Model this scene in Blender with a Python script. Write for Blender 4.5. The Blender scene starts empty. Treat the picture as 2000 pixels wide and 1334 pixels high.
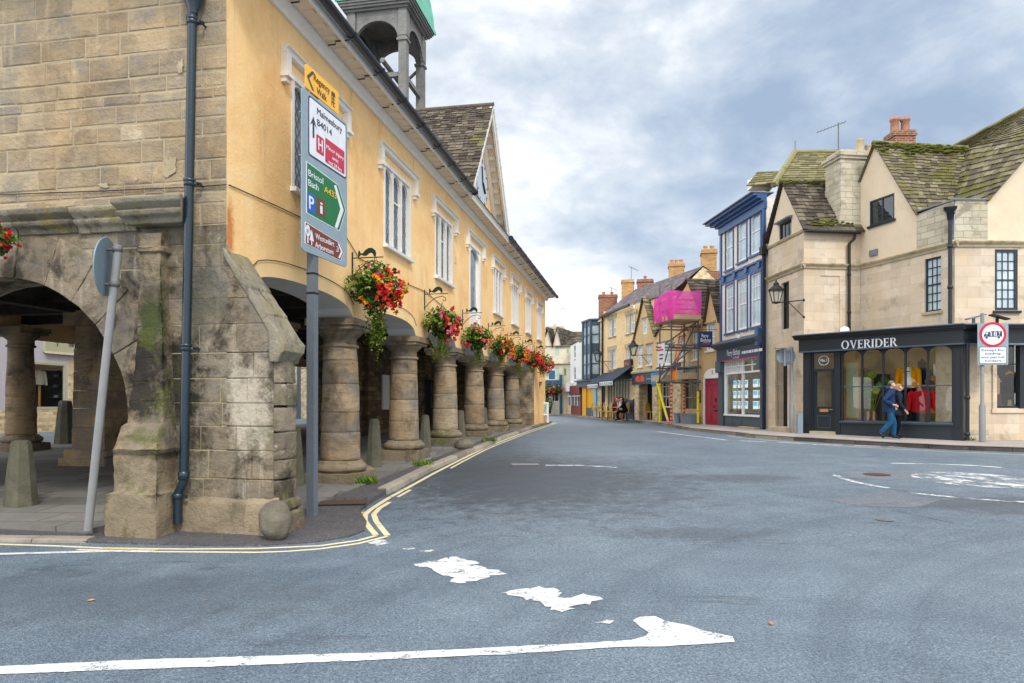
import bpy, bmesh, math, random
from mathutils import Vector, Matrix, noise as mnoise
R=random.Random(7)
PI=math.pi
F=1333.0; HX,HY=1000.0,783.0; EYE=1.6
scene=bpy.context.scene; COL=scene.collection
def clamp(v,a,b): return max(a,min(b,v))
def road_z(x,y):
    # the road climbs gently for the first stretch and then runs level
    t=clamp((y-7.5)/15.0,0,1)
    return 0.38*(t*t*(3-2*t)*0.5+t*0.5)
def gpt(px,py,off=0.0):
    Y=10.0
    for _ in range(40):
        X=(px-HX)/F*Y
        Y=Y*.4+.6*clamp(F*(EYE-road_z(X,Y)-off)/max(py-HY,3),1,200)
    return Vector(((px-HX)/F*Y,Y,road_z((px-HX)/F*Y,Y)+off))
def at(px,py,Y): return Vector(((px-HX)/F*Y,Y,EYE+(HY-py)/F*Y))
class Fr:
    """a facade frame: local x left to right seen from outside, y inward, z up"""
    def __init__(s,p0,p1):
        s.o=Vector((p0[0],p0[1])); d=Vector((p1[0]-p0[0],p1[1]-p0[1])); s.L=d.length; s.d=d.normalized()
        s.n=Vector((-s.d.y,s.d.x)); s.rot=math.atan2(s.d.y,s.d.x)
    def x(s,px,y=0.0):
        u=(px-HX)/F; ox=s.o.x+s.n.x*y; oy=s.o.y+s.n.y*y
        return (u*oy-ox)/(s.d.x-u*s.d.y)
    def z(s,px,py,y=0.0):
        X=s.x(px,y); return EYE+(HY-py)/F*(s.o.y+s.n.y*y+s.d.y*X)
    def w(s,x,y,z):
        p=s.o+s.d*x+s.n*y; return Vector((p.x,p.y,z))
    def loc(s,p):
        r=Vector((p[0],p[1]))-s.o; return Vector((r.dot(s.d),r.dot(s.n),p[2]))
class MB:
    def __init__(s): s.v=[];s.f=[];s.m=[];s.t=[];s.sm=[];s.mi=0
    def face(s,pts,mi=None,t=.5,smooth=False):
        b=len(s.v); s.v.extend([tuple(p) for p in pts]); s.f.append(tuple(range(b,b+len(pts))))
        s.m.append(s.mi if mi is None else mi); s.t.append(t); s.sm.append(smooth)
    def raw(s,vs,fs,mi=None,t=.5,smooth=False):
        b=len(s.v); s.v.extend([tuple(p) for p in vs])
        for f in fs:
            s.f.append(tuple(i+b for i in f)); s.m.append(s.mi if mi is None else mi); s.t.append(t); s.sm.append(smooth)
    def box(s,x0,x1,y0,y1,z0,z1,mi=None,t=.5,M=None):
        vs=[Vector(p) for p in((x0,y0,z0),(x1,y0,z0),(x1,y1,z0),(x0,y1,z0),(x0,y0,z1),(x1,y0,z1),(x1,y1,z1),(x0,y1,z1))]
        if M: vs=[M@p for p in vs]
        s.raw(vs,[(0,3,2,1),(4,5,6,7),(0,1,5,4),(1,2,6,5),(2,3,7,6),(3,0,4,7)],mi,t)
    def bbox(s,x0,x1,y0,y1,z0,z1,b=.01,mi=None,t=.5,jit=0.0):
        """box with bevelled front (-y) edges, sides and back"""
        j=lambda:R.uniform(-jit,jit)
        h=lambda:R.uniform(0,.0025)
        fr=[(x0+b+abs(j()),y0+h(),z0+b+abs(j())),(x1-b-abs(j()),y0+h(),z0+b+abs(j())),(x1-b-abs(j()),y0+h(),z1-b-abs(j())),(x0+b+abs(j()),y0+h(),z1-b-abs(j()))]
        k=lambda:R.uniform(-jit,jit)*.6
        md=[(x0+k(),min(y0+b,y1),z0+k()),(x1+k(),min(y0+b,y1),z0+k()),(x1+k(),min(y0+b,y1),z1+k()),(x0+k(),min(y0+b,y1),z1+k())]
        bk=[(x0,y1,z0),(x1,y1,z0),(x1,y1,z1),(x0,y1,z1)]
        fs=[(0,1,2,3)]+[(4+i,4+(i+1)%4,(i+1)%4,i) for i in range(4)]+[(8+i,8+(i+1)%4,4+(i+1)%4,4+i) for i in range(4)]
        s.raw(fr+md+bk,fs,mi,t)
    def prism(s,poly,y0,y1,mi=None,t=.5):
        """polygon in x,z extruded along y"""
        n=len(poly); vs=[(p[0],y0,p[1]) for p in poly]+[(p[0],y1,p[1]) for p in poly]
        s.raw(vs,[tuple(range(n)),tuple(range(2*n-1,n-1,-1))]+[(i,n+i,n+(i+1)%n,(i+1)%n) for i in range(n)],mi,t)
    def slab(s,poly,z0,z1,mi=None,t=.5):
        n=len(poly); vs=[(p[0],p[1],z0) for p in poly]+[(p[0],p[1],z1) for p in poly]
        s.raw(vs,[tuple(range(n-1,-1,-1)),tuple(range(n,2*n))]+[(i,(i+1)%n,n+(i+1)%n,n+i) for i in range(n)],mi,t)
    def profx(s,prof,x0,x1,mi=None,t=.5,m0=0,m1=0):
        """profile in (y,z) swept along x; m0,m1 mitre per unit -y"""
        n=len(prof); vs=[(x0+m0*p[0],p[0],p[1]) for p in prof]+[(x1+m1*p[0],p[0],p[1]) for p in prof]
        s.raw(vs,[tuple(range(n)),tuple(range(2*n-1,n-1,-1))]+[(i,n+i,n+(i+1)%n,(i+1)%n) for i in range(n)],mi,t)
    def profy(s,prof,y0,y1,mi=None,t=.5):
        """profile in (x,z) swept along y"""
        s.prism(prof,y0,y1,mi,t)
    def tube(s,pts,r,n=8,mi=None,t=.5,cap=True,smooth=True):
        pts=[Vector(p) for p in pts]; rs=r if isinstance(r,(list,tuple)) else [r]*len(pts)
        vs=[];fs=[]; up=None
        for i,p in enumerate(pts):
            d=(pts[min(i+1,len(pts)-1)]-pts[max(i-1,0)]).normalized()
            if up is None: up=Vector((0,0,1)) if abs(d.z)<.9 else Vector((1,0,0))
            a=d.cross(up); a=a.normalized() if a.length>1e-6 else d.orthogonal().normalized(); b=a.cross(d).normalized(); up=b
            for k in range(n):
                th=2*PI*k/n; vs.append(p+(a*math.cos(th)+b*math.sin(th))*rs[i])
        for i in range(len(pts)-1):
            for k in range(n): fs.append((i*n+k,i*n+(k+1)%n,(i+1)*n+(k+1)%n,(i+1)*n+k))
        s.raw(vs,fs,mi,t,smooth)
        if cap:
            s.raw(vs[:n],[tuple(range(n-1,-1,-1))],mi,t); s.raw(vs[-n:],[tuple(range(n))],mi,t)
    def lathe(s,prof,cx=0,cy=0,n=24,mi=None,t=.5,smooth=True,jit=0.0,sq=None,M=None):
        vs=[];fs=[]
        for r,z in prof:
            for k in range(n):
                th=2*PI*k/n; rr=r*(1+R.uniform(-jit,jit))
                if sq: rr*=1+sq*(mnoise.noise((cx*3+2.2*math.cos(th),cy*3+2.2*math.sin(th),z*2.6))+.6*mnoise.noise((cx*7+5*math.cos(th),cy+5*math.sin(th),z*7)))
                vs.append(Vector((cx+rr*math.cos(th),cy+rr*math.sin(th),z)))
        if M: vs=[M@v for v in vs]
        for i in range(len(prof)-1):
            for k in range(n): fs.append((i*n+k,i*n+(k+1)%n,(i+1)*n+(k+1)%n,(i+1)*n+k))
        s.raw(vs,fs,mi,t,smooth)
        s.raw(vs[:n],[tuple(range(n-1,-1,-1))],mi,t); s.raw(vs[-n:],[tuple(range(n))],mi,t)
    def disc(s,c,nrm,r,n=24,mi=None,th=.01,sx=1.0):
        nrm=Vector(nrm).normalized(); a=nrm.orthogonal().normalized()
        if abs(nrm.z)<.99: a=nrm.cross(Vector((0,0,1))).normalized()
        b=a.cross(nrm); c=Vector(c)
        f=[c+nrm*th/2+(a*math.cos(2*PI*k/n)*sx+b*math.sin(2*PI*k/n))*r for k in range(n)]
        g=[p-nrm*th for p in f]
        s.raw(f+g,[tuple(range(n)),tuple(range(2*n-1,n-1,-1))]+[(k,(k+1)%n,n+(k+1)%n,n+k) for k in range(n)],mi)
    def sphere(s,c,r,n=10,m=7,mi=None,t=.5,sc=(1,1,1),jit=0.0):
        vs=[];fs=[];c=Vector(c)
        for i in range(m+1):
            ph=PI*i/m
            for k in range(n):
                th=2*PI*k/n; rr=r*(1+R.uniform(-jit,jit))
                vs.append(c+Vector((rr*math.sin(ph)*math.cos(th)*sc[0],rr*math.sin(ph)*math.sin(th)*sc[1],rr*math.cos(ph)*sc[2])))
        for i in range(m):
            for k in range(n): fs.append((i*n+k,(i+1)*n+k,(i+1)*n+(k+1)%n,i*n+(k+1)%n))
        s.raw(vs,fs,mi,t,True)
    def build(s,name,mats,parent=None,loc=None,rotz=0,kind=None):
        me=bpy.data.meshes.new(name); me.from_pydata(s.v,[],s.f)
        if not isinstance(mats,(list,tuple)): mats=[mats]
        for m in mats: me.materials.append(m)
        me.polygons.foreach_set('material_index',s.m); me.polygons.foreach_set('use_smooth',s.sm)
        a=me.attributes.new('tint','FLOAT','FACE'); a.data.foreach_set('value',s.t)
        me.update()
        o=bpy.data.objects.new(name,me); COL.objects.link(o)
        if parent: o.parent=parent
        if loc is not None: o.location=loc
        o.rotation_euler.z=rotz
        if kind: o['kind']=kind
        return o
def erode(o,bev=.03,cuts=3,amp=.014,sc=4.0,maxlen=.12):
    """rounds the arrises of a stone mesh and weathers its faces"""
    me=o.data; bm=bmesh.new(); bm.from_mesh(me); bmesh.ops.remove_doubles(bm,verts=bm.verts,dist=.0005)
    es=[e for e in bm.edges if len(e.link_faces)==2 and e.calc_face_angle(0)>.5 and e.calc_length()>.06]
    if bev: bmesh.ops.bevel(bm,geom=es,offset=bev,segments=2,affect='EDGES',profile=.6,clamp_overlap=True)
    for _ in range(cuts):
        L=[e for e in bm.edges if e.calc_length()>maxlen]
        if not L: break
        bmesh.ops.subdivide_edges(bm,edges=L,cuts=1,use_grid_fill=True)
    bmesh.ops.triangulate(bm,faces=[f for f in bm.faces if len(f.verts)>4])
    bm.normal_update()
    for v in bm.verts:
        p=v.co; d=mnoise.noise(p*sc)+.5*mnoise.noise(p*sc*2.7)+.3*mnoise.noise(p*sc*6)
        v.co=p+v.normal*amp*(d-.25)
    bm.to_mesh(me); bm.free()
    for f in me.polygons: f.use_smooth=True
    me.update(); return o
def tag(o,label,cat,group=None,kind=None):
    if label: o['label']=label
    if cat: o['category']=cat
    if group: o['group']=group
    if kind: o['kind']=kind
    return o
def thing(name,label,cat,loc=(0,0,0),rotz=0,group=None):
    o=bpy.data.objects.new(name,None); COL.objects.link(o); o.location=loc; o.rotation_euler=(0,0,rotz); o.empty_display_size=.2
    return tag(o,label,cat,group)
def fthing(name,label,cat,fr,group=None): return thing(name,label,cat,(fr.o.x,fr.o.y,0),fr.rot,group)
def copy_tree(o,parent=None):
    c=o.copy(); COL.objects.link(c)
    if parent: c.parent=parent
    for ch in list(o.children): copy_tree(ch,c)
    return c
def clip(poly,x0,x1,z0,z1):
    def cut(P,ins,inter):
        out=[]
        for i in range(len(P)):
            a,b=P[i-1],P[i]
            if ins(b):
                if not ins(a): out.append(inter(a,b))
                out.append(b)
            elif ins(a): out.append(inter(a,b))
        return out
    def ix(v): return lambda a,b:(v,a[1]+(b[1]-a[1])*(v-a[0])/(b[0]-a[0]))
    def iz(v): return lambda a,b:(a[0]+(b[0]-a[0])*(v-a[1])/(b[1]-a[1]),v)
    P=list(poly)
    for ins,it in((lambda p:p[0]>=x0-1e-9,ix(x0)),(lambda p:p[0]<=x1+1e-9,ix(x1)),(lambda p:p[1]>=z0-1e-9,iz(z0)),(lambda p:p[1]<=z1+1e-9,iz(z1))):
        if P: P=cut(P,ins,it)
    return P
def wall(mb,outline,holes,y=0.0,t=.22,mi=0,rmi=None,xz=None):
    """convex outline (x,z) with rectangular holes and reveals of depth t"""
    xs=sorted(set([min(p[0] for p in outline),max(p[0] for p in outline)]+[h[i] for h in holes for i in(0,1)]))
    zs=sorted(set([min(p[1] for p in outline),max(p[1] for p in outline)]+[h[i] for h in holes for i in(2,3)]))
    for i in range(len(xs)-1):
        for j in range(len(zs)-1):
            cx,cz=(xs[i]+xs[i+1])/2,(zs[j]+zs[j+1])/2
            if xs[i+1]-xs[i]<1e-5 or zs[j+1]-zs[j]<1e-5: continue
            if any(h[0]<cx<h[1] and h[2]<cz<h[3] for h in holes): continue
            P=clip(outline,xs[i],xs[i+1],zs[j],zs[j+1])
            if len(P)>2: mb.face([(p[0],y,p[1]) for p in P],mi)
    for x0,x1,z0,z1 in[h[:4] for h in holes]:
        q=[(x0,z0),(x1,z0),(x1,z1),(x0,z1)]
        for k in range(4):
            a,b=q[k],q[(k+1)%4]; mb.face([(a[0],y,a[1]),(a[0],y+t,a[1]),(b[0],y+t,b[1]),(b[0],y,b[1])],mi if rmi is None else rmi)
def lerpl(P,v):
    L=[(P[i+1]-P[i]).length for i in range(len(P)-1)]; T=sum(L); d=v*T
    for i,l in enumerate(L):
        if d<=l or i==len(L)-1: return P[i].lerp(P[i+1],min(d/l,1.0) if l>0 else 0)
        d-=l
def tiles(mb,left,right,nrows,tw,thick=.035,mi=0,jz=.012,under=True,sag=0.0):
    """stone slates: rows from eave to ridge between two edges (lists of points from bottom to top)"""
    left=[Vector(p) for p in left]; right=[Vector(p) for p in right]
    nrm=(right[0]-left[0]).cross(left[-1]-left[0]); 
    if nrm.length<1e-6: nrm=(right[0]-left[0]).cross(right[-1]-right[0])
    nrm.normalize()
    if nrm.z<0: nrm=-nrm
    vs=[0]
    for i in range(nrows): vs.append(vs[-1]+1.25-.5*i/nrows)
    vs=[v/vs[-1] for v in vs]
    for i in range(nrows):
        a,b=lerpl(left,vs[i]),lerpl(right,vs[i]); c,d=lerpl(left,min(1,vs[i+1]+.15/nrows)),lerpl(right,min(1,vs[i+1]+.15/nrows))
        if under: mb.face([a,b,d,c],mi,.2)
        L=(b-a).length
        if L<.05: continue
        n=max(1,int(L/tw+.5)); cuts=[0]+sorted(clamp((k+R.uniform(-.28,.28))/n,0,1) for k in range(1,n))+[1]
        for k in range(len(cuts)-1):
            u0,u1=cuts[k],cuts[k+1]
            g=.004/L
            j=lambda:R.uniform(-jz,jz)
            up=(c-a).normalized()
            s0=up*R.uniform(-.03,.02)
            p0=a.lerp(b,u0+g)+nrm*(thick+j())+s0; p1=a.lerp(b,u1-g)+nrm*(thick+j())+s0
            q0=c.lerp(d,u0+g)+nrm*(.006+abs(j())*.4); q1=c.lerp(d,u1-g)+nrm*(.006+abs(j())*.4)
            b0=a.lerp(b,u0+g)+s0-nrm*.005; b1=a.lerp(b,u1-g)+s0-nrm*.005
            mb.raw([p0,p1,q1,q0,b0,b1],[(0,1,2,3),(4,5,1,0),(0,3,4),(1,5,2)],mi,R.random())
def text(parent,name,s,x,z,size,m,y=-.006,align='CENTER',ext=.002,bold=0.0,M=None,sx=1.0,space=1.0,shear=0.0):
    cu=bpy.data.curves.new(name,'FONT'); cu.body=s; cu.size=size; cu.align_x=align; cu.align_y='BOTTOM_BASELINE'; cu.extrude=ext; cu.offset=bold*size; cu.space_character=space; cu.resolution_u=3; cu.shear=shear
    t=bpy.data.objects.new(name+'_tmp',cu); COL.objects.link(t)
    dg=bpy.context.evaluated_depsgraph_get(); me=bpy.data.meshes.new_from_object(t.evaluated_get(dg))
    bpy.data.objects.remove(t); bpy.data.curves.remove(cu)
    me.name=name; me.materials.clear(); me.materials.append(m)
    T=M if M else Matrix.Translation((x,y,z))@Matrix.Rotation(PI/2,4,'X')@Matrix.Diagonal((sx,1,1,1))
    me.transform(T)
    o=bpy.data.objects.new(name,me); COL.objects.link(o); o.parent=parent
    return o
# ---------------------------------------------------------------- materials
def srgb(r,g,b):
    f=lambda c:(c/255/12.92 if c/255<=.04045 else ((c/255+.055)/1.055)**2.4)
    return (f(r),f(g),f(b),1)
def newmat(name):
    m=bpy.data.materials.new(name); m.use_nodes=True; nt=m.node_tree; nt.nodes.clear(); return m,nt
def nd(nt,typ,ins=None,**props):
    n=nt.nodes.new(typ)
    for k,v in props.items(): setattr(n,k,v)
    for k,v in(ins or {}).items():
        i=n.inputs[k]
        if isinstance(v,bpy.types.NodeSocket): nt.links.new(v,i)
        else: i.default_value=v
    return n
def mix(nt,a,b,fac,mode='MIX'):
    n=nt.nodes.new('ShaderNodeMix'); n.data_type='RGBA'; n.blend_type=mode; n.clamp_factor=True
    for s,v in((n.inputs[0],fac),(n.inputs[6],a),(n.inputs[7],b)):
        if isinstance(v,bpy.types.NodeSocket): nt.links.new(v,s)
        else: s.default_value=v
    return n.outputs[2]
def math_(nt,op,a,b=0.0,c=None,cl=False):
    n=nt.nodes.new('ShaderNodeMath'); n.operation=op; n.use_clamp=cl
    for s,v in zip(n.inputs,(a,b,c)):
        if v is None: continue
        if isinstance(v,bpy.types.NodeSocket): nt.links.new(v,s)
        else: s.default_value=v
    return n.outputs[0]
def ramp(nt,fac,stops,interp='LINEAR'):
    n=nt.nodes.new('ShaderNodeValToRGB'); cr=n.color_ramp; cr.interpolation=interp
    while len(cr.elements)<len(stops): cr.elements.new(.5)
    for e,(p,c) in zip(cr.elements,stops):
        e.position=p; e.color=c if isinstance(c,(tuple,list)) else (c,c,c,1)
    nt.links.new(fac,n.inputs[0]); return n.outputs[0]
def step(nt,val,lo,hi):
    n=nt.nodes.new('ShaderNodeMapRange'); n.inputs[1].default_value=lo; n.inputs[2].default_value=hi
    nt.links.new(val,n.inputs[0]); return n.outputs[0]
def objc(nt): return nd(nt,'ShaderNodeTexCoord').outputs['Object']
def noise(nt,vec,scale,det=4,rough=.55,dist=0.0,sc=None):
    if sc is not None: vec=nd(nt,'ShaderNodeMapping',{'Vector':vec,'Scale':sc}).outputs[0]
    return nd(nt,'ShaderNodeTexNoise',{'Vector':vec,'Scale':scale,'Detail':det,'Roughness':rough,'Distortion':dist}).outputs['Fac']
def bump(nt,h,strength,dist,nrm=None):
    n=nd(nt,'ShaderNodeBump',{'Height':h,'Strength':strength,'Distance':dist})
    if nrm: nt.links.new(nrm,n.inputs['Normal'])
    return n.outputs[0]
def finish(nt,col,rough=.8,nrm=None,spec=.5,metal=0.0,**kw):
    b=nd(nt,'ShaderNodeBsdfPrincipled',{'Base Color':col,'Roughness':rough,'Metallic':metal,'Specular IOR Level':spec,**kw})
    if nrm: nt.links.new(nrm,b.inputs['Normal'])
    o=nd(nt,'ShaderNodeOutputMaterial'); nt.links.new(b.outputs[0],o.inputs[0]); return b
def plain(name,col,rough=.6,metal=0.0,var=.12,bs=0.0,scale=9.0,spec=.4):
    m,nt=newmat(name); c=objc(nt); f=noise(nt,c,scale,5)
    d=tuple(v*(1-var*2) for v in col[:3])+(1,)
    cc=mix(nt,d,col,step(nt,f,.3,.62))
    rg=math_(nt,'ADD',math_(nt,'MULTIPLY',noise(nt,c,scale*3,3),.25),rough-.12,cl=True)
    finish(nt,cc,rg,bump(nt,noise(nt,c,scale*6,4),bs,.004) if bs else None,spec,metal); return m
def facade_vec(nt,c,wob=0.0,ws=3.0):
    s=nd(nt,'ShaderNodeSeparateXYZ',{0:c}); v=nd(nt,'ShaderNodeCombineXYZ',{0:math_(nt,'ADD',s.outputs[0],s.outputs[1]),1:s.outputs[2]}).outputs[0]
    if wob:
        n=nd(nt,'ShaderNodeTexNoise',{'Vector':c,'Scale':ws,'Detail':2})
        w=nd(nt,'ShaderNodeVectorMath',{0:n.outputs['Color'],1:(.5,.5,.5)},operation='SUBTRACT').outputs[0]
        w=nd(nt,'ShaderNodeVectorMath',{0:w,1:(wob,wob,wob)},operation='MULTIPLY').outputs[0]
        v=nd(nt,'ShaderNodeVectorMath',{0:v,1:w},operation='ADD').outputs[0]
    return v,s.outputs[2]
def stone(name,c1,c2,c3=None,brick=None,mort=None,bstr=.5,dist=.02,ns=6.0,tintw=.6,grime=0.0,grimec=(.02,.017,.013,1),moss=0.0,mossc=(.10,.11,.015,1),pale=0.0,palec=(.5,.46,.38,1),wob=.03,bed=0.0,rough=.9,gs=1.1,ghard=.1,gth=.53,msize=.012,streak=0.0,hue=None,hue2=None,damp=()):
    m,nt=newmat(name); c=objc(nt); t=nd(nt,'ShaderNodeAttribute',attribute_name='tint').outputs['Fac']
    n1=noise(nt,c,ns,6,.65); n2=noise(nt,c,ns*.22,4,.6)
    if brick:
        v,_=facade_vec(nt,c,wob)
        bt=nd(nt,'ShaderNodeTexBrick',{'Vector':v,'Scale':1.0,'Brick Width':brick[0],'Row Height':brick[1],'Mortar Size':msize,'Mortar Smooth':.3,'Color1':(0,0,0,1),'Color2':(1,1,1,1),'Mortar':(.5,.5,.5,1)},offset=.5,squash=brick[2] if len(brick)>2 else 1.0)
        t=math_(nt,'ADD',math_(nt,'MULTIPLY',bt.outputs[0],1.0),0.0)
    k=math_(nt,'ADD',math_(nt,'MULTIPLY',t,tintw),math_(nt,'MULTIPLY',math_(nt,'ADD',math_(nt,'MULTIPLY',n1,.6),math_(nt,'MULTIPLY',n2,.8)),1-tintw*.5))
    k=math_(nt,'SUBTRACT',k,.25*(1))
    col=ramp(nt,k,[(.12,c1),(.5,c2),(.85,c3 or c2)])
    if bed:
        b=noise(nt,c,3.0,5,.6,sc=(1,1,9)); col=mix(nt,col,mix(nt,col,(.35,.3,.25,1),1.0,'MULTIPLY'),math_(nt,'MULTIPLY',step(nt,b,.5,.72),bed))
    if pale: col=mix(nt,col,palec,math_(nt,'MULTIPLY',step(nt,noise(nt,c,ns*.9,6,.7),.6,.68),pale))
    if hue: col=mix(nt,col,hue,math_(nt,'MULTIPLY',step(nt,noise(nt,c,.75,4,.6),.42,.66),.6))
    if hue2: col=mix(nt,col,hue2,math_(nt,'MULTIPLY',step(nt,noise(nt,c,1.15,5,.65,.3),.50,.62),.75))
    if streak: col=mix(nt,col,palec,math_(nt,'MULTIPLY',step(nt,noise(nt,c,1.0,6,.7,sc=(7,7,.55)),.56,.70),streak))
    if grime: col=mix(nt,col,grimec,math_(nt,'MULTIPLY',step(nt,noise(nt,c,gs,7,.72,.4),gth,gth+ghard),grime))
    for(dx,dy,dz,rx,rz,dc,ds) in damp:
        p=nd(nt,'ShaderNodeMapping',{'Vector':c,'Location':(-dx/rx,-dy/rx,-dz/rz),'Scale':(1/rx,1/rx,1/rz)}).outputs[0]; ln=nd(nt,'ShaderNodeVectorMath',{0:p},operation='LENGTH').outputs['Value']
        col=mix(nt,col,dc,math_(nt,'MULTIPLY',step(nt,math_(nt,'ADD',ln,math_(nt,'MULTIPLY',math_(nt,'SUBTRACT',noise(nt,c,3.5,7,.75),.5),3.2)),1.15,.6),ds))
    if moss: col=mix(nt,col,mossc,math_(nt,'MULTIPLY',step(nt,noise(nt,c,gs*1.4,7,.7,.3,sc=(1.1,.9,1)),.54,.62),moss))
    h=math_(nt,'ADD',math_(nt,'MULTIPLY',noise(nt,c,ns*4,6,.7),.6),n1)
    if brick:
        col=mix(nt,col,mort,math_(nt,'MULTIPLY',bt.outputs['Fac'],.85)); h=math_(nt,'SUBTRACT',h,math_(nt,'MULTIPLY',bt.outputs['Fac'],.8))
    finish(nt,col,rough,bump(nt,h,bstr,dist),.25); return m
def glassy(name,tint=(.02,.03,.035,1),rough=.03,spec=.9,var=.5,sc=.8):
    m,nt=newmat(name); c=objc(nt); f=noise(nt,c,sc,3)
    wv=noise(nt,c,2.5,2); finish(nt,mix(nt,tuple(v*(1-var) for v in tint[:3])+(1,),tint,step(nt,f,.35,.65)),rough,bump(nt,wv,.10,.02),spec); return m
def shopglass(name):
    m,nt=newmat(name); lw=nd(nt,'ShaderNodeLayerWeight'); fr=math_(nt,'ADD',math_(nt,'MULTIPLY',math_(nt,'POWER',lw.outputs['Facing'],4.0),.75),.035)
    tr=nd(nt,'ShaderNodeBsdfTransparent',{'Color':(.93,.95,.94,1)}); gl=nd(nt,'ShaderNodeBsdfGlossy',{'Roughness':.01,'Color':(1,1,1,1)})
    mx=nd(nt,'ShaderNodeMixShader',{0:fr,1:tr.outputs[0],2:gl.outputs[0]}); o=nd(nt,'ShaderNodeOutputMaterial',{0:mx.outputs[0]}); return m
M={}
G=srgb
# near stone of the hall
M['ashlar']=stone('hall_ashlar',G(122,112,98),G(158,143,120),G(184,167,140),bstr=1.0,dist=.028,ns=4,tintw=.5,grime=.6,grimec=G(92,86,76),pale=.6,palec=G(204,192,168),gs=.8,ghard=.16,gth=.50,bed=.45,hue=G(184,154,110),hue2=G(134,128,118),streak=.3)
M['lowstone']=stone('weathered_lower_stone',G(102,95,84),G(134,124,107),G(162,150,130),bstr=1.0,dist=.025,ns=4.5,tintw=.4,grime=.85,grimec=G(48,43,38),moss=.45,mossc=G(84,86,44),pale=.8,palec=G(196,186,168),gs=1.5,ghard=.12,gth=.485,bed=.35,streak=.5,hue=G(150,130,104),hue2=G(112,108,102),damp=((-.75,0,1.9,.5,.55,G(40,36,34),.9),(-.35,0,2.9,.35,.5,G(84,86,80),.6),(.3,0,1.5,.3,.5,G(198,188,170),.7)))
M['mortar']=stone('lime_mortar',G(136,122,98),G(172,158,132),G(206,196,174),bstr=.8,ns=5,tintw=0)
M['column']=stone('column_stone',G(114,102,86),G(152,136,112),G(184,166,138),bstr=.9,dist=.022,ns=3.5,tintw=.4,grime=.8,grimec=G(62,54,46),pale=.45,palec=G(190,178,156),gs=1.0,ghard=.16,gth=.50,bed=.8,hue=G(176,142,100),hue2=G(116,113,110),streak=.25)
M['plinth']=stone('plinth_stone',G(106,96,80),G(138,125,104),G(164,150,126),bstr=1.0,dist=.03,ns=5,tintw=.5,moss=.65,mossc=G(86,92,42),grime=.5,grimec=G(58,52,42),gs=1.5,gth=.49,hue=G(140,122,98),hue2=G(116,110,100),damp=((-1.0,-.2,1.95,.4,.5,G(38,36,34),.9),(-.85,-.2,2.55,.25,.3,G(62,74,40),.9)))
M['cope']=stone('weathered_coping',G(104,100,90),G(136,130,114),G(160,152,132),bstr=1.0,dist=.025,ns=6,tintw=.6,moss=.5,mossc=G(136,122,52),grime=.6,grimec=G(64,60,54),pale=.5,palec=G(186,180,164),gs=1.9,ghard=.08)
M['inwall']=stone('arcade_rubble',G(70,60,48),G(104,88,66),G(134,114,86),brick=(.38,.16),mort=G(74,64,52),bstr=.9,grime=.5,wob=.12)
M['bollard']=stone('bollard_stone',G(74,74,62),G(100,98,84),G(124,120,104),bstr=.9,ns=7,tintw=.1,moss=.4,mossc=G(98,112,66),grime=.4,grimec=G(72,72,62),gs=2.5)
M['boulder']=stone('boulder_stone',G(84,80,72),G(116,110,98),G(140,134,120),bstr=.7,ns=7,tintw=.1,bed=.5,pale=.2,gs=2)
M['cream']=stone('bath_stone_ashlar',G(174,160,142),G(204,189,169),G(223,210,192),brick=(.78,.31),mort=G(184,170,146),bstr=.4,dist=.010,ns=2.2,tintw=.32,grime=.7,grimec=G(140,128,108),pale=.4,palec=G(228,218,196),wob=.03,gs=1.1,ghard=.14,streak=.3,hue=G(208,182,146),msize=.006)
M['greystone']=stone('parapet_stone',G(158,150,132),G(190,182,162),G(208,200,180),brick=(.5,.2),mort=G(150,142,124),bstr=.6,ns=3,tintw=.25,grime=.6,grimec=G(96,90,76),wob=.04,gs=1.2,moss=.25,mossc=G(150,138,70))
M['creamrender']=stone('cream_render',G(200,184,158),G(219,202,176),G(228,213,189),bstr=.25,ns=2,tintw=0,grime=.5,grimec=G(176,160,130),gs=.9,ghard=.2,streak=.2)
M['string']=stone('string_course_stone',G(140,128,106),G(180,166,138),G(204,190,160),bstr=.6,ns=5,tintw=.3,grime=.6,grimec=G(98,88,70),gs=1.6)
M['rubble']=stone('rubble_stone',G(160,140,108),G(198,178,142),G(220,204,172),brick=(.34,.13),mort=G(196,180,148),bstr=.6,ns=5,tintw=.7,wob=.1,grime=.2,grimec=G(96,82,60))
M['ybrick']=stone('buff_brick',G(222,186,136),G(236,204,154),G(244,216,172),brick=(.24,.085),mort=G(214,186,140),bstr=.25,ns=4,tintw=.5,wob=.004,grime=.12,grimec=G(150,120,76))
M['chbrick']=stone('chimney_brick',G(158,118,74),G(188,144,92),G(204,162,110),brick=(.24,.085),mort=G(176,152,116),bstr=.3,ns=4,tintw=.6,wob=.004,grime=.5,grimec=G(104,82,56))
M['rbrick']=stone('red_brick',G(104,60,48),G(134,82,66),G(150,100,82),brick=(.24,.085),mort=G(168,150,128),bstr=.3,ns=4,tintw=.6,wob=.004,grime=.3,grimec=G(80,56,46))
M['tanrender']=stone('tan_render',G(188,160,116),G(211,181,134),G(222,196,152),bstr=.6,dist=.02,ns=3,tintw=0,grime=.35,grimec=G(140,116,78),gs=.9,ghard=.2)
M['greystucco']=stone('old_stucco',G(190,178,156),G(216,206,186),G(226,218,200),bstr=.5,ns=2.5,tintw=0,grime=.55,grimec=G(140,126,102),gs=.7,ghard=.2)
M['white']=plain('white_paint',G(232,228,220),.55,var=.04)
M['whitewall']=plain('white_wall_paint',G(226,226,226),.8,var=.04,bs=.1)
M['greenwhite']=plain('pale_green_wall_paint',G(222,226,208),.8,var=.04)
M['winwhite']=plain('window_white',G(240,240,240),.45,var=.02)
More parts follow.
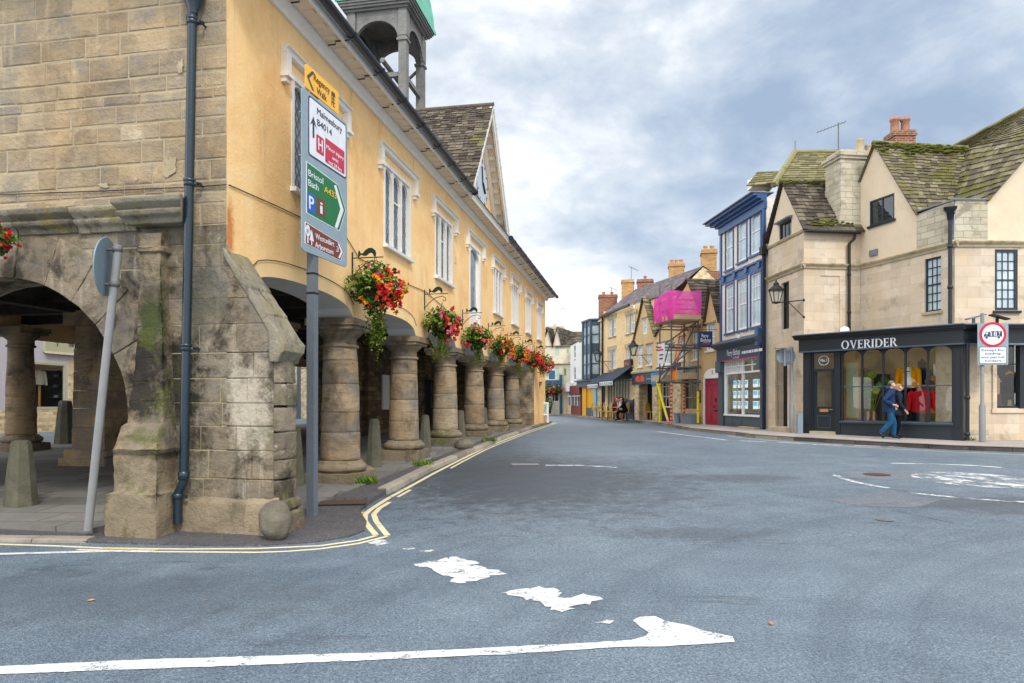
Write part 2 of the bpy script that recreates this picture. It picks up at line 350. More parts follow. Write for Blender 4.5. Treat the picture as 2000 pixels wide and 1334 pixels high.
# ochre render of the hall
m,nt=newmat('ochre_roughcast'); c=objc(nt)
n1=noise(nt,c,26,6,.62); n2=noise(nt,c,.8,5,.6); n3=noise(nt,c,7,5,.65)
col=ramp(nt,n2,[(.28,G(229,181,122)),(.5,G(244,202,142)),(.72,G(249,216,162))])
col=mix(nt,col,G(206,154,92),math_(nt,'MULTIPLY',step(nt,noise(nt,c,.55,5,.62,sc=(1.6,1,.55)),.56,.72),.55))
col=mix(nt,col,G(250,226,180),math_(nt,'MULTIPLY',step(nt,n3,.52,.72),.5))
col=mix(nt,col,G(206,164,104),math_(nt,'MULTIPLY',step(nt,noise(nt,c,15,6,.8),.58,.72),.35))
col=mix(nt,col,G(196,164,118),math_(nt,'MULTIPLY',step(nt,noise(nt,c,1.0,6,.7,sc=(4,4,.35)),.55,.68),.5))
ln=nd(nt,'ShaderNodeVectorMath',{0:nd(nt,'ShaderNodeMapping',{'Vector':c,'Location':(-.06/.09,0,-3.62/.42),'Scale':(1/.09,1/.3,1/.42)}).outputs[0]},operation='LENGTH').outputs['Value']
col=mix(nt,col,G(190,104,34),math_(nt,'MULTIPLY',step(nt,math_(nt,'ADD',ln,math_(nt,'MULTIPLY',math_(nt,'SUBTRACT',noise(nt,c,8,5,.7),.5),1.6)),1.1,.5),.8))
finish(nt,col,.92,bump(nt,math_(nt,'ADD',n1,math_(nt,'MULTIPLY',n3,.9)),.45,.018),.2); M['ochre']=m
M['ochresmooth']=plain('ochre_smooth_band',G(243,208,152),.9,var=.06,bs=.15,scale=2)
M['soffit']=plain('painted_soffit',G(236,220,196),.7,var=.06,scale=3)
M['ceil']=plain('ceiling_plaster',G(206,206,206),.9,var=.06,scale=1.5)
M['beam']=plain('dark_oak',G(52,44,38),.8,var=.3,bs=.3)
M['gutter']=plain('gutter_paint',G(40,48,58),.35,var=.15)
M['pipeblue']=plain('downpipe_paint',G(20,42,56),.28,var=.1,spec=.6)
M['iron']=plain('black_iron',G(26,28,30),.5,var=.2)
M['irongreen']=plain('green_ironwork',G(18,50,48),.5,var=.2)
M['lead']=plain('lead_sheet',G(124,134,146),.55,var=.15,metal=.2)
M['leadbars']=plain('lead_cames',G(96,106,114),.5,var=.1)
M['greywood']=stone('weathered_timber',G(96,96,96),G(126,126,124),G(150,148,144),bstr=.6,ns=4,tintw=.1,bed=.4,rough=.85)
M['copper']=stone('verdigris_copper',G(80,148,130),G(112,186,164),G(146,206,186),bstr=.2,ns=3,tintw=.1,rough=.6,grime=.3,grimec=G(60,110,92))
M['meshdark']=plain('rusty_wire',G(52,46,42),.7)
M['dark']=plain('dark_interior',G(26,24,22),.9)
M['clock']=plain('clock_face',G(196,208,222),.35,var=.05)
def slate(name,c1,c2,c3,moss,mossc,lich=.5):
    m,nt=newmat(name); c=objc(nt); t=nd(nt,'ShaderNodeAttribute',attribute_name='tint').outputs['Fac']
    n=noise(nt,c,9,6,.7); k=math_(nt,'ADD',math_(nt,'MULTIPLY',t,.55),math_(nt,'MULTIPLY',n,.5))
    col=ramp(nt,k,[(.2,c1),(.55,c2),(.85,c3)])
    col=mix(nt,col,G(178,172,160),math_(nt,'MULTIPLY',step(nt,noise(nt,c,14,6,.75),.58,.66),lich))
    col=mix(nt,col,mossc,math_(nt,'MULTIPLY',step(nt,math_(nt,'ADD',noise(nt,c,1.5,7,.72),math_(nt,'MULTIPLY',t,.10)),.70-.085*moss,.78-.085*moss),.9))
    finish(nt,col,.95,bump(nt,noise(nt,c,24,6,.7),.6,.015),.2); return m
M['slate_d']=slate('stone_slates',G(56,51,46),G(86,78,69),G(122,113,100),.55,G(112,112,36))
M['slate_m']=slate('mossy_stone_slates',G(74,68,56),G(112,104,84),G(144,136,112),1.6,G(98,96,42))
M['slate_o']=slate('olive_stone_slates',G(94,90,66),G(120,114,84),G(142,136,102),1.1,G(112,112,54),.3)
M['slate_b']=slate('blue_slates',G(86,80,84),G(112,104,108),G(134,124,126),0.1,G(112,100,60),.15)
M['mosspad']=plain('moss',G(94,98,32),.95,var=.25,bs=.6,scale=20)
# paint colours
for k,c,r in(('navy',G(48,86,138),.35),('navyd',G(24,46,82),.4),('pbcream',G(234,226,216),.8),('dimwall',G(186,186,198),.8),('slategrey',G(70,84,98),.5),('charcoal',G(40,50,58),.4),('charcoald',G(30,38,46),.45),
    ('bluegrey',G(54,76,92),.4),('reddoor',G(158,26,60),.4),('mustardpaint',G(226,164,10),.5),('maroon',G(112,32,46),.4),('teal',G(40,96,130),.45),('palegreen',G(184,200,164),.6),
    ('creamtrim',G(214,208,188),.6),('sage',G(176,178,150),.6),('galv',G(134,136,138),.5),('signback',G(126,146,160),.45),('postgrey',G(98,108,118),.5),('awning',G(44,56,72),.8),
    ('orange',G(236,90,50),.6),('yellowtape',G(236,222,30),.6),('pinktape',G(238,130,160),.6),('redtape',G(206,34,34),.6),('board',G(196,172,136),.85),('steel',G(104,104,104),.5),
    ('rattan',G(208,168,88),.7),('black',G(20,20,22),.6),('plastgrey',G(124,138,150),.6),('banner',G(232,232,236),.7),('pale_board',G(190,210,200),.6),('brownleg',G(70,52,42),.7),('terracotta',G(168,122,98),.8),
    ('potbuff',G(196,180,150),.8),('tabletop',G(214,208,200),.4),('oak',G(170,124,72),.6),('shopcream',G(236,216,176),.8),('shelfwood',G(150,104,58),.6),('rust',G(76,58,52),.8),('orangebag',G(250,150,20),.6),
    ('s_yellow',G(250,184,40),.35),('s_white',G(226,230,238),.35),('s_green',G(0,112,60),.35),('s_brown',G(120,58,40),.35),('s_blue',G(24,92,190),.35),('s_red',G(196,28,62),.35),('s_black',G(44,54,66),.4),('s_grey',G(140,160,172),.4),('s_gold',G(246,200,40),.35),
    ('bt_blue',G(30,130,210),.4),('signred',G(206,18,48),.35),('cardblue',G(120,178,206),.4),('cardwhite',G(232,236,238),.5)):
    M[k]=plain('paint_'+k,c,r,var=.06,spec=.45)
for k,c in(('c_jacket',G(40,62,96)),('c_jeans',G(36,84,122)),('c_coat',G(38,48,64)),('c_black',G(20,20,24)),('c_mustard',G(232,156,10)),('c_red',G(208,28,36)),('c_white',G(232,230,224)),('c_navy',G(26,34,66)),('c_pink',G(206,120,104)),('c_green',G(40,92,84)),('c_grey',G(94,92,94)),('c_shoe',G(40,56,66)),('c_tan',G(196,154,110)),('c_maroon',G(96,44,44))):
    M[k]=plain('cloth_'+k[2:],c,.9,var=.16,bs=.5,scale=14,spec=.1)
M['skin']=plain('skin',G(214,160,136),.55,var=.06); M['hairgrey']=plain('hair_grey',G(122,114,106),.8,var=.2,bs=.5,scale=30); M['hairblond']=plain('hair_blond',G(170,144,104),.8,var=.2,scale=30); M['hairdark']=plain('hair_dark',G(34,28,26),.7,var=.2); M['hairred']=plain('hair_auburn',G(130,60,48),.7,var=.2)
M['glass']=glassy('window_glass'); M['glassblue']=glassy('curtained_glass',G(196,216,226),.06,.9,.35,1.3); M['glassdark']=glassy('dark_glass',(.012,.016,.02,1),.03,.8)
M['glasslead']=glassy('old_leaded_glass',G(132,150,166),.06,1.0,.75,1.9)  # pale mottled base puts bright reflections into the pane colour
M['shopglass']=shopglass('shop_glass')
for k,c,t in(('leaf',G(62,104,36),.2),('leafd',G(40,74,28),.2),('leafy',G(140,156,48),.2),('f_red',G(222,24,38),.1),('f_dred',G(160,12,26),.1),('f_orange',G(250,150,30),.1),('f_pink',G(244,110,132),.1),('f_coral',G(246,96,60),.1)):
    m,nt=newmat('plant_'+k); c0=objc(nt); tt=nd(nt,'ShaderNodeAttribute',attribute_name='tint').outputs['Fac']
    cc=mix(nt,tuple(v*.6 for v in c[:3])+(1,),tuple(min(1,v*1.25) for v in c[:3])+(1,),tt); b=finish(nt,cc,.5,None,.3); M[k]=m
for k,c in(('cardlit',G(226,236,242)),('cardlitb',G(96,176,214))):   # backlit property cards
    m,nt=newmat('backlit_'+k); b=finish(nt,c,.4); b.inputs['Emission Color'].default_value=c; b.inputs['Emission Strength'].default_value=.55; M[k]=m
# netting (woven, lets light through)
m,nt=newmat('pink_debris_netting'); c=objc(nt); w=nd(nt,'ShaderNodeTexNoise',{'Vector':c,'Scale':2.0,'Detail':3}).outputs['Fac']
d=nd(nt,'ShaderNodeBsdfDiffuse',{'Color':G(255,104,206)}); tl=nd(nt,'ShaderNodeBsdfTranslucent',{'Color':G(255,104,206)}); tr=nd(nt,'ShaderNodeBsdfTransparent',{'Color':(1,.75,.9,1)})
a=nd(nt,'ShaderNodeMixShader',{0:.5,1:d.outputs[0],2:tl.outputs[0]}); b=nd(nt,'ShaderNodeMixShader',{0:step(nt,w,.22,1.35),1:a.outputs[0],2:tr.outputs[0]}); nd(nt,'ShaderNodeOutputMaterial',{0:b.outputs[0]}); M['netting']=m
# road
def asphalt(name,c1,c2,dark,patches,rough=.55,trk=True):
    m,nt=newmat(name); c=objc(nt)
    ag=noise(nt,c,62,3,.8); vor=nd(nt,'ShaderNodeTexVoronoi',{'Vector':c,'Scale':95}).outputs['Distance']
    big=noise(nt,c,.16,5,.6,.3); mid=noise(nt,c,1.3,6,.7); fine=noise(nt,c,17,6,.8)
    col=mix(nt,c1,c2,step(nt,math_(nt,'ADD',math_(nt,'MULTIPLY',big,.55),math_(nt,'MULTIPLY',mid,.45)),.38,.62))
    col=mix(nt,mix(nt,col,(.82,.82,.82,1),1.0,'MULTIPLY'),mix(nt,col,(1.16,1.16,1.16,1),1.0,'MULTIPLY'),step(nt,fine,.34,.66))
    col=mix(nt,mix(nt,col,(.45,.45,.45,1),1.0,'MULTIPLY'),mix(nt,col,(1.5,1.5,1.5,1),1.0,'MULTIPLY'),step(nt,ag,.32,.68))
    col=mix(nt,col,G(190,190,184),math_(nt,'MULTIPLY',step(nt,noise(nt,c,46,2,.5),.69,.73),.55))
    col=mix(nt,mix(nt,col,(.74,.74,.74,1),1.0,'MULTIPLY'),mix(nt,col,(1.24,1.24,1.24,1),1.0,'MULTIPLY'),step(nt,noise(nt,c,31,3,.8),.36,.64))
    # chippings lost, rubbed dark scuffs, long polished tracks
    sc=noise(nt,c,1.0,9,.8,.6,sc=(.35,1.5,1)); col=mix(nt,col,dark,math_(nt,'MULTIPLY',step(nt,sc,.57,.66),.75))
    sp=noise(nt,c,5.5,6,.75); col=mix(nt,col,dark,math_(nt,'MULTIPLY',step(nt,sp,.66,.72),.6))
    if trk:
        cv=nd(nt,'ShaderNodeMapping',{'Vector':c,'Location':(-9.0,-1.0,0)}).outputs[0]; rr=nd(nt,'ShaderNodeVectorMath',{0:cv},operation='LENGTH').outputs['Value']
        w=noise(nt,nd(nt,'ShaderNodeCombineXYZ',{0:rr}).outputs[0],2.4,5,.6); k=math_(nt,'MULTIPLY',step(nt,w,.50,.62),step(nt,mid,.25,.5)); col=mix(nt,col,mix(nt,col,(.84,.85,.86,1),1.0,'MULTIPLY'),k)
    for (x,y,rx,ry,st) in patches:
        p=nd(nt,'ShaderNodeMapping',{'Vector':c,'Location':(-x/rx,-y/ry,0),'Scale':(1/rx,1/ry,0)}).outputs[0]
        ln=nd(nt,'ShaderNodeVectorMath',{0:p},operation='LENGTH').outputs['Value']
        ed=math_(nt,'ADD',ln,math_(nt,'MULTIPLY',math_(nt,'SUBTRACT',noise(nt,c,3.2,9,.85),.5),3.0))
        col=mix(nt,col,dark,math_(nt,'MULTIPLY',step(nt,ed,1.15,.55),st))
    rg=math_(nt,'ADD',math_(nt,'MULTIPLY',mid,.3),rough-.15)
    h=math_(nt,'ADD',math_(nt,'ADD',ag,math_(nt,'MULTIPLY',vor,1.2)),math_(nt,'MULTIPLY',fine,1.2))
    finish(nt,col,rg,bump(nt,h,.6,.009),.5); return m
M['road']=asphalt('asphalt',G(84,99,114),G(112,127,139),G(58,65,73),[(0.2,13.0,3.0,4.0,.85),(-.8,17,1.8,6,.6),(7.6,10.2,2.2,.8,.6),(4.4,13,1.4,.6,.5),(-3.6,5.6,2.6,.9,.4),(2.2,8.2,1.2,.4,.5)])
M['pave']=asphalt('footway_asphalt',G(70,70,74),G(92,90,92),G(44,44,46),[],.6,False)
M['flag']=stone('flagstones',G(92,90,88),G(116,114,110),G(134,130,124),brick=(.9,.6),mort=G(70,68,64),bstr=.35,ns=5,tintw=.35,grime=.3,grimec=G(84,82,76),wob=.02)
# flagstones lie flat: their joints follow x,y
for n_ in list(M['flag'].node_tree.nodes):
    if n_.type=='COMBXYZ':
        nt=M['flag'].node_tree; sx=[q for q in nt.nodes if q.type=='SEPXYZ'][0]
        for l in list(n_.inputs[0].links)+list(n_.inputs[1].links): nt.links.remove(l)
        nt.links.new(sx.outputs[0],n_.inputs[0]); nt.links.new(sx.outputs[1],n_.inputs[1])
M['rpave']=stone('footway_paving',G(140,132,126),G(164,156,150),G(176,168,160),bstr=.3,ns=6,tintw=0,grime=.3,grimec=G(110,104,98),gs=.8)
M['kerb']=stone('kerb_stone',G(112,106,98),G(140,133,122),G(162,154,140),bstr=.6,ns=6,tintw=.6,grime=.4,grimec=G(96,90,80),gs=2)
M['kerbdark']=stone('dark_kerb',G(64,58,54),G(88,80,76),G(112,104,98),bstr=.6,ns=6,tintw=.5,grime=.5,grimec=G(44,40,38),gs=2)
def paintm(name,col,lo,hi,sc=5.0):
    m,nt=newmat(name); c=objc(nt); n=noise(nt,c,sc,8,.78); n2=noise(nt,c,70,3,.7)
    f=step(nt,math_(nt,'ADD',n,math_(nt,'MULTIPLY',math_(nt,'SUBTRACT',n2,.5),.45)),lo,hi)
    b=nd(nt,'ShaderNodeBsdfPrincipled',{'Base Color':mix(nt,col,tuple(v*.72 for v in col[:3])+(1,),step(nt,n2,.5,.7)),'Roughness':.6}); t=nd(nt,'ShaderNodeBsdfTransparent')
    mx=nd(nt,'ShaderNodeMixShader',{0:f,1:t.outputs[0],2:b.outputs[0]}); nd(nt,'ShaderNodeOutputMaterial',{0:mx.outputs[0]}); return m
M['mwhite']=paintm('road_paint_white',G(212,215,215),.35,.47,7.0); M['mworn']=paintm('road_paint_worn',G(208,212,212),.43,.53,5.0); M['myellow']=paintm('road_paint_yellow',G(226,212,172),.33,.4,4.0); M['myellow2']=paintm('road_paint_yellow_fresh',G(230,190,90),.38,.46,4.0)
# ---------------------------------------------------------------- market hall
C0=Vector((-3.368,8.06)); HA=Vector((.1822,.9833)).normalized()
H=Fr(C0,C0+HA*28); HW=10.9
hn=-H.n
GF=Fr(C0-hn*HW,C0)            # gable, x runs 0..HW ; gable-local x = GF.x-HW
def gxp(px,y=0.0): return GF.x(px,y)-HW
def gzp(px,py,y=0.0): return GF.z(px,py,y)
hall=fthing('market_hall','ochre rendered market hall on fat stone columns, stone gable and clock dormer','market hall',H)
def gbuild(mb,name,m): # gable-local mesh under the hall
    o=mb.build(name,m,hall); o.rotation_euler.z=-PI/2; return o
ARC=[(-3.15,1.3,1.86),(-7.65,1.3,1.86)]
def arc_e(z,r): return math.sqrt(max(0,r*r-(z-1.3)**2)) if z>1.3 else r
mb=MB(); N=40
# mortar backing with the two arched openings
xs=[-HW]
for cx,cz,r in reversed(ARC): xs+=[cx+r*math.cos(PI-PI*k/24) for k in range(25)]
xs.append(0.0); xs=sorted(xs)
def arch_z(x):
    for cx,cz,r in ARC:
        if abs(x-cx)<r-1e-6: return cz+math.sqrt(max(0,r*r-(x-cx)**2))
    return 0.0
for a,b in zip(xs,xs[1:]):
    mid=(a+b)/2; za,zb=(0,0) if arch_z(mid)==0 else (max(arch_z(a),1.3),max(arch_z(b),1.3))
    mb.face([(a,0,za),(b,0,zb),(b,0,7.15),(a,0,7.15)],0)
    if za: mb.face([(a,.62,za),(b,.62,zb),(b,.62,7.15),(a,.62,7.15)],0)
    else: mb.face([(a,.62,0),(b,.62,0),(b,.62,7.15),(a,.62,7.15)],0)
gbuild(mb,'gable_wall',M['mortar'])
def rb(z): return .60 if z<2.2 else clamp((3.36-z)/.98*.68,0,.6)
def courses(z0,z1,lo,hi):
    zs=[z0]
    while zs[-1]<z1-lo*.6: zs.append(min(z1,zs[-1]+R.uniform(lo,hi)))
    zs[-1]=z1; return zs
up=MB(); lows=[MB(),MB(),MB()]
def lay(mb,z0,z1,lo,hi,wlo,whi,upper):
    for a,b in zip(*(lambda z:(z,z[1:]))(courses(z0,z1,lo,hi))):
        zm=(a+b)/2
        if upper: iv=[(-HW,0.0,0.0)]
        else:
            iv=[]; L=-HW
            for cx,cz,r in reversed(ARC):
                e=arc_e(zm,2.42) if zm>1.3 else 1.80
                if abs(zm-1.3)>=2.42: continue
                iv.append((L,cx-e,cx-e)); L=cx+e
            iv.append((L,rb(b),rb(a)))
        for ii,(x0,x1,x1b) in enumerate(iv):
            if not upper: mb=lows[ii]
            x=x0; g=.006 if upper else .0035
            while x<x1-.02:
                w=R.uniform(wlo,whi)
                if x1-x-w<wlo*.7: w=x1-x
                xe=x+w; last=abs(xe-x1)<1e-6; t=R.random()
                d=R.uniform(.006,.014) if upper else R.uniform(.006,.012)
                xt=xe; xbm=x1b if last else xe
                if last and x1b-x1>.03:
                    mb.raw([(x+g,-d,a+g),(xbm-.01,-d,a+g),(xt-.01,-d,b-g),(x+g,-d,b-g),(x,0.01,a),(xbm,0.01,a),(xt,.01,b),(x,.01,b)],[(0,1,2,3),(4,5,1,0),(5,6,2,1),(6,7,3,2),(7,4,0,3)],0,t)
                else:
                    js=R.uniform(0,.006); mb.bbox(x+g*R.uniform(.3,1.6),xe-g*R.uniform(.3,1.6),-d,.01,a+g*R.uniform(.4,1.8)+js,b-g*R.uniform(.4,1.8),.010 if upper else .006,0,t,.009 if upper else .006)
                    if R.random()<.12 and upper: pass
                x=xe
lay(up,3.69,3.95,.24,.27,.30,.7,True); lay(up,3.95,7.1,.13,.30,.18,.72,True)
lay(None,.05,3.69,.24,.40,.30,.80,False)
gbuild(up,'upper_stonework',M['ashlar'])
for lw_ in lows: gbuild(lw_,'lower_stonework',M['lowstone'])
# voussoirs
vo=MB()
for cx,cz,r in ARC:
    n=13
    for k in range(n):
        a0,a1=PI*k/n+.004,PI*(k+1)/n-.004; t=R.random(); ro=2.44+R.uniform(-.03,.05); d=R.uniform(.016,.032); sub=4
        ang=[a0+(a1-a0)*i/sub for i in range(sub+1)]
        P=[(cx+r*math.cos(q),cz+r*math.sin(q)) for q in ang]+[(cx+ro*math.cos(q),cz+ro*math.sin(q)) for q in reversed(ang)]
        vo.prism(P,-d,.6,0,t)
    # jamb stones under the springing
    for s in(-1,1):
        z=.06
        while z<1.28:
            h=min(R.uniform(.24,.42),1.3-z); w=R.uniform(.1,.3); j=R.uniform(-.03,.03)
            x0=cx+s*(r+j); x1=cx+s*(r+.1+w); vo.bbox(min(x0,x1),max(x0,x1),-R.uniform(.014,.03),.6,z,z+h-.008,.012,0,R.random(),.006); z+=h
erode(gbuild(vo,'archway',M['lowstone']),.018,3,.012,5,.14)
# moulded string course and pilaster
co=MB()
PR=[(.0,3.66),(-.05,3.66),(-.07,3.72),(-.13,3.75),(-.15,3.80),(-.12,3.82),(-.20,3.88),(-.21,3.94),(-.10,3.98),(.0,4.0)]
xe=gxp(255,-.15); x=-HW
while x<xe-.05:
    w=min(R.uniform(.7,1.2),xe-x); dz=R.uniform(-.012,.012); co.profx([(p[0]+R.uniform(-.006,.006),p[1]+dz) for p in PR],x,x+w-.004,0,R.random()); x+=w
pc=gxp(290,-.3)
PR2=[(y-.17 if y<-.01 else y,z+.015) for y,z in PR]
co.profx(PR2,pc-.27,pc+.27,0,.4,.5,-.5)
erode(gbuild(co,'string_course',M['cope']),.02,3,.014,5,.14)
pil=MB(); ring=[]
for py,l,r_,pj in((1056,203,343,.44),(1000,203,343,.44),(966,205,343,.44),(960,220,338,.385),(930,221,337,.375),(890,221,336,.37),(886,219,342,.40),(878,217,344,.43),(868,222,341,.40),(862,226,339,.36),(850,230,338,.36),(842,234,335,.32),(833,238,334,.30),(826,249,332,.215),(786,253,331,.21),(784,254,331,.203),(782,254,331,.21),(748,258,329,.20),(746,258,329,.192),(744,258,329,.20),(701,263,327,.19),(699,263,327,.183),(697,263,327,.19),(641,267,325,.18),(639,267,325,.174),(637,267,325,.18),(601,269,323,.175),(599,269,323,.169),(597,269,323,.175),(549,271,321,.17),(547,271,321,.164),(545,271,321,.17),(494,272,320,.165),(490,268,325,.20),(481,267,326,.205),(478,272,321,.155),(455,272,321,.15)):
    z=gzp((l+r_)/2,py,-pj); ring.append([(gxp(l,-pj),-pj,z),(gxp(r_,-.10),-pj,z),(gxp(r_,-.10),.03,z),(gxp(l,-pj),.03,z)])
for A_,B_ in zip(ring,ring[1:]):
    for k in range(4): pil.face([A_[k],A_[(k+1)%4],B_[(k+1)%4],B_[k]],0,.5)
erode(gbuild(pil,'pilaster',M['plinth']),.022,4,.024,5.0,.09)
# plinth of gable and buttress
pl=MB(); x=gxp(345,-.07); 
while x<.66:
    w=R.uniform(.5,.9); w=.68-x if .68-x-w<.3 else w; top=.47+R.uniform(-.01,.01); pl.raw([(x,-.09,.02),(x+w-.002,-.09,.02),(x+w-.002,-.09,.28),(x,-.09,.28),(x,-.075,top-.06),(x+w-.002,-.075,top-.06),(x,.0,top),(x+w-.002,.0,top)],[(0,1,2,3),(3,2,5,4),(4,5,7,6)],0,R.random()); x+=w
erode(gbuild(pl,'plinth',M['plinth']),.015,4,.018,5,.1)
# buttress: stacked courses, sloped weathering
bu=MB(); z=.05
while z<2.14:
    h=min(R.uniform(.22,.36),2.16-z); j=R.uniform(-.015,.015)
    bu.slab([(.008,.02),(.008,-.585),(.13,-.68+j),(.42,-.68+j),(.42,.02)],z,z+h-.007,0,R.random()); z+=h
sl=[(.005,.0),(.005,-.6),(.42,-.6),(.42,0)]
bu.raw([(.012,0,2.16),(.012,-.66,2.16),(.42,-.66,2.16),(.42,0,2.16),(.012,0,3.33),(.42,0,3.33),(.012,-.6,2.4),(.42,-.6,2.4)],[(0,1,6,4),(3,7,2),(3,5,7),(1,2,7,6),(6,7,5,4)],0,.5)
erode(bu.build('buttress',M['lowstone'],hall),.02,3,.016,5,.12)
bp=MB(); x0=-.07
for k,(p0,p1) in enumerate(((0,.66),)):
    bp.slab([(-.06,.02),(-.06,-.62),(.10,-.76),(.47,-.76),(.47,.02)],.02,.30,0,.5); bp.slab([(-.045,.02),(-.045,-.61),(.11,-.735),(.455,-.735),(.455,.02)],.30,.44,0,.3)
erode(bp.build('buttress_plinth',M['plinth'],hall),.04,4,.02,5,.1)
cp=MB()
SLP=[(-.02,3.40),(.30,2.95),(.30,2.92),(.52,2.63),(.52,2.60),(.745,2.27),(.75,2.18),(.69,2.13),(.66,2.06),(.57,2.06),(.55,2.42),(-.02,3.30)]
for x0_,x1_ in((-.03,.22),(.225,.46)):
    vs=[(x0_,-p,zz) for p,zz in SLP]+[(x1_,-p,zz) for p,zz in SLP]; n=len(SLP)
    cp.raw(vs,[tuple(range(n)),tuple(range(2*n-1,n-1,-1))]+[(i,n+i,n+(i+1)%n,(i+1)%n) for i in range(n)],0,.5)
erode(cp.build('coping',M['cope'],hall),.018,4,.016,5,.1)
# long rendered wall
WC=[2.30,5.82,9.15,12.45,15.80,19.12,22.45,25.78]
holes=[(c-.78,c+.78,4.60,6.20) for i,c in enumerate(WC) if i!=3]+[(WC[3]-.72,WC[3]+.72,3.72,6.20)]
ow=MB(); wall(ow,[(0,3.66),(28,3.66),(28,7.12),(0,7.12)],holes,0,.20)
COLX=[4.0+3.33*k for k in range(6)]
bays=[(.45,3.62)]+[(COLX[k]+.38,COLX[k+1]-.38) for k in range(5)]+[(COLX[5]+.38,23.55)]
def bayz(x):
    for a,b in bays:
        if a<x<b:
            t=(x-a)/(b-a)*2-1; return 3.02+.27*math.sqrt(max(0,1-abs(t)**2.6))
    return 3.02
sm=MB()
xs=sorted(set([0,24.5]+[v for a,b in bays for v in[a+(b-a)*k/18 for k in range(19)]]+[a for a,b in bays]))
for a,b in zip(xs,xs[1:]):
    m_=(a+b)/2; za,zb=(bayz(a+1e-6),bayz(b-1e-6)) 
    if not any(p<m_<q for p,q in bays): za=zb=3.02
    ta,tb=(min(3.6,za+.20),min(3.6,zb+.20))
    ow.face([(a,0,ta),(b,0,tb),(b,0,3.66),(a,0,3.66)]); sm.face([(a,-.006,za),(b,-.006,zb),(b,-.006,tb),(a,-.006,ta)],0); sm.face([(a,-.006,ta),(b,-.006,tb),(b,0,tb),(a,0,ta)],0)
    sm.face([(a,-.006,za),(a,.62,za),(b,.62,zb),(b,-.006,zb)],1)
    sm.face([(a,.62,za),(b,.62,zb),(b,.62,3.86),(a,.62,3.86)],1)
sm.build('arch_band',[M['ochresmooth'],M['ceil']],hall)
wall(ow,[(24.4,0),(28,0),(28,3.66),(24.4,3.66)],[(25.75,27.0,.0,2.55)],0,.35)
ow.face([(24.4,0,0),(24.4,.5,0),(24.4,.5,3.66),(24.4,0,3.66)])
ow.face([(28,0,0),(28,HW,0),(28,HW,7.12),(28,0,7.12)])
ow.face([(0,HW,3.2),(28,HW,3.2),(28,HW,7.12),(0,HW,7.12)])
ow.build('facade_wall',M['ochre'],hall)
gt=MB(); 
for k in range(6): gt.box(25.76+k*.206,25.95+k*.206,.3,.34,.1,2.54)
gt.build('gate',M['brownleg'],hall)
pr=MB()
z=.3
while z<3.0:
    h=min(R.uniform(.25,.4),3.02-z); pr.bbox(23.5,24.42,.02+R.uniform(0,.02),.7,z,z+h-.008,.015,0,R.random(),.006); z+=h
pr.build('end_pier',M['column'],hall)
# windows
def lattice(mb,x0,x1,z0,z1,y,px=.125,pz=.19,w=.0085,top=None):
    # diamond cames clipped to the light
    def seg(a,b):
        d=Vector((b[0]-a[0],b[1]-a[1])); 
        if d.length<.02: return
        n=Vector((-d.y,d.x)).normalized()*w; mb.face([(a[0]+n.x,y,a[1]+n.y),(b[0]+n.x,y,b[1]+n.y),(b[0]-n.x,y,b[1]-n.y),(a[0]-n.x,y,a[1]-n.y)],0)
    k=pz/px
    for s in(1,-1):
        c=-20
        while c<40:
            # line z = z0 + s*k*(x-x0) + c*pz
            pts=[]
            za,zb=z0+c*pz,z0+c*pz+s*k*(x1-x0)
            xa,xb=x0,x1
            def cl(t): return max(0,min(1,t))
            if zb!=za:
                t0,t1=sorted(((z0-za)/(zb-za),(z1-za)/(zb-za))); t0,t1=cl(t0),cl(t1)
                if t1-t0>1e-3: seg((xa+(xb-xa)*t0,za+(zb-za)*t0),(xa+(xb-xa)*t1,za+(zb-za)*t1))
            c+=1
def archhead(mb,x0,x1,zs,z1,y0,y1,n=8,mi=0):
    """fills between a segmental arch (springing zs) and z1"""
    c=(x0+x1)/2; r=(x1-x0)/2; h=min(r,z1-zs-.02)
    pts=[(c-r*math.cos(PI*k/n),zs+h*math.sin(PI*k/n)) for k in range(n+1)]
    for a,b in zip(pts,pts[1:]):
        mb.prism([(a[0],a[1]),(b[0],b[1]),(b[0],z1),(a[0],z1)],y0,y1,mi)
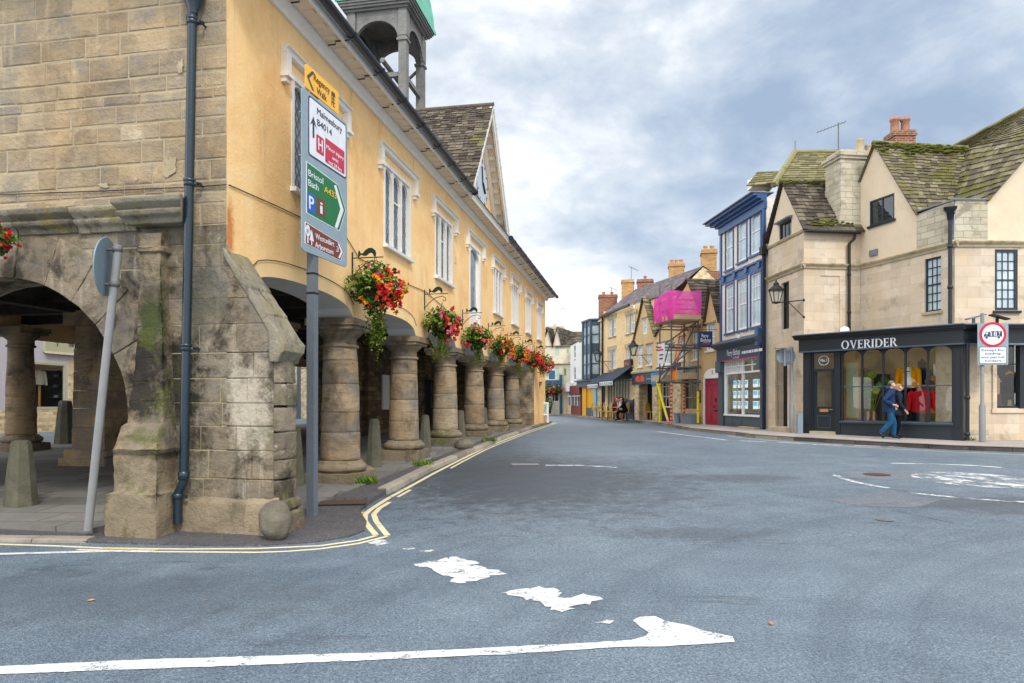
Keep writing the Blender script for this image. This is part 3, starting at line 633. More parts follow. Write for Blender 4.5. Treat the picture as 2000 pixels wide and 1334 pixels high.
def hallwin(c,door=False):
    x0,x1,z0,z1=(c-.78,c+.78,4.60,6.20) if not door else (c-.72,c+.72,3.72,6.20)
    f=MB(); w=.075; ZS=z1-.40
    if not door:
        f.box(x0,x0+w,-.012,.16,z0,z1); f.box(x1-w,x1,-.012,.16,z0,z1); f.box(x0+w,x1-w,-.010,.16,z1-w,z1); f.box(x0+w,x1-w,.0,.16,z0,z0+.05)
        lw=(x1-x0-2*w-2*.06)/3; L=[]
        for k in range(3):
            a=x0+w+k*(lw+.06); L.append((a,a+lw)); archhead(f,a,a+lw,z1-w-.22,z1-w,.03,.12)
            if k<2: f.box(a+lw,a+lw+.06,.005,.16,z0+.05,z1-w)
        f.box(L[1][0],L[1][1],.06,.10,z1-.62,z1-.59)
    else:
        f.box(x0,x0+.13,-.012,.19,z0,z1); f.box(x1-.13,x1,-.012,.19,z0,z1); f.box(x0+.13,x1-.13,-.01,.19,z1-.1,z1)
        archhead(f,x0+.13,x1-.13,z1-.42,z1-.1,.02,.16)
        f.box(x0+.13,x1-.13,.10,.16,z0,z0+.72); f.box(x0+.13,x0+.42,.10,.16,z0+.72,z1-.3); f.box(x1-.30,x1-.13,.10,.16,z0+.72,z1-.3); f.box(x0+.42,x1-.3,.10,.16,z1-.6,z1-.3)
        f.box(x0+.24,x1-.24,.08,.10,z0+.15,z0+.6)
        L=[(x0+.42,x1-.3)]
    o=f.build('window' if not door else 'balcony_door',M['white'],hall)
    g=MB(); 
    for a,b in L: g.box(a,b,.085,.095,z0+.04,z1-.09)
    gp=g.build('pane',M['glasslead'],o)
    if not door:
        l=MB()
        for a,b in L: lattice(l,a,b,z0+.05,z1-.1,.078)
        l.build('leading',M['leadbars'],o)
        s=MB(); s.profx([(.03,4.535),(-.09,4.535),(-.10,4.585),(.03,4.605)],x0-.03,x1+.03); s.build('sill',M['winwhite'],o)
    h=MB(); zt=6.46; P=[(0,0),(-.10,0),(-.12,-.035),(-.085,-.05),(-.07,-.10),(-.03,-.12),(0,-.12)]
    h.profx([(y,zt+z) for y,z in P],c-1.06,c+1.06)
    for s in(-1,1):
        xx=c+s*.995
        h.box(xx-.065,xx+.065,-.09,0,6.06,zt-.115); h.box(xx-.085,xx+.085,-.12,0,6.015,6.06); h.box(xx-.06,xx+.06,-.075,0,5.95,6.015)
    h.build('hood_mould',M['white'],o)
for i,c in enumerate(WC): hallwin(c,i==3)
vn=MB(); vx=H.x(889); vz=H.z(889,507); vn.box(vx-.1,vx+.1,-.008,.01,vz-.1,vz+.1)
for k in range(5): vn.box(vx-.08,vx+.08,-.014,-.008,vz-.08+k*.035,vz-.062+k*.035)
vn.build('air_vent',M['ochresmooth'],hall)
# eaves: bed mould, soffit with shallow ribs, fascia
ev=MB()
def eave(x0,x1):
    ev.profx([(0,6.86),(-.05,6.86),(-.07,6.92),(-.12,6.97),(-.13,7.02),(0,7.02)],x0,x1,0); ev.profx([(0,7.02),(-.40,7.05),(-.40,7.09),(0,7.09)],x0,x1,1)
    ev.profx([(-.40,6.99),(-.43,6.99),(-.44,7.10),(-.47,7.13),(-.47,7.16),(-.40,7.16)],x0,x1,0)
    x=x0+.3
    while x<x1: ev.box(x-.05,x+.05,-.34,-.13,7.022,7.045,1); x+=.34
eave(-.45,28.45)
ev.build('cornice',[M['white'],M['soffit']],hall)
gu=MB()
def halfround(x0,x1,y,z,r):
    n=10; pr=[(y+r*math.cos(PI+PI*k/n),z+r*math.sin(PI+PI*k/n)) for k in range(n+1)]; gu.profx(pr,x0,x1,0)
for a,b in((-.4,10.2),(15.35,28.6)):
    halfround(a,b,-.545,7.12,.075)
    x=a+.5
    while x<b: 
        halfround(x-.03,x+.03,-.545,7.125,.09); gu.tube([(x,-.16,6.985),(x,-.28,6.985),(x,-.28,7.03),(x,-.50,7.03)],.011,6); x+=1.12
    for e in(a,b): gu.disc((e,-.545,7.10),(1,0,0),.085,16,0,.02)
gu.build('gutter',M['gutter'],hall)
# roof
rf=MB(); e=.5; RZ=11.3
A=[(-e,-e,7.14),(28+e,-e,7.14),(28+e,HW+e,7.14),(-e,HW+e,7.14)]; r0,r1=(5.2,HW/2,RZ),(22.8,HW/2,RZ)
rf.face([A[0],A[1],r1,r0],0,.4); rf.face([A[2],A[3],r0,r1],0,.4); rf.face([A[3],A[0],r0],0,.4); rf.face([A[1],A[2],r1],0,.4)
DC=12.8; DH=2.72; DZ=10.5
for s in(-1,1):
    lo_f,lo_b=Vector((DC+s*DH,-.5,7.08)),Vector((DC+s*DH,3.9,7.08)); hi_f,hi_b=Vector((DC,-.5,DZ)),Vector((DC,5.2,DZ))
    tiles(rf,[lo_b,hi_b],[lo_f,hi_f],30,.21,.03)
rf.tube([(DC,-.5,DZ+.02),(DC,5.2,DZ+.02)],.075,8,0,.7)
rf.build('roof',M['slate_d'],hall)
dm=MB(); dm.face([(DC-2.45,-.01,7.1),(DC+2.45,-.01,7.1),(DC,-.01,10.2)],0)
for s in(-1,1):
    d=Vector((-s*DH,0,DZ-7.08)); L=d.length; d.normalize(); nn=Vector((s*d.z,0,abs(d.x))); b=Vector((DC+s*DH,0,7.08))
    def rk(t0,t1,y0,y1,n0,n1,mi):
        vs=[b+d*t+nn*q+Vector((0,y,0)) for t,q in((t0,n0),(t1,n0),(t1,n1),(t0,n1)) for y in(y0,y1)]
        dm.raw([vs[i] for i in(0,2,4,6,1,3,5,7)],[(0,1,2,3),(7,6,5,4),(0,4,5,1),(1,5,6,2),(2,6,7,3),(3,7,4,0)],mi)
    rk(0,L,-.46,-.40,-.20,.0,1); rk(0,L,-.40,0,-.06,-.02,2); rk(0,L,-.14,0,-.17,-.06,1); rk(.05,L,-.50,-.46,-.05,.01,1)
    t=.25
    while t<L: rk(t,t+.12,-.34,-.14,-.12,-.06,1); t+=.36
dmo=dm.build('dormer_gable',[M['ochre'],M['white'],M['soffit']],hall)
ck=MB(); ck.disc((DC,-.06,8.18),(0,-1,0),.86,40,0,.10); ckf=MB(); ckf.disc((DC,-.125,8.18),(0,-1,0),.74,40,0,.03)
cko=ck.build('clock',M['white'],dmo); ckf.build('clock_face',M['clock'],cko)
hd=MB()
for k in range(12):
    a=PI*2*k/12; hd.box(-.02,.02,-.15,-.142,.58,.70,0,.5,Matrix.Translation((DC,0,8.18))@Matrix.Rotation(a,4,'Y'))
hd.tube([(DC,-.155,8.18),(DC-.08,-.155,8.66)],.022,6); hd.tube([(DC,-.165,8.18),(DC+.30,-.165,7.95)],.03,6)
for k in range(40):
    a,b=2*PI*k/40,2*PI*(k+1)/40; hd.face([(DC+q*math.sin(t),-.143,8.18+q*math.cos(t)) for q,t in((.715,a),(.715,b),(.735,b),(.735,a))])
hd.build('clock_hands',M['iron'],cko)
# bell cupola
cu=MB(); cx0,cx1,cy0,cy1=16.6,18.9,3.6,5.9; zb,zs,zt=10.6,14.95,16.05
for x in(cx0,cx1-.3):
    for y in(cy0,cy1-.3): cu.box(x,x+.3,y,y+.3,zb,zs); cu.box(x-.05,x+.35,y-.05,y+.35,zs-.09,zs); cu.box(x,x+.3,y,y+.3,zs,zt); cu.box(x-.02,x+.32,y-.02,y+.32,zs+.1,zt-.1)
def arc_panel(side):
    c=(cx0+cx1)/2 if side in'ns' else (cy0+cy1)/2; h=(cx1-cx0)/2-.3; r=h-.04; n=14
    def P(u,v,z): return {'s':(c+u,cy0+.05+v,z),'n':(c+u,cy1-.05-v,z),'w':(cx0+.05+v,c+u,z),'e':(cx1-.05-v,c+u,z)}[side]
    for k in range(n):
        a,b=PI-PI*k/n,PI-PI*(k+1)/n
        for v in(0,.1): cu.face([P(r*math.cos(a),v,zs+.05+r*.82*math.sin(a)),P(r*math.cos(b),v,zs+.05+r*.82*math.sin(b)),P(r*math.cos(b),v,zt),P(r*math.cos(a),v,zt)])
        cu.face([P(r*math.cos(a),0,zs+.05+r*.82*math.sin(a)),P(r*math.cos(a),.1,zs+.05+r*.82*math.sin(a)),P(r*math.cos(b),.1,zs+.05+r*.82*math.sin(b)),P(r*math.cos(b),0,zs+.05+r*.82*math.sin(b))])
        # raised architrave
        ro=r+.12
        cu.face([P(q*math.cos(t),-.04,zs+.05+q*.82*math.sin(t)) for q,t in((r,a),(r,b),(ro,b),(ro,a))]); cu.face([P(q*math.cos(t),v,zs+.05+q*.82*math.sin(t)) for q,t,v in((ro,a,-.04),(ro,b,-.04),(ro,b,0),(ro,a,0))])
for s_ in'nsew': arc_panel(s_)
for z,e in((zt,.06),(zt+.08,.16),(zt+.16,.22),(zt+.24,.27)): cu.box(cx0-e,cx1+e,cy0-e,cy1+e,z,z+.078)
for zz in(12.35,13.6):
    cu.box(cx0+.3,cx1-.3,cy0+.1,cy0+.25,zz,zz+.16); cu.box(cx0+.3,cx1-.3,cy1-.25,cy1-.1,zz,zz+.16); cu.box(cx0+.1,cx0+.25,cy0+.3,cy1-.3,zz,zz+.16)
cu.tube([(cx1-.15,cy0+.1,14.9),(cx1-.15,cy1-.15,13.2)],.07,4); cu.tube([(cx0+.15,cy1-.1,14.9),(cx1-.3,cy1-.15,13.4)],.07,4)
cu.tube([(cx0+.2,4.6,14.3),(cx1-.2,4.6,14.3)],.1,6)
cup=cu.build('cupola',M['greywood'],hall)
for s_,yy in(('s',cy0+.09),('n',cy1-.09)):
    ms=MB(); c=(cx0+cx1)/2; r=.80
    for k in range(-12,13):
        u=k*.07
        if abs(u)<r: h=math.sqrt(r*r-u*u)*.84; ms.box(c+u-.015,c+u+.015,yy,yy+.015,zs+.05-h*.25,zs+.05+h)
    for k in range(-3,12):
        z=k*.07; h=math.sqrt(max(0,r*r-(z/.84)**2)) if z>0 else r
        ms.box(c-h,c+h,yy-.012,yy,zs+.05+z-.014,zs+.05+z+.014)
    ms.build('bird_mesh',M['meshdark'],cup)
dk=MB(); c=(cx0+cx1)/2; r=.84; P=[(c+r*math.cos(PI*k/14),zs+.05+r*.82*math.sin(PI*k/14)) for k in range(15)]; dk.prism(P+[(c-r,zs-.35),(c+r,zs-.35)],cy1-.2,cy1-.17); dk.build('dark_backing',M['meshdark'],cup)  # solid panel added to imitate the darkness of overlapping mesh inside the cupola
cd=MB(); hc=((cx0+cx1)/2,(cy0+cy1)/2); prof=[(1.46,16.37),(1.46,16.44),(1.40,16.55),(1.37,17.0),(1.29,17.5),(1.15,18.05),(.8,18.5),(.42,18.8),(.2,19.1),(.08,19.6)]
for a,b in zip(prof,prof[1:]):
    for k in range(4):
        t0,t1=PI/4+k*PI/2,PI/4+(k+1)*PI/2; q=math.sqrt(2)
        cd.face([(hc[0]+a[0]*q*math.cos(t0),hc[1]+a[0]*q*math.sin(t0),a[1]),(hc[0]+a[0]*q*math.cos(t1),hc[1]+a[0]*q*math.sin(t1),a[1]),(hc[0]+b[0]*q*math.cos(t1),hc[1]+b[0]*q*math.sin(t1),b[1]),(hc[0]+b[0]*q*math.cos(t0),hc[1]+b[0]*q*math.sin(t0),b[1])])
        cd.tube([(hc[0]+a[0]*q*math.cos(t0),hc[1]+a[0]*q*math.sin(t0),a[1]),(hc[0]+b[0]*q*math.cos(t0),hc[1]+b[0]*q*math.sin(t0),b[1])],.05,6)
cd.build('dome',M['copper'],cup)
bl=MB(); bl.lathe([(.05,14.15),(.16,14.1),(.2,13.9),(.26,13.65),(.36,13.5),(.3,13.5)],hc[0],hc[1],16); bl.tube([(hc[0],hc[1],14.3),(hc[0],hc[1],14.1)],.05); bl.tube([(hc[0],hc[1],13.6),(hc[0],hc[1],12.9)],.02,6); bl.build('bell',M['irongreen'],cup)
# columns
def fz(s,q):
    p=H.w(s,q,0); return road_z(p.x,p.y)+.10
def column(s,q,sq=False,name='column',lift=0.0):
    cb=MB(); zb=fz(s,q)-.04; rng=.34*R.uniform(.98,1.03)
    if sq:
        z=zb+.35
        cb.bbox(s-.56,s+.56,q-.56,q+.56,zb,zb+.18,.03,0,.3); cb.bbox(s-.49,s+.49,q-.49,q+.49,zb+.18,zb+.35,.04,0,.6)
        while z<2.75+lift:
            h=min(R.uniform(.3,.5),2.75+lift-z); w=.40-.05*(z/3); 
            cb.box(s-w,s+w,q-w,q+w,z,z+h-.008,0,R.random()*.7); z+=h
        cb.box(s-.5,s+.5,q-.5,q+.5,2.75+lift,3.05+lift,0,.4); cb.build(name,M['column'],hall); return
    pz=zb+R.uniform(.2,.26)
    # irregular square plinth block
    j=lambda:R.uniform(-.03,.03); w=.47
    pb_=MB(); pb_.slab([(s-w+j(),q-w+j()),(s+w+j(),q-w+j()),(s+w+j(),q+w+j()),(s-w+j(),q+w+j())],zb,pz,0,R.random()*.5); pb_.lathe([(.36,pz-.02),(.41,pz),(.455,pz+.04),(.465,pz+.09),(.44,pz+.14),(.40,pz+.155),(.395,pz+.18),(.36,pz+.20),(.3,pz+.21)],s,q,30,0,.55,sq=.03); erode(pb_.build('column_base',M['plinth'],hall),.03,3,.016,5,.14)
    n=30
    z=pz+.21; top=2.60+lift
    while z<top-.05:
        h=R.uniform(.34,.62); 
        if top-z-h<.2: h=top-z
        f=lambda zz:rng*(1-.17*((zz-pz)/(2.7-pz))**1.5)
        t=R.random(); cx,cy=s+R.uniform(-.006,.006),q+R.uniform(-.006,.006)
        ks=[0,.012]+[h*k/7 for k in range(1,7)]+[h-.012,h]
        cb.lathe([(f(z+k)-(.010 if k in(0,h) else 0),z+k) for k in ks],cx,cy,n,0,t,sq=.022); z+=h
    cb.lathe([(r,z_+lift) for r,z_ in((.285,2.52),(.315,2.53),(.325,2.555),(.315,2.58),(.285,2.59))],s,q,n,0,.5)
    cb.lathe([(r,z_+lift) for r,z_ in((.285,2.60),(.285,2.70),(.30,2.71),(.36,2.76),(.395,2.80),(.40,2.83))],s,q,n,0,.35)
    w=.42; cb.bbox(s-w,s+w,q-w,q+w,2.83+lift,2.90+lift,.02,0,.4); w=.45; cb.box(s-w,s+w,q-w,q+w,2.90+lift,3.015+lift,0,.55)
    cb.build(name,M['column'],hall)
for s in COLX: column(s,.40)
for s,q in((4.0,3.6),(7.33,3.6),(4.0,10.5),(7.33,10.5),(10.66,10.5),(14,10.5),(17.3,10.5)): column(s,q,lift=.42)
for s in(5.4,8.7): column(s,6.45,True,'pier',.42)
cl=MB(); cl.face([(.5,.3,3.85),(28,.3,3.85),(28,HW-.1,3.85),(.5,HW-.1,3.85)]); cl.build('ceiling',M['ceil'],hall)
bm_=MB(); s=1.0
while s<27: bm_.box(s-.12,s+.12,.62,HW-.2,3.56,3.85,0,R.random()); s+=1.66
for q in(3.6,6.8): bm_.box(.62,27.8,q-.15,q+.15,3.43,3.56,0,.4)
bm_.build('beams',M['beam'],hall)
iw=MB(); dx0,dx1=H.x(829,3.9),H.x(852,3.9)
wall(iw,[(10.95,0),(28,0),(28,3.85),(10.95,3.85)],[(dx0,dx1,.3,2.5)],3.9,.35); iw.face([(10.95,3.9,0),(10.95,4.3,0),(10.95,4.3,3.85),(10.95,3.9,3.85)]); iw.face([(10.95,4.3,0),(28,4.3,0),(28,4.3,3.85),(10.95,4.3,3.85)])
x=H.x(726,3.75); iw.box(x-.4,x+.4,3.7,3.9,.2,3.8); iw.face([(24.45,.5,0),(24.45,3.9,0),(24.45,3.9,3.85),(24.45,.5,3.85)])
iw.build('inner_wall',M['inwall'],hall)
dr=MB(); dr.box(dx0,dx1,4.15,4.2,.3,2.5); dr.box(dx0+.1,dx1-.1,4.12,4.15,.5,1.2); dr.box(dx0+.1,dx1-.1,4.12,4.15,1.4,2.35); dr.build('inner_door',M['charcoald'],hall)
nb=MB(); x=H.x(757,3.8); nb.box(x-.3,x+.3,3.84,3.9,1.3,2.5); nb.build('notice_board',M['whitewall'],hall)
# downpipe with hopper head
dp=MB(); y=-.14; X=lambda px,yy=y:gxp(px,yy)
zt=gzp(376,20,y); zl=gzp(359,935,y)
pt=lambda px,z:(X(px),y,z)
dp.tube([pt(376,zt),pt(359,zl+.0)],.052,14)
dp.tube([pt(359,zl+.05),pt(358.5,zl-.03),pt(354,zl-.10),pt(349,zl-.15),pt(347.5,zl-.22),pt(347,.16)],.05,14)
for py,px in((40,375.5),(356,370),(678,363.5)):
    z=gzp(px,py,y); dp.lathe([(.054,z-.05),(.064,z-.045),(.064,z-.01),(.060,z),(.068,z+.005),(.068,z+.035),(.054,z+.04)],X(px),y,14); dp.box(X(px)-.02,X(px)+.12,y+.02,y+.06,z-.03,z+.0); dp.tube([(X(px)+.085,y,z-.015),(X(px)+.085,.0,z-.015)],.012,6); dp.box(X(px),X(px)+.1,y-.012,y+.012,z-.03,z)
dp.lathe([(.054,zl-.01),(.066,zl),(.066,zl+.08),(.054,zl+.09)],X(359),y,14); z=zl-.24; dp.lathe([(.052,z),(.064,z+.01),(.064,z+.06),(.052,z+.07)],X(347.5),y,14); dp.box(X(347.5),X(347.5)+.12,y-.012,y+.012,z+.01,z+.05)
dp.lathe([(.055,zt-.05),(.06,zt),(.10,zt+.10),(.13,zt+.2),(.14,zt+.42),(.15,zt+.45)],X(377),y,16)
gbuild(dp,'downpipe',M['pipeblue'])
ca=MB(); pts=[(gxp(px,-.03),-.03,gzp(px,py,-.03)) for px,py in((-400,398),(-100,385),(0,380),(200,373),(300,368),(370,366),(442,360.5))]; ca.tube(pts,.006,6)
gbuild(ca,'cable',M['iron'])
cb_=MB(); cpx=[(447,361),(540,402),(620,440),(676,462),(690,485),(702,505),(735,520),(790,552),(832,570),(880,612),(905,628)]
cb_.tube([(H.x(a,-.015),-.015,H.z(a,b,-.015)) for a,b in cpx],.007,6)
cpx=[]
for a,b in bays[:2]:
    cpx=[(x,-.018,min(3.55,bayz(x)+.22)) for x in[a+(b-a)*k/16 for k in range(17)]]; cb_.tube(cpx,.007,6)
cb_.build('cable',M['brownleg'],hall)
# corbel stone where the first arch springs
cs=MB(); cs.bbox(.42,.72,-.10,.3,2.90,3.03,.03,0,.4); cs.build('corbel',M['cope'],hall)
# hanging basket brackets
BK=[(H.x(733,-.42),-.42)]+[(7.55,-.42),(10.95,-.42),(14.25,-.42),(17.55,-.42),(20.85,-.42),(24.1,-.42)]
def bracket(s):
    b=MB(); z=4.02
    b.box(s-.012,s+.012,-.02,0,3.66,4.12); b.tube([(s,-.01,z),(s,-.56,z)],.010,6)
    b.tube([(s,-.01,3.70),(s,-.12,3.82),(s,-.26,3.93),(s,-.42,3.965),(s,-.5,3.93),(s,-.51,3.87),(s,-.46,3.85),(s,-.44,3.89)],.009,6)
    fish=[(-.04,4.03),(-.07,4.05),(-.10,4.09),(-.17,4.06),(-.24,4.06),(-.30,4.11),(-.36,4.13),(-.41,4.09),(-.42,4.04),(-.47,4.05),(-.48,4.12),(-.45,4.19),(-.38,4.24),(-.29,4.24),(-.21,4.19),(-.15,4.12),(-.10,4.12),(-.06,4.20),(-.03,4.14),(-.035,4.09)]
    fish=[(y*.72-.09,4.03+(z_-4.03)*.72) for y,z_ in fish]; b.raw([(s-.006,y,z_) for y,z_ in fish]+[(s+.006,y,z_) for y,z_ in fish],[tuple(range(len(fish))),tuple(range(2*len(fish)-1,len(fish)-1,-1))]+[(i,(i+1)%len(fish),len(fish)+(i+1)%len(fish),len(fish)+i) for i in range(len(fish))])
    b.build('basket_bracket',M['irongreen'],hall)
for s,o in BK: bracket(s)

for px,py,w,h in((333,327,.085,.17),(355,131,.05,.08),(268,350,.025,.025),(205,363,.09,.03)):
    lm=MB(); x,z=gxp(px),gzp(px,py); n=40; f=lambda k:.9+.75*mnoise.noise((px,math.cos(2*PI*k/n)*1.6,math.sin(2*PI*k/n)*1.6))
    lm.face([(x+w*f(k)*math.cos(2*PI*k/n),-.024,z+h*f(k)*math.sin(2*PI*k/n)) for k in range(n)]); gbuild(lm,'lime_patch',M['mortar'])
# ---------------------------------------------------------------- ground, kerbs and painted markings
mb=MB(); ys=[-30,-15]+[-10+i*1.0 for i in range(52)]+[60,90,150,400]
for a,b in zip(ys,ys[1:]): mb.face([(-200,a,road_z(0,a)),(200,a,road_z(0,a)),(200,b,road_z(0,b)),(-200,b,road_z(0,b))])
mb.build('road',M['road'],kind='structure')
def onroad(p,off): return Vector((p[0],p[1],road_z(p[0],p[1])+off))
def dens(P,n):
    out=[]
    for a,b in zip(P,P[1:]): out+=[a.lerp(b,k/n) for k in range(n)]
    return out+[P[-1]]
# footway round the hall
KO=[(-1500,1040,.03),(-600,1048,.03),(-200,1053,.03),(0,1057,.03),(200,1062,.025),(400,1067,.02),(520,1067,.02),(620,1060,.02),(680,1050,.02),(712,1038,.02),(716,1022,.03),(706,1008,.04),(703,999,.05),(722,985,.07),(760,962,.09),(800,942,.09),(840,920,.09),(890,898,.09),(950,873.5,.09),(1005,851,.09),(1050,832.5,.09),(1078,824.5,.09)]
O=[(gpt(a,b,0),o) for a,b,o in KO]; O.append((H.w(29.0,.5,0),.09)); O.append((H.w(29.5,6,0),.09)); O.append((H.w(29.5,HW+2,0),.09))
mb=MB(); P=[]
for p,o in O:
    l=H.loc((p.x,p.y,0)); q=H.w(clamp(l.x,.7,27.5),clamp(l.y,.5,HW),0); P.append((onroad(p,o),onroad(q,.088),onroad(p,-.03)))
for a,b in zip(P,P[1:]):
    n=6
    for k in range(n):
        f=lambda i,t:a[i].lerp(b[i],t)
        t0,t1=k/n,(k+1)/n
        mb.face([f(0,t0),f(0,t1),f(1,t1),f(1,t0)]); mb.face([f(2,t0),f(2,t1),f(0,t1),f(0,t0)])
mb.build('footway_left',M['pave'],kind='structure')
# flagged arcade floor
mb=MB(); n=30
for k in range(n):
    s0,s1=-.35+29.0*k/n,-.35+29.0*(k+1)/n
    q0=-.22 if s0>.3 else 1.5
    mb.face([onroad(H.w(s0,q0,0),.105),onroad(H.w(s1,q0,0),.105),onroad(H.w(s1,HW+.3,0),.105),onroad(H.w(s0,HW+.3,0),.105)])
    mb.face([onroad(H.w(s0,q0,0),.02),onroad(H.w(s1,q0,0),.02),onroad(H.w(s1,q0,0),.105),onroad(H.w(s0,q0,0),.105)])
mb.face([onroad(H.w(-.35,q,0),z) for q,z in((1.5,.0),(HW+.3,.0),(HW+.3,.105),(1.5,.105))])
mb.build('arcade_floor',M['flag'],kind='structure')
# kerbs
def kerb(P,w,h,L,name,side=1,km='kerb'):
    """P world points along the road edge; stones of length L with the top h above the road"""
    mb=MB(); D=[0]
    for a,b in zip(P,P[1:]): D.append(D[-1]+(b-a).length)
    def pos(d):
        for i in range(len(P)-1):
            if d<=D[i+1] or i==len(P)-2: return P[i].lerp(P[i+1],(d-D[i])/max(D[i+1]-D[i],1e-6))
    d=0
    while d<D[-1]-.2:
        e=min(d+L*R.uniform(.85,1.15),D[-1]); t=R.random(); k=3; g=.006
        for i in range(k):
            a,b=pos(d+(e-d)*i/k+(g if i==0 else 0)),pos(d+(e-d)*(i+1)/k-(g if i==k-1 else 0)); T=(b-a); T.z=0; T.normalize(); nn=Vector((-T.y,T.x,0))*side
            def pr(p): return [onroad(p,-.03),onroad(p+nn*.012,h*.7),onroad(p+nn*.035,h),onroad(p+nn*w,h+.004),onroad(p+nn*w,-.03)]
            pa,pb=pr(a),pr(b); m=len(pa)
            for q in range(m-1): mb.face([pa[q],pb[q],pb[q+1],pa[q+1]],0,t)
            if i==0: mb.face(pa,0,t)
            if i==k-1: mb.face(pb,0,t)
        d=e
    mb.build(name,M[km],kind='structure')
kerb([gpt(a,b) for a,b in((757,966),(800,944),(840,922),(890,900),(950,875),(1005,852),(1050,833.5),(1080,825))],.17,.105,.95,'kerb_left')
kerb([gpt(a,b) for a,b in((-700,1050),(-200,1056),(0,1060),(168,1061.5))],.17,.045,1.0,'kerb_front')
RK=[(1040,807),(1077,809.3),(1110,812),(1150,817),(1182,821),(1240,825),(1287,830),(1350,841.5),(1435,850),(1470,855),(1550,861),(1640,866.5),(1750,873),(1865,879),(2000,883.5),(2200,890),(2600,896)]
RP=[gpt(a,b) for a,b in RK]
kerb(RP[:11],.16,.12,.95,'kerb_right'); kerb(RP[10:],.16,.12,.95,'kerb_right',km='kerbdark')
mb=MB()
IN=[Vector((p.x+(16 if i>1 else 6),p.y+(10 if i<8 else 6),0)) for i,p in enumerate(RP)]; IN[0]=Vector((-2,90,0)); IN[1]=Vector((4,95,0))
for i in range(len(RP)-1):
    a,b,c,d=RP[i],RP[i+1],IN[i+1],IN[i]; n=4
    for k in range(n):
        f=lambda p,q,t:onroad(p.lerp(q,t),.122)
        mb.face([f(a,b,k/n)+Vector((0,0,0)),f(a,b,(k+1)/n),f(d,c,(k+1)/n),f(d,c,k/n)])
mb.build('footway_right',M['rpave'],kind='structure')
# painted markings, sheets a few millimetres above the road
def ribbon(name,pts,w,m,off=.004,n=4):
    P=[gpt(a,b,0) for a,b in pts]; P=dens(P,n); mb=MB(); prev=None
    for i,p in enumerate(P):
        T=P[min(i+1,len(P)-1)]-P[max(i-1,0)]; T.z=0; T.normalize(); nn=Vector((-T.y,T.x,0))*w/2
        cur=(onroad(p+nn,off),onroad(p-nn,off))
        if prev: mb.face([prev[0],prev[1],cur[1],cur[0]])
        prev=cur
    return mb.build(name,m,kind='structure')
def ppoly(name,pts,m,off=.005,rag=.018):
    P=[gpt(a,b,0) for a,b in pts]; Q=[]
    for a,b in zip(P,P[1:]+P[:1]):
        n=max(1,int((b-a).length/.05)); Q+=[a.lerp(b,k/n)+Vector((R.gauss(0,rag),R.gauss(0,rag),0))*(.9 if k else .4) for k in range(n)]
    mb=MB(); mb.face([onroad(p,off) for p in Q]); return mb.build(name,m,kind='structure')
YI=[(1083,825.5),(1045,838),(990,858),(940,878.5),(890,903),(845,926),(800,951),(760,972.5),(735,988),(722,997),(713,1006),(712.5,1018),(725,1035),(734,1045)]
YO=[(1088,826),(1052,838.5),(998,858.5),(950,878),(905,901),(880,915)]
ribbon('yellow_line',YI,.075,M['myellow']); ribbon('yellow_line',YO,.06,M['myellow']); ribbon('yellow_line',[(802,957),(777,971)],.06,M['myellow'])
ribbon('yellow_line',[(761,981),(741,993),(730,1005),(734.5,1018),(746,1033),(757,1046.5)],.075,M['myellow'])
ribbon('yellow_line',[(712,1000),(702,1004),(699,1012),(705,1021),(712,1028)],.05,M['myellow2'],.003)
ribbon('yellow_line',[(-900,1052),(-300,1058.5),(0,1063.5),(100,1066.5),(200,1071),(350,1073),(500,1072),(625,1066.5),(700,1056),(735,1046.5)],.06,M['myellow'])
ribbon('yellow_line',[(150,1074),(300,1078),(500,1079.5),(560,1077.5),(625,1072.5),(700,1062),(757,1048)],.06,M['myellow'])
ribbon('yellow_line',[(200,1072),(260,1073.5),(310,1074.2)],.05,M['myellow2'],.0055)
ribbon('edge_line',[(-900,1070),(-300,1077),(0,1083),(225,1077),(300,1078)],.09,M['mwhite'],.0065)
ppoly('white_marking',[(-60,1308),(0,1303),(220,1292),(270,1290),(500,1283),(800,1274),(1000,1264),(1120,1258.5),(1235,1251),(1262,1243),(1268,1237),(1250,1225),(1235,1213),(1250,1206),(1280,1204.5),(1300,1214),(1350,1224),(1372,1232),(1430,1244),(1435,1255),(1300,1263.5),(1215,1264.5),(1000,1278.5),(500,1300),(0,1318),(-60,1321)],M['mwhite'],rag=.0035)
ppoly('white_marking',[(806,1102),(890,1088),(922,1096),(952,1110),(990,1121),(955,1128),(935,1133),(895,1140),(880,1125),(845,1117)],M['mwhite'],rag=.03)
ppoly('white_marking',[(978,1158),(1052,1146),(1086,1151),(1104,1170),(1152,1163),(1172,1171),(1102,1197),(1075,1191),(1058,1176)],M['mwhite'],rag=.03)
ppoly('white_marking',[(1160,1218),(1185,1211),(1198,1214),(1190,1219)],M['mworn'])
ppoly('worn_marking',[(718,1061),(735,1055),(752,1055),(765,1059),(748,1064),(732,1067)],M['mworn'])
ppoly('worn_marking',[(786,1072),(806,1069),(812,1072),(795,1075)],M['mworn'])
ppoly('worn_marking',[(818,1077),(846,1073),(850,1075),(828,1079)],M['mworn'])
ribbon('worn_marking',[(1065,909),(1130,909),(1205,913)],.14,M['mworn'])
ribbon('dashed_line',[(1284,843),(1345,851),(1420,860)],.11,M['mwhite'])
for a,b in(((1444,861),(1497,863.5)),((1518,864),(1570,866.5)),((1588,868),(1645,869.8)),((1668,870.5),(1720,871.8))): ribbon('dashed_line',[a,b],.12,M['mwhite'])
ribbon('dashed_line',[(1735,872.5),(1800,875)],.09,M['mwhite'])
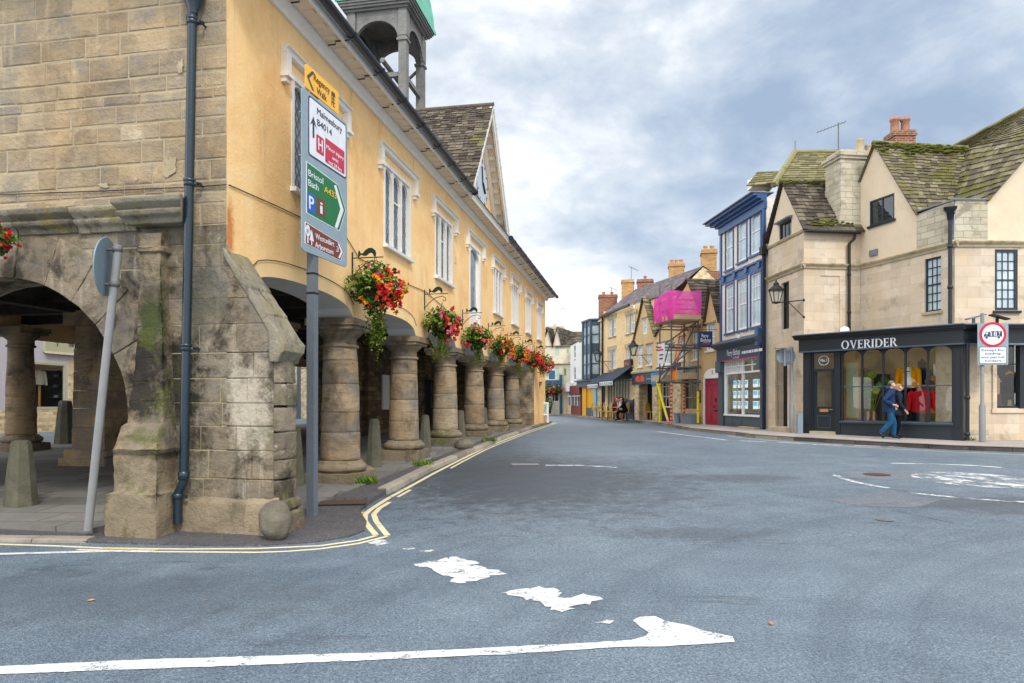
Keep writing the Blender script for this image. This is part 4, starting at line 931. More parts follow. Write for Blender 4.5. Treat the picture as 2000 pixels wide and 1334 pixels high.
ribbon('yellow_line',[(1420,851),(1450,855.5),(1490,859),(1560,865.5),(1640,871),(1750,877.5),(1865,883),(2000,888),(2300,897)],.06,M['myellow'])
# mini roundabout: dome and broken ring
rc=gpt(1905,937); mb=MB(); n=28
mb.face([onroad(rc+Vector((1.05*math.cos(2*PI*k/n),1.05*math.sin(2*PI*k/n),0)),.006) for k in range(n)]); mb.build('roundabout_dome',paintm('roundabout_paint',G(206,210,212),.49,.57,2.4),kind='structure')
M['mfaint']=paintm('road_paint_faint',G(214,218,220),.44,.54,2.6)
for a0,a1,r in((165,205,2.35),(215,250,2.5),(45,95,2.4)):
    mb=MB(); k=12
    for i in range(k):
        t0,t1=math.radians(a0+(a1-a0)*i/k),math.radians(a0+(a1-a0)*(i+1)/k)
        mb.face([onroad(rc+Vector((q*math.cos(t),q*math.sin(t),0)),.006) for q,t in((r,t0),(r+.13,t0),(r+.13,t1),(r,t1))])
    mb.build('roundabout_ring',M['mfaint'],kind='structure')
# tar-sealed seams and smooth patches
M['tar']=paintm('tar_seal',G(66,72,80),.46,.56,6.0)
M['patch']=asphalt('patched_asphalt',G(98,104,116),G(118,124,134),G(72,76,84),[],.5)
for pts,w in(([(740,1042),(850,1030),(1000,1016),(1150,1003),(1400,988),(1500,984)],.014),([(1640,945),(1700,950),(1800,964),(1900,975),(2030,986)],.03),([(1180,880),(1260,898),(1340,915),(1450,945)],.02),([(1500,960),(1600,975),(1760,1000),(1900,1030)],.02),([(1085,860),(1180,864),(1300,862)],.02)):
    ribbon('tar_seam',pts,w,M['tar'],.003,6)
ppoly('tarmac_patch',[(1648,926),(1690,918),(1790,920),(1800,932),(1740,938),(1660,934)],M['patch'],.0025)
ppoly('tarmac_patch',[(1620,975),(1720,962),(1840,975),(1790,992),(1660,988)],M['patch'],.0025)
# covers and grates
def cover(px,py,w,l,rot,label,name='drain_cover',m='steel',rnd=False,bars=0,z=.006):
    p=gpt(px,py); mb=MB()
    if rnd: mb.lathe([(w,0),(w,.004),(w*.97,.006)],0,0,24); mb.box(-w*.5,w*.5,-.02,.02,.006,.008); mb.box(-.02,.02,-w*.5,w*.5,.006,.0085)
    else:
        mb.box(-w,w,-l,-l+.03,0,.008); mb.box(-w,w,l-.03,l,0,.008); mb.box(-w,-w+.03,-l+.03,l-.03,0,.008); mb.box(w-.03,w,-l+.03,l-.03,0,.008)
        n=bars or 8
        for k in range(n): x=-w+.05+(2*w-.1)*k/(n-1); mb.box(x-.012,x+.012,-l+.03,l-.03,.001,.007)
        mb.box(-w+.02,w-.02,-l+.02,l-.02,-.02,.001)
    o=mb.build(name,M[m],loc=onroad(p,z),rotz=rot); tag(o,label,'drain cover')
cover(1025,907.5,.30,.20,.1,'pale worn iron gully grate in the road beside the faded white line','gully_grate','galv',z=.004)
cover(672,989,.34,.3,.2,'rusty square drain cover sunk in the dark footway by the kerb end','drain_cover','rust',bars=5,z=.075)
cover(1728,1016,.11,.11,0,'small round iron cover alone in the middle of the road','stopcock_cover','steel',True)
cover(1712,927,.25,.25,0,'round dark manhole cover left of the worn mini roundabout','manhole_cover','rust',True)
# ---------------------------------------------------------------- street furniture beside the hall
def ftext(parent,name,s,x0,x1,z,h,m,y=-.006,bold=0.0,T=None):
    """text with capital height h fitted between x0 and x1"""
    o=text(parent,name,s,0,0,h/.70,m,y,'LEFT',.0015,bold); xs=[v.co.x for v in o.data.vertices]
    if not xs: return o
    a,b=min(xs),max(xs); k=(x1-x0)/max(b-a,1e-6)
    o.data.transform(Matrix.Translation((x0,0,z))@Matrix.Diagonal((k,1,1,1))@Matrix.Translation((-a,0,0)))
    if T: o.data.transform(T)
    return o
SF=Fr((-2.61,9.0),(-2.61+.24,9.97))
sg=thing('direction_sign','tall blue-grey road direction sign with yellow, white, green and brown panels on a square post','road sign',(SF.o.x,SF.o.y,0),SF.rot)
po=MB(); a=.054; b0=SF.loc(Vector(((609.5-HX)/F*9.06,9.06,0))); b1=SF.loc(Vector(((618-HX)/F*9.1,9.1,0)))
zt=5.7; vs=[(b0.x+dx,b0.y+dy,.05) for dx,dy in((-a,-a),(a,-a),(a,a),(-a,a))]+[(b1.x+dx,.02+a+dy,zt) for dx,dy in((-a,-a),(a,-a),(a,a),(-a,a))]
po.raw(vs,[(0,3,2,1),(4,5,6,7),(0,1,5,4),(1,2,6,5),(2,3,7,6),(3,0,4,7)])
pst=po.build('post',M['postgrey'],sg)
bd=MB()
for z in(3.02,3.28):
    t=(z-.05)/(zt-.05); cx,cy=b0.x+(b1.x-b0.x)*t,b0.y+(.02+a-b0.y)*t; bd.box(cx-a-.006,cx+a+.006,cy-a-.006,cy+a+.006,z,z+.022)
bd.build('cable_tie',M['black'],pst)
sx,sz=SF.x,SF.z
x0,x1=sx(590),sx(678); zb=sz(590,488); zt2=sz(600,177)
pn=MB(); r=.05
def rrect(x0,x1,z0,z1,r,n=4):
    P=[]
    for cx,cz,a0 in((x1-r,z0+r,-90),(x1-r,z1-r,0),(x0+r,z1-r,90),(x0+r,z0+r,180)):
        for k in range(n+1): t=math.radians(a0+90*k/n); P.append((cx+r*math.cos(t),cz+r*math.sin(t)))
    return P
pn.prism(rrect(x0,x1,zb,zt2,r),0,.018); 
for z in(zb+.2,zb+.75,zb+1.2,zb+1.75): pn.box(x0+.05,x1-.05,.018,.05,z,z+.04); pn.box(x0-.02,x0+.02,.015,.03,z+.005,z+.018)
panel=pn.build('backing_panel',M['s_grey'],sg)
# yellow board
yb=MB(); ya,yc=sx(597),sx(661); yz0,yz1=sz(661,224),sz(661,181); yb.prism(rrect(ya,yc,yz0,yz1,.03),-.004,.014,0)
yb.box(ya+.05,ya+.10,.014,.04,yz0-.2,yz1,2)
xa=ya+.02; zm=(yz0+yz1)/2
yb.raw([(xa,-.0055,zm),(xa+.13,-.0055,yz1-.03),(xa+.19,-.0055,yz1-.03),(xa+.06,-.0055,zm),(xa+.19,-.0055,yz0+.03),(xa+.13,-.0055,yz0+.03)],[(0,3,2,1),(0,5,4,3)],1)
# small shop symbol
ax=sx(650); 
for i,(dx0,dx1,dz0,dz1) in enumerate(((-.05,.06,.19,.22),(-.04,.05,.22,.25),(-.045,-.025,.05,.19),(.0,.02,.05,.19),(-.045,.055,.15,.165),(-.045,.055,.10,.115),(.0,.055,.05,.065))): yb.box(ax+dx0,ax+dx1,-.006,-.004,yz0+dz0,yz0+dz1,1)
ybo=yb.build('yellow_panel',[M['s_yellow'],M['s_black'],M['s_grey']],panel)
ftext(ybo,'lettering','Regency',sx(612),sx(643),sz(612,156.5),.088,M['s_black'],-.008); ftext(ybo,'lettering','Walk',sx(618),sx(637),sz(618,182.5),.088,M['s_black'],-.008)
# white panel
wp=MB(); a,b,c,d=sx(602),sx(676),sz(602,302),sz(602,184); wp.prism(rrect(a,b,c,d,.05),-.003,0,1); wp.prism(rrect(a+.022,b-.022,c+.022,d-.022,.035),-.005,-.003,0)
ar=sx(611.5); wp.box(ar-.022,ar+.022,-.007,-.005,sz(611,269),sz(611,240),1); zt_=sz(611,227); wp.raw([(ar,-.007,zt_),(ar-.085,-.007,zt_-.14),(ar-.03,-.007,zt_-.10),(ar+.03,-.007,zt_-.10),(ar+.085,-.007,zt_-.14)],[(0,1,2),(0,2,3),(0,3,4)],1)
hx0,hx1=sx(617),sx(632); hz0=sz(617,302.5-9); wp.prism(rrect(hx0,hx1,sz(617,296),sz(617,261),.02),-.007,-.005,2); wp.prism(rrect(sx(634.5),sx(672),sz(634.5,316),sz(634.5,268.5),.02),-.007,-.005,2)
wo=wp.build('white_panel',[M['s_white'],M['s_black'],M['s_red']],panel)
ftext(wo,'lettering','Malmesbury',sx(618.5),sx(667),sz(618.5,222),.085,M['s_black'],-.009); ftext(wo,'lettering','B4014',sx(618.5),sx(647),sz(618.5,244),.085,M['s_black'],-.009)
ftext(wo,'lettering','H',sx(620.5),sx(629),sz(620.5,292),.16,M['s_white'],-.009,.008)
zmi=sz(636,289.5)
for s_,a_,b_,dz in(('Minor injury',636.5,670,0),('unit',648,660,.095),('not 24 hrs',641,666,.185)): ftext(wo,'lettering',s_,sx(a_),sx(b_),zmi-dz,.055,M['s_white'],-.009)
# green panel
gp=MB(); def_=[(sx(597.7),sz(597.7,416)),(sx(662.8),sz(662.8,452)),(sx(675),sz(675,411)),(sx(660.5),sz(660.5,361)),(sx(597.7),sz(597.7,314))]
gp.prism(def_,-.003,0,1); cx_=sum(p[0] for p in def_)/5; cz_=sum(p[1] for p in def_)/5
gp.prism([(cx_+(x-cx_)*.965,cz_+(z-cz_)*.965) for x,z in def_],-.005,-.003,0)
q=[(sx(656),sz(656,362)),(sx(670.5),sz(670.5,411)),(sx(658),sz(658,447)),(sx(653),sz(653,443)),(sx(664),sz(664,408)),(sx(651.5),sz(651.5,362))]
gp.raw([(x,-.0065,z) for x,z in q],[(0,5,4,1),(1,4,3,2)],1)
gp.prism(rrect(sx(599),sx(615.5),sz(599,411),sz(599,374),.02),-.0065,-.005,2); gp.prism(rrect(sx(618),sx(634.5),sz(618,418),sz(618,384),.02),-.0065,-.005,3)
go=gp.build('green_panel',[M['s_green'],M['s_white'],M['s_blue'],M['s_brown']],panel)
ftext(go,'lettering','Bristol',sx(601),sx(630),sz(601,343),.085,M['s_white'],-.009); ftext(go,'lettering','Bath',sx(601),sx(621),sz(601,362),.085,M['s_white'],-.009); ftext(go,'lettering','A433',sx(632),sx(656),sz(632,375),.085,M['s_gold'],-.009)
ftext(go,'lettering','P',sx(602.5),sx(612),sz(602.5,407),.17,M['s_white'],-.009,.012); ftext(go,'lettering','i',sx(624),sx(629),sz(624,416),.16,M['s_white'],-.009,.008)
# brown panel
bp=MB(); def_=[(sx(595),sz(595,475)),(sx(665.4),sz(665.4,510)),(sx(672),sz(672,492)),(sx(663.7),sz(663.7,475)),(sx(595),sz(595,432.5))]
bp.prism(def_,-.003,0,1); cx_=sum(p[0] for p in def_)/5; cz_=sum(p[1] for p in def_)/5; bp.prism([(cx_+(x-cx_)*.965,cz_+(z-cz_)*.94) for x,z in def_],-.005,-.003,0)
q=[(sx(661.5),sz(661.5,476)),(sx(669),sz(669,492)),(sx(663),sz(663,505)),(sx(660),sz(660,503)),(sx(665),sz(665,491)),(sx(658.5),sz(658.5,475))]; bp.raw([(x,-.0065,z) for x,z in q],[(0,5,4,1),(1,4,3,2)],1)
tx,tz=sx(600.5),sz(600.5,455); 
for dx,dz,rr in((0,.06,.045),(-.03,.02,.04),(.03,.02,.04),(0,.0,.045)): bp.disc((tx+dx,-.006,tz+dz),(0,-1,0),rr,12,1,.002)
bp.box(tx-.012,tx+.012,-.0075,-.005,tz-.13,tz,1); t2=sx(608); bp.raw([(t2,-.0068,tz+.07),(t2-.055,-.0068,tz-.08),(t2+.055,-.0068,tz-.08)],[(0,1,2)],1); bp.box(t2-.01,t2+.01,-.0075,-.005,tz-.14,tz-.08,1)
bo=bp.build('brown_panel',[M['s_brown'],M['s_white']],panel)
ftext(bo,'lettering','Westonbirt',sx(615),sx(651.5),sz(615,466),.075,M['s_white'],-.009); ftext(bo,'lettering','Arboretum',sx(614.5),sx(650),sz(614.5,483),.075,M['s_white'],-.009); ftext(bo,'lettering','3',sx(656),sx(660),sz(656,491),.075,M['s_white'],-.009)
# leaning pole with the back of a round sign
Yp=7.86; bz=gpt(172,1031).z; pb=Vector(((172-HX)/F*Yp,Yp,0)); rs=thing('round_sign_pole','leaning grey steel pole by the stone pier carrying a round sign seen from behind','road sign',pb)
def LP(px,py): q=at(px,py,Yp); return (q.x-pb.x,0,q.z)
pm=MB(); pm.tube([LP(172,1036),LP(203,740),LP(231.5,479)],.045,16); pm.build('pole',M['galv'],rs)
dc=MB(); c=Vector(LP(205,521))+Vector((0,.02,0)); nrm=Vector((-.985,-.17,.05)).normalized(); dc.disc(c,nrm,.335,40,0,.014); dc.build('round_plate',M['signback'],rs)
for dz in(-.2,.2):
    cl=MB(); p=c+Vector((0.0,-.012,dz)); xq=LP(226.5+dz*14,521)[0]; cl.tube([p,Vector((xq,0,c.z+dz))],.016,6); cl.lathe([(.05,-.03),(.055,-.03),(.055,.03),(.05,.03)],0,0,12,M=Matrix.Translation((xq,0,c.z+dz))); cl.build('clamp',M['steel'],rs)
# bollards
def bollard(px,py,h,w,label,lean=0.0,rot=0.0,Y=None):
    p=gpt(px,py,.1) if Y is None else Vector(((px-HX)/F*Y,Y,road_z(0,Y)+.1)); mb=MB(); n=8
    prof=[(w,-.02),(w*.98,.1),(w*.82,h*.5),(w*.62,h-.08),(w*.55,h-.02),(w*.3,h)]
    j=[R.uniform(.93,1.05) for _ in range(8)]; vs=[];fs=[]
    for r,z in prof:
        for k in range(n):
            t=2*PI*(k+.5)/n; vs.append((r*j[k]*math.cos(t)*1.05+lean*z,r*j[k]*math.sin(t),z))
    for i in range(len(prof)-1):
        for k in range(n): fs.append((i*n+k,i*n+(k+1)%n,(i+1)*n+(k+1)%n,(i+1)*n+k))
    fs.append(tuple((len(prof)-1)*n+k for k in range(n))); mb.raw(vs,fs,0,R.random())
    o=mb.build('stone_bollard',M['bollard'],loc=(p.x,p.y,p.z),rotz=rot); tag(o,label,'bollard','stone bollards around the market hall')
bollard(42,988,.92,.20,'squat mossy stone bollard under the stone archway, in front of the first inner column')
bollard(731,912,.98,.165,'green-tinged tapering stone bollard between the first and second hall columns',0,.3)
bollard(831,884,.92,.15,'slim grey-green stone bollard between the second and third hall columns',0,.2)
bollard(900,862,.9,.15,'stone bollard half hidden behind the third hall column',0,.1)
bollard(946,848,.9,.15,'stone bollard showing as a sliver past the fourth hall column')
bollard(576.5,948,.98,.16,'dark stone bollard peeping out between the buttress and the direction sign post',.0,.2)
bollard(128,866,1.2,.26,'pointed grey stone bollard beyond the dark square pier under the archway',0,.4)
# boulders
def boulder(px,py,rx,ry,rz,label,tilt=0.0,m='boulder'):
    p=gpt(px,py,.07); bm=bmesh.new(); bmesh.ops.create_icosphere(bm,subdivisions=4,radius=1.0)
    for v in bm.verts:
        d=v.co.normalized(); k=1+.10*mnoise.noise(d*1.6+Vector((px,0,0)))+.03*mnoise.noise(d*5); v.co=Vector((d.x*rx*k,d.y*ry*k,d.z*rz*k)); v.co.x+=tilt*v.co.z
    me=bpy.data.meshes.new('boulder'); bm.to_mesh(me); bm.free(); me.materials.append(M[m])
    for f in me.polygons: f.use_smooth=True
    o=bpy.data.objects.new('guard_stone',me); COL.objects.link(o); o.location=(p.x,p.y+ry*.75,p.z+rz*.72); tag(o,label,'boulder')
boulder(530,1050,.175,.17,.235,'rounded egg-shaped guard stone at the foot of the buttress',-.05)
boulder(906,879,.26,.22,.17,'low rounded guard stone against the third hall column base',.1)
boulder(690,938,.36,.25,.17,'mossy broken stone block against the first hall column base',.0,'plinth')
boulder(1035,826,.55,.45,.75,'tall weathered guard stone leaning on the end pier of the hall',0,'column')
# advertising board at the far corner
ab=gpt(1062,826,.09); abd=thing('pavement_sign','small pale green pavement sign board in a white frame at the far hall corner','sign',ab,-.15)
Ya=ab.y; w=(1072-1053)/F*Ya/2; zt=at(0,785.5,Ya).z-ab.z; zb=at(0,811,Ya).z-ab.z
m_=MB(); m_.box(-w,-w+.07,-.03,.03,0,zt); m_.box(w-.07,w,-.03,.03,0,zt); m_.box(-w+.07,w-.07,-.03,.03,zt-.07,zt); m_.box(-w+.07,w-.07,-.03,.03,zb,zb+.06); m_.tube([(w*.4,.35,0),(w*.4,.0,zt*.8)],.025,6); m_.tube([(-w*.4,.35,0),(-w*.4,.0,zt*.8)],.025,6); m_.build('frame',M['winwhite'],abd)
m_=MB(); m_.box(-w+.07,w-.07,-.02,.02,zb+.06,zt-.07); bo=m_.build('board',M['pale_board'],abd)
m_=MB()
for k in range(11):
    z=zb+.14+(zt-zb-.3)*k/10; x=-w+.13
    while x<w-.18: q=R.uniform(.05,.16); m_.box(x,min(x+q,w-.12),-.023,-.02,z,z+.035); x+=q+.035
m_.build('chalk_writing',M['s_grey'],bo)
# weeds and litter
def weed(px,py,n,r,label):
    p=gpt(px,py,.09); mb=MB()
    for i in range(n):
        a=R.uniform(0,2*PI); q=r*math.sqrt(R.random()); b=Vector((q*math.cos(a),q*math.sin(a)*.7,0)); h=R.uniform(.04,.15); d=Vector((R.uniform(-.08,.08),R.uniform(-.08,.08),h)); s=Vector((R.uniform(-1,1),R.uniform(-1,1),0)).normalized()*R.uniform(.004,.012)
        mb.face([b-s,b+s,b+d*.6+s,b+d,b+d*.6-s],R.choice((0,0,1)),R.random())
    o=mb.build('weed_clump',[M['leaf'],M['leafy']],loc=p); tag(o,label,'weeds')
weed(708,944,420,.26,'bright green weed tuft at the mossy foot of the first hall column'); weed(826,909,160,.22,'weeds in the footway crack by the second hall column'); weed(955,862,160,.22,'weed tuft at the foot of the fourth hall column'); weed(1030,829,160,.4,'weeds along the base of the end pier')
weed(1889,861,120,.22,'weed tuft by the drainpipe right of the clothes shop window')
def leaf(px,py,s,c,label,off=.006):
    p=gpt(px,py,off); mb=MB(); P=[(-1,0,.0),(-.5,.45,.25),(.1,.5,.1),(1,.05,.3),(.2,-.4,.15),(-.5,-.4,.2)]
    mb.face([(x*s,y*s,z*s*.6) for x,y,z in P],0,R.random()); o=mb.build('fallen_leaf',M[c],loc=p,rotz=R.uniform(0,6)); tag(o,label,'leaf','fallen leaves')
leaf(178,1172,.035,'f_orange','small orange leaf lying alone on the road at lower left'); leaf(1506,1217,.04,'terracotta','curled brown leaf on the road right of the arrow-shaped white marking'); leaf(322,1046,.04,'f_orange','yellow leaf on the footway below the downpipe'); leaf(182,1026,.03,'f_red','red petal at the foot of the leaning pole'); leaf(400,1172,.02,'terracotta','tiny brown leaf on the road below the buttress')
for px,py in((700,950),(745,945),(770,938),(790,958),(815,935),(840,950),(858,953),(712,947),(735,940),(880,905),(905,897),(930,888),(965,868),(772,955)):
    leaf(px+R.uniform(-4,4),py,.035,R.choice(('f_orange','terracotta','leafy')),'small dry leaf on the kerb and footway beside the hall columns',.1 if py<940 or px<760 else .01)
# ---------------------------------------------------------------- hanging baskets
def basket(loc,rad,seed,cols,label,trail=1.0,nl=520,nf=46,group='flower baskets hanging along the market hall',side=Vector((0,0,0)),lite=False):
    r=random.Random(seed); b=thing('hanging_basket',label,'flower basket',loc,0,group)
    w=MB(); w.lathe([(rad*.10,-rad*.42),(rad*.32,-rad*.36),(rad*.45,-rad*.15),(rad*.48,.0)],0,0,12); 
    if not lite:
        for k in range(3): a=2*PI*k/3; w.tube([(rad*.46*math.cos(a),rad*.46*math.sin(a),0),(0,0,rad*1.45)],.004,4)
    w.build('liner',M['brownleg'],b)
    f=MB()
    def leafq(c,s,mi,d=None):
        d=(d or Vector((r.gauss(0,1),r.gauss(0,1),r.gauss(-.3,.8)))).normalized(); e=d.cross(Vector((r.gauss(0,1),r.gauss(0,1),r.gauss(0,1)))).normalized(); n=d.cross(e)*.18
        f.face([c-d*s,c-d*s*.2+e*s*.55+n*s,c+d*s*.7+e*s*.3,c+d*s*1.1-n*s,c+d*s*.6-e*s*.35,c-d*s*.3-e*s*.55+n*s],mi,r.random())
    for i in range(nl):
        d=Vector((r.gauss(0,1),r.gauss(0,1),r.gauss(0,1))).normalized(); q=rad*(r.random()**.4)*(.85+.3*mnoise.noise(d*2.2+Vector((seed,0,0))))
        c=Vector((d.x*q,d.y*q,d.z*q*(1.0 if d.z>0 else .95)+rad*.12)); leafq(c,r.uniform(.03,.062)*(1 if not lite else 2.2),r.choice((0,0,0,1,1,2)) if d.z>-.3 else r.choice((0,1,1)))
    for i in range(int(nl*.12)): # sprigs standing out of the outline
        d=Vector((r.gauss(0,1),r.gauss(0,1),abs(r.gauss(0,.7)))).normalized(); b0=d*rad*.8
        for k in range(4): leafq(b0+d*rad*(.12+.09*k)+Vector((r.gauss(0,.02),r.gauss(0,.02),0)),.035,r.choice((0,2)))
    fo=f.build('foliage',[M['leaf'],M['leafd'],M['leafy']],b)
    fl=MB()
    for i in range(nf):
        d=Vector((r.gauss(0,1),r.gauss(0,1),r.gauss(.0,.75)))+side*1.1; d.normalize(); c=d*rad*r.uniform(.86,1.18); c.z+=rad*.08; mi=r.choice(cols); s=r.uniform(.030,.052)*(1 if not lite else 1.9)
        for m in range(r.choice((1,1,2,3))):
            cc=c+Vector((r.gauss(0,.05),r.gauss(0,.05),r.gauss(0,.05)))*(1 if m else 0)
            for p in range(9):
                dd=(d+Vector((r.gauss(0,.75),r.gauss(0,.75),r.gauss(0,.75)))).normalized(); e=dd.orthogonal().normalized(); e=(Matrix.Rotation(r.uniform(0,6.28),3,dd)@e); g=dd.cross(e)
                cp=cc+dd*s*.25; fl.face([cp-e*s*.2,cp+e*s*.25+g*s*.55,cp+e*s*1.0+g*s*.25+dd*s*.25,cp+e*s*1.0-g*s*.3+dd*s*.25,cp+e*s*.2-g*s*.55],mi,r.random())
    fl.build('flowers',[M['f_red'],M['f_dred'],M['f_orange'],M['f_pink'],M['f_coral']],b)
    if trail:
        t=MB()
        for i in range(40):
            x,y=r.gauss(.02,.10)*rad*2,r.gauss(-.02,.10)*rad*2; L=trail*r.uniform(.3,.8)*(1.5 if i<3 else 1); z=-rad*.5; p=Vector((x,y,z)); dr=Vector((r.gauss(0,.06),r.gauss(0,.06),-1))
            while L>0:
                dr=(dr+Vector((r.gauss(0,.12),r.gauss(0,.12),-.25))).normalized(); p=p+dr*.03; L-=.03
                for k in range(3):
                    e=Vector((r.gauss(0,1),r.gauss(0,1),r.gauss(0,.6))).normalized(); g=e.cross(dr).normalized(); s=r.uniform(.014,.026); cp=p+e*.012
                    t.face([cp,cp+e*s+g*s*.6,cp+e*s*1.9,cp+e*s-g*s*.6],r.choice((0,0,1)),r.random())
        t.build('trailing_stems',[M['leafy'],M['leaf']],b)
    return b
BP=[H.w(s,o,0) for s,o in BK]; sd=Vector((-H.n.x,-H.n.y,0))
zs=[3.42,3.28,3.27,3.28,3.28,3.28,3.28]
info=[('nearest and largest flower basket, orange, scarlet and pink begonias with long yellow-green trails',[2,2,0,0,0,1,4,3],.44),('second flower basket along the hall, salmon pink and dark red blooms',[3,3,1,0,4],.38),('leafy third flower basket along the hall with few red and pink flowers',[0,4,3,3],.38),('fourth flower basket along the hall, coloured mostly orange and coral',[2,2,4,0],.38),('fifth flower basket along the hall, green and yellow with small red flowers',[0,4,2,3],.38),('sixth flower basket along the hall, crowded with red blooms',[0,0,1,4],.38),('last flower basket, bright coral red, at the far corner of the hall',[0,4,4,0],.46)]
for i,(p,zz,(lb,cc,rr)) in enumerate(zip(BP,zs,info)):
    basket((p.x,p.y,zz),rr,11+i,cc,lb,[1.0,.7,.6,.5,.6,.4,.45][i],nl=980 if i<3 else 620,nf=(60,46,24,38,30,46,60)[i],side=sd*.7+Vector((.35,-.35,0)))
p=at(-24,474,8.0); basket((p.x,p.y,p.z),.26,77,[0,0,1],'red flower basket cut off by the left edge of the picture, above the archway',0,nl=260,nf=26,group=None,side=Vector((.4,-.4,0)))
# ---------------------------------------------------------------- buildings across the road
class Bld:
    def __init__(s,name,label,cat,p,group=None): s.p=Vector((p[0],p[1])); s.e=thing(name,label,cat,(p[0],p[1],0),0,group)
    def put(s,o,fr): o.location=(fr.o.x-s.p.x,fr.o.y-s.p.y,0); o.rotation_euler.z=fr.rot; return o
    def add(s,mb,name,m,fr=None):
        o=mb.build(name,m,s.e); return s.put(o,fr) if fr else s.rel(o)
    def rel(s,o): o.location=(-s.p.x,-s.p.y,0); return o   # meshes written in world coordinates
def sash(b,fr,x0,x1,z0,z1,y=.10,cols=2,rows=2,m='winwhite',g='glass',fw=.05,bar=.022,split=True,sill=None,arch=False,name='window',curtain=None,upcols=None):
    f=MB(); yy=y
    f.box(x0,x0+fw,yy-.03,yy+.05,z0,z1); f.box(x1-fw,x1,yy-.03,yy+.05,z0,z1); f.box(x0+fw,x1-fw,yy-.03,yy+.05,z1-fw,z1); f.box(x0+fw,x1-fw,yy-.03,yy+.05,z0,z0+fw)
    zm=(z0+z1)/2
    if split: f.box(x0+fw,x1-fw,yy-.02,yy+.05,zm-.022,zm+.022)
    if arch: archhead(f,x0+fw,x1-fw,z1-fw-.34*(x1-x0),z1-fw,yy-.028,yy+.04)
    segs=[(z0+fw,zm-.022),(zm+.022,z1-fw)] if split else [(z0+fw,z1-fw)]
    for i,(a,c) in enumerate(segs):
        rr=rows; cc=cols if not(upcols and i==len(segs)-1) else upcols
        if upcols and i<len(segs)-1: rr=1
        for k in range(1,cc): x=x0+fw+(x1-x0-2*fw)*k/cc; f.box(x-bar/2,x+bar/2,yy-.01,yy+.03,a,c)
        for k in range(1,rr): z=a+(c-a)*k/rr; f.box(x0+fw,x1-fw,yy-.012,yy+.028,z-bar/2,z+bar/2)
    o=b.put(f.build(name,M[m],b.e),fr)
    p=MB(); p.box(x0+fw*.5,x1-fw*.5,yy+.008,yy+.016,z0+fw*.5,z1-fw*.5); p.build('pane',M[g],o)
    if curtain:
        c=MB(); n=10
        for s0,s1 in((.02,.30),(.70,.98)):
            for k in range(n): xa,xb=x0+(x1-x0)*(s0+(s1-s0)*k/n),x0+(x1-x0)*(s0+(s1-s0)*(k+1)/n); c.face([(xa,yy+.1+(k%2)*.03,z0),(xb,yy+.1+((k+1)%2)*.03,z0),(xb,yy+.1+((k+1)%2)*.03,z1),(xa,yy+.1+(k%2)*.03,z1)])
        c.build('curtain',M[curtain],o)
    if sill:
        s=MB(); s.profx([(.06,z0-.09),(-.07,z0-.09),(-.08,z0-.02),(.06,z0)],x0-.06,x1+.06); s.build('sill',M[sill],o)
    return o
def pxr(fr,p0,p1,pt,pb,y=0.0):
    """local x0,x1,z0,z1 of a rectangle given by pixel columns and the rows of its top and bottom at mid width"""
    pm=(p0+p1)/2; return fr.x(p0,y),fr.x(p1,y),fr.z(pm,pb,y),fr.z(pm,pt,y)
def chimney(b,x,y,w,d,z0,z1,m='rbrick',pots=2,pm='terracotta',ph=.5,rot=0.0):
    c=MB(); T=Matrix.Translation((x,y,0))@Matrix.Rotation(rot,4,'Z'); c.box(-w/2,w/2,-d/2,d/2,z0,z1-.22,0,.5,T); c.box(-w/2-.05,w/2+.05,-d/2-.05,d/2+.05,z1-.22,z1-.12,0,.6,T); c.box(-w/2-.02,w/2+.02,-d/2-.02,d/2+.02,z1-.12,z1,0,.4,T)
    o=b.rel(c.build('chimney',M[m],b.e))
    for k in range(pots):
        q=MB(); px_=(k-(pots-1)/2)*w/max(pots,1)*.9; p=T@Vector((px_,0,z1)); q.lathe([(.11,z1),(.115,z1+.05),(.10,z1+.1),(.095,z1+ph-.1),(.13,z1+ph-.06),(.12,z1+ph)],p.x,p.y,12); q.build('chimney_pot',M[pm],o)
    return o
def aerial(b,x,y,z0,z1,ang,L=.9):
    a=MB(); a.tube([(x,y,z0),(x,y,z1)],.02,6); d=Vector((math.cos(ang),math.sin(ang),.0)); e=Vector((-d.y,d.x,0)); p=Vector((x,y,z1-.05)); dz=Vector((0,0,.35*L))
    a.tube([p-d*L*.35+dz*.3,p+d*L-dz*.9],.012,5)
    for k in range(9):
        q=p-d*L*.3+dz*.25+(d*L*1.25-dz*1.1)*(k/8); a.tube([q-e*.14,q+e*.14],.006,4)
    b.rel(a.build('tv_aerial',M['steel'],b.e))
# ---- stone corner house with the clothes shop
cb=Bld('corner_shop','pale stone gabled corner house with mossy roofs and a black clothes shop front','shop building',(9.975,23.33))
FA=Fr((9.78,26.1),(9.975,23.33)); FB=Fr((9.975,23.33),(12.04,23.6)); FC=Fr((11.76,24.6),(13.04,20.1)); FD=Fr((13.035,20.1),(20.8,20.25))
ZS,ZE=6.29,7.46
wa=pxr(FA,1522,1546,432,466); w1=pxr(FA,1526,1541,551,643); dA=pxr(FA,1517,1541,682,826)
xaA=FA.x(1531); L=FA.L
q=MB(); wall(q,[(0,0),(L,0),(L,ZE),(0,ZE)],[w1,(dA[0],dA[1],.5,dA[3])],0,.35); cb.add(q,'ashlar_wall',M['cream'],FA)
q=MB(); wall(q,[(0,ZE),(L,ZE),(xaA,9.5)],[wa],-.005,.2); cb.add(q,'gable',M['creamrender'],FA)
sash(cb,FA,*w1,y=.12,cols=2,rows=1,m='charcoald',g='glassdark',bar=.03); sash(cb,FA,*wa,y=.06,cols=3,rows=1,m='charcoal',g='glassdark',split=False,bar=.035)
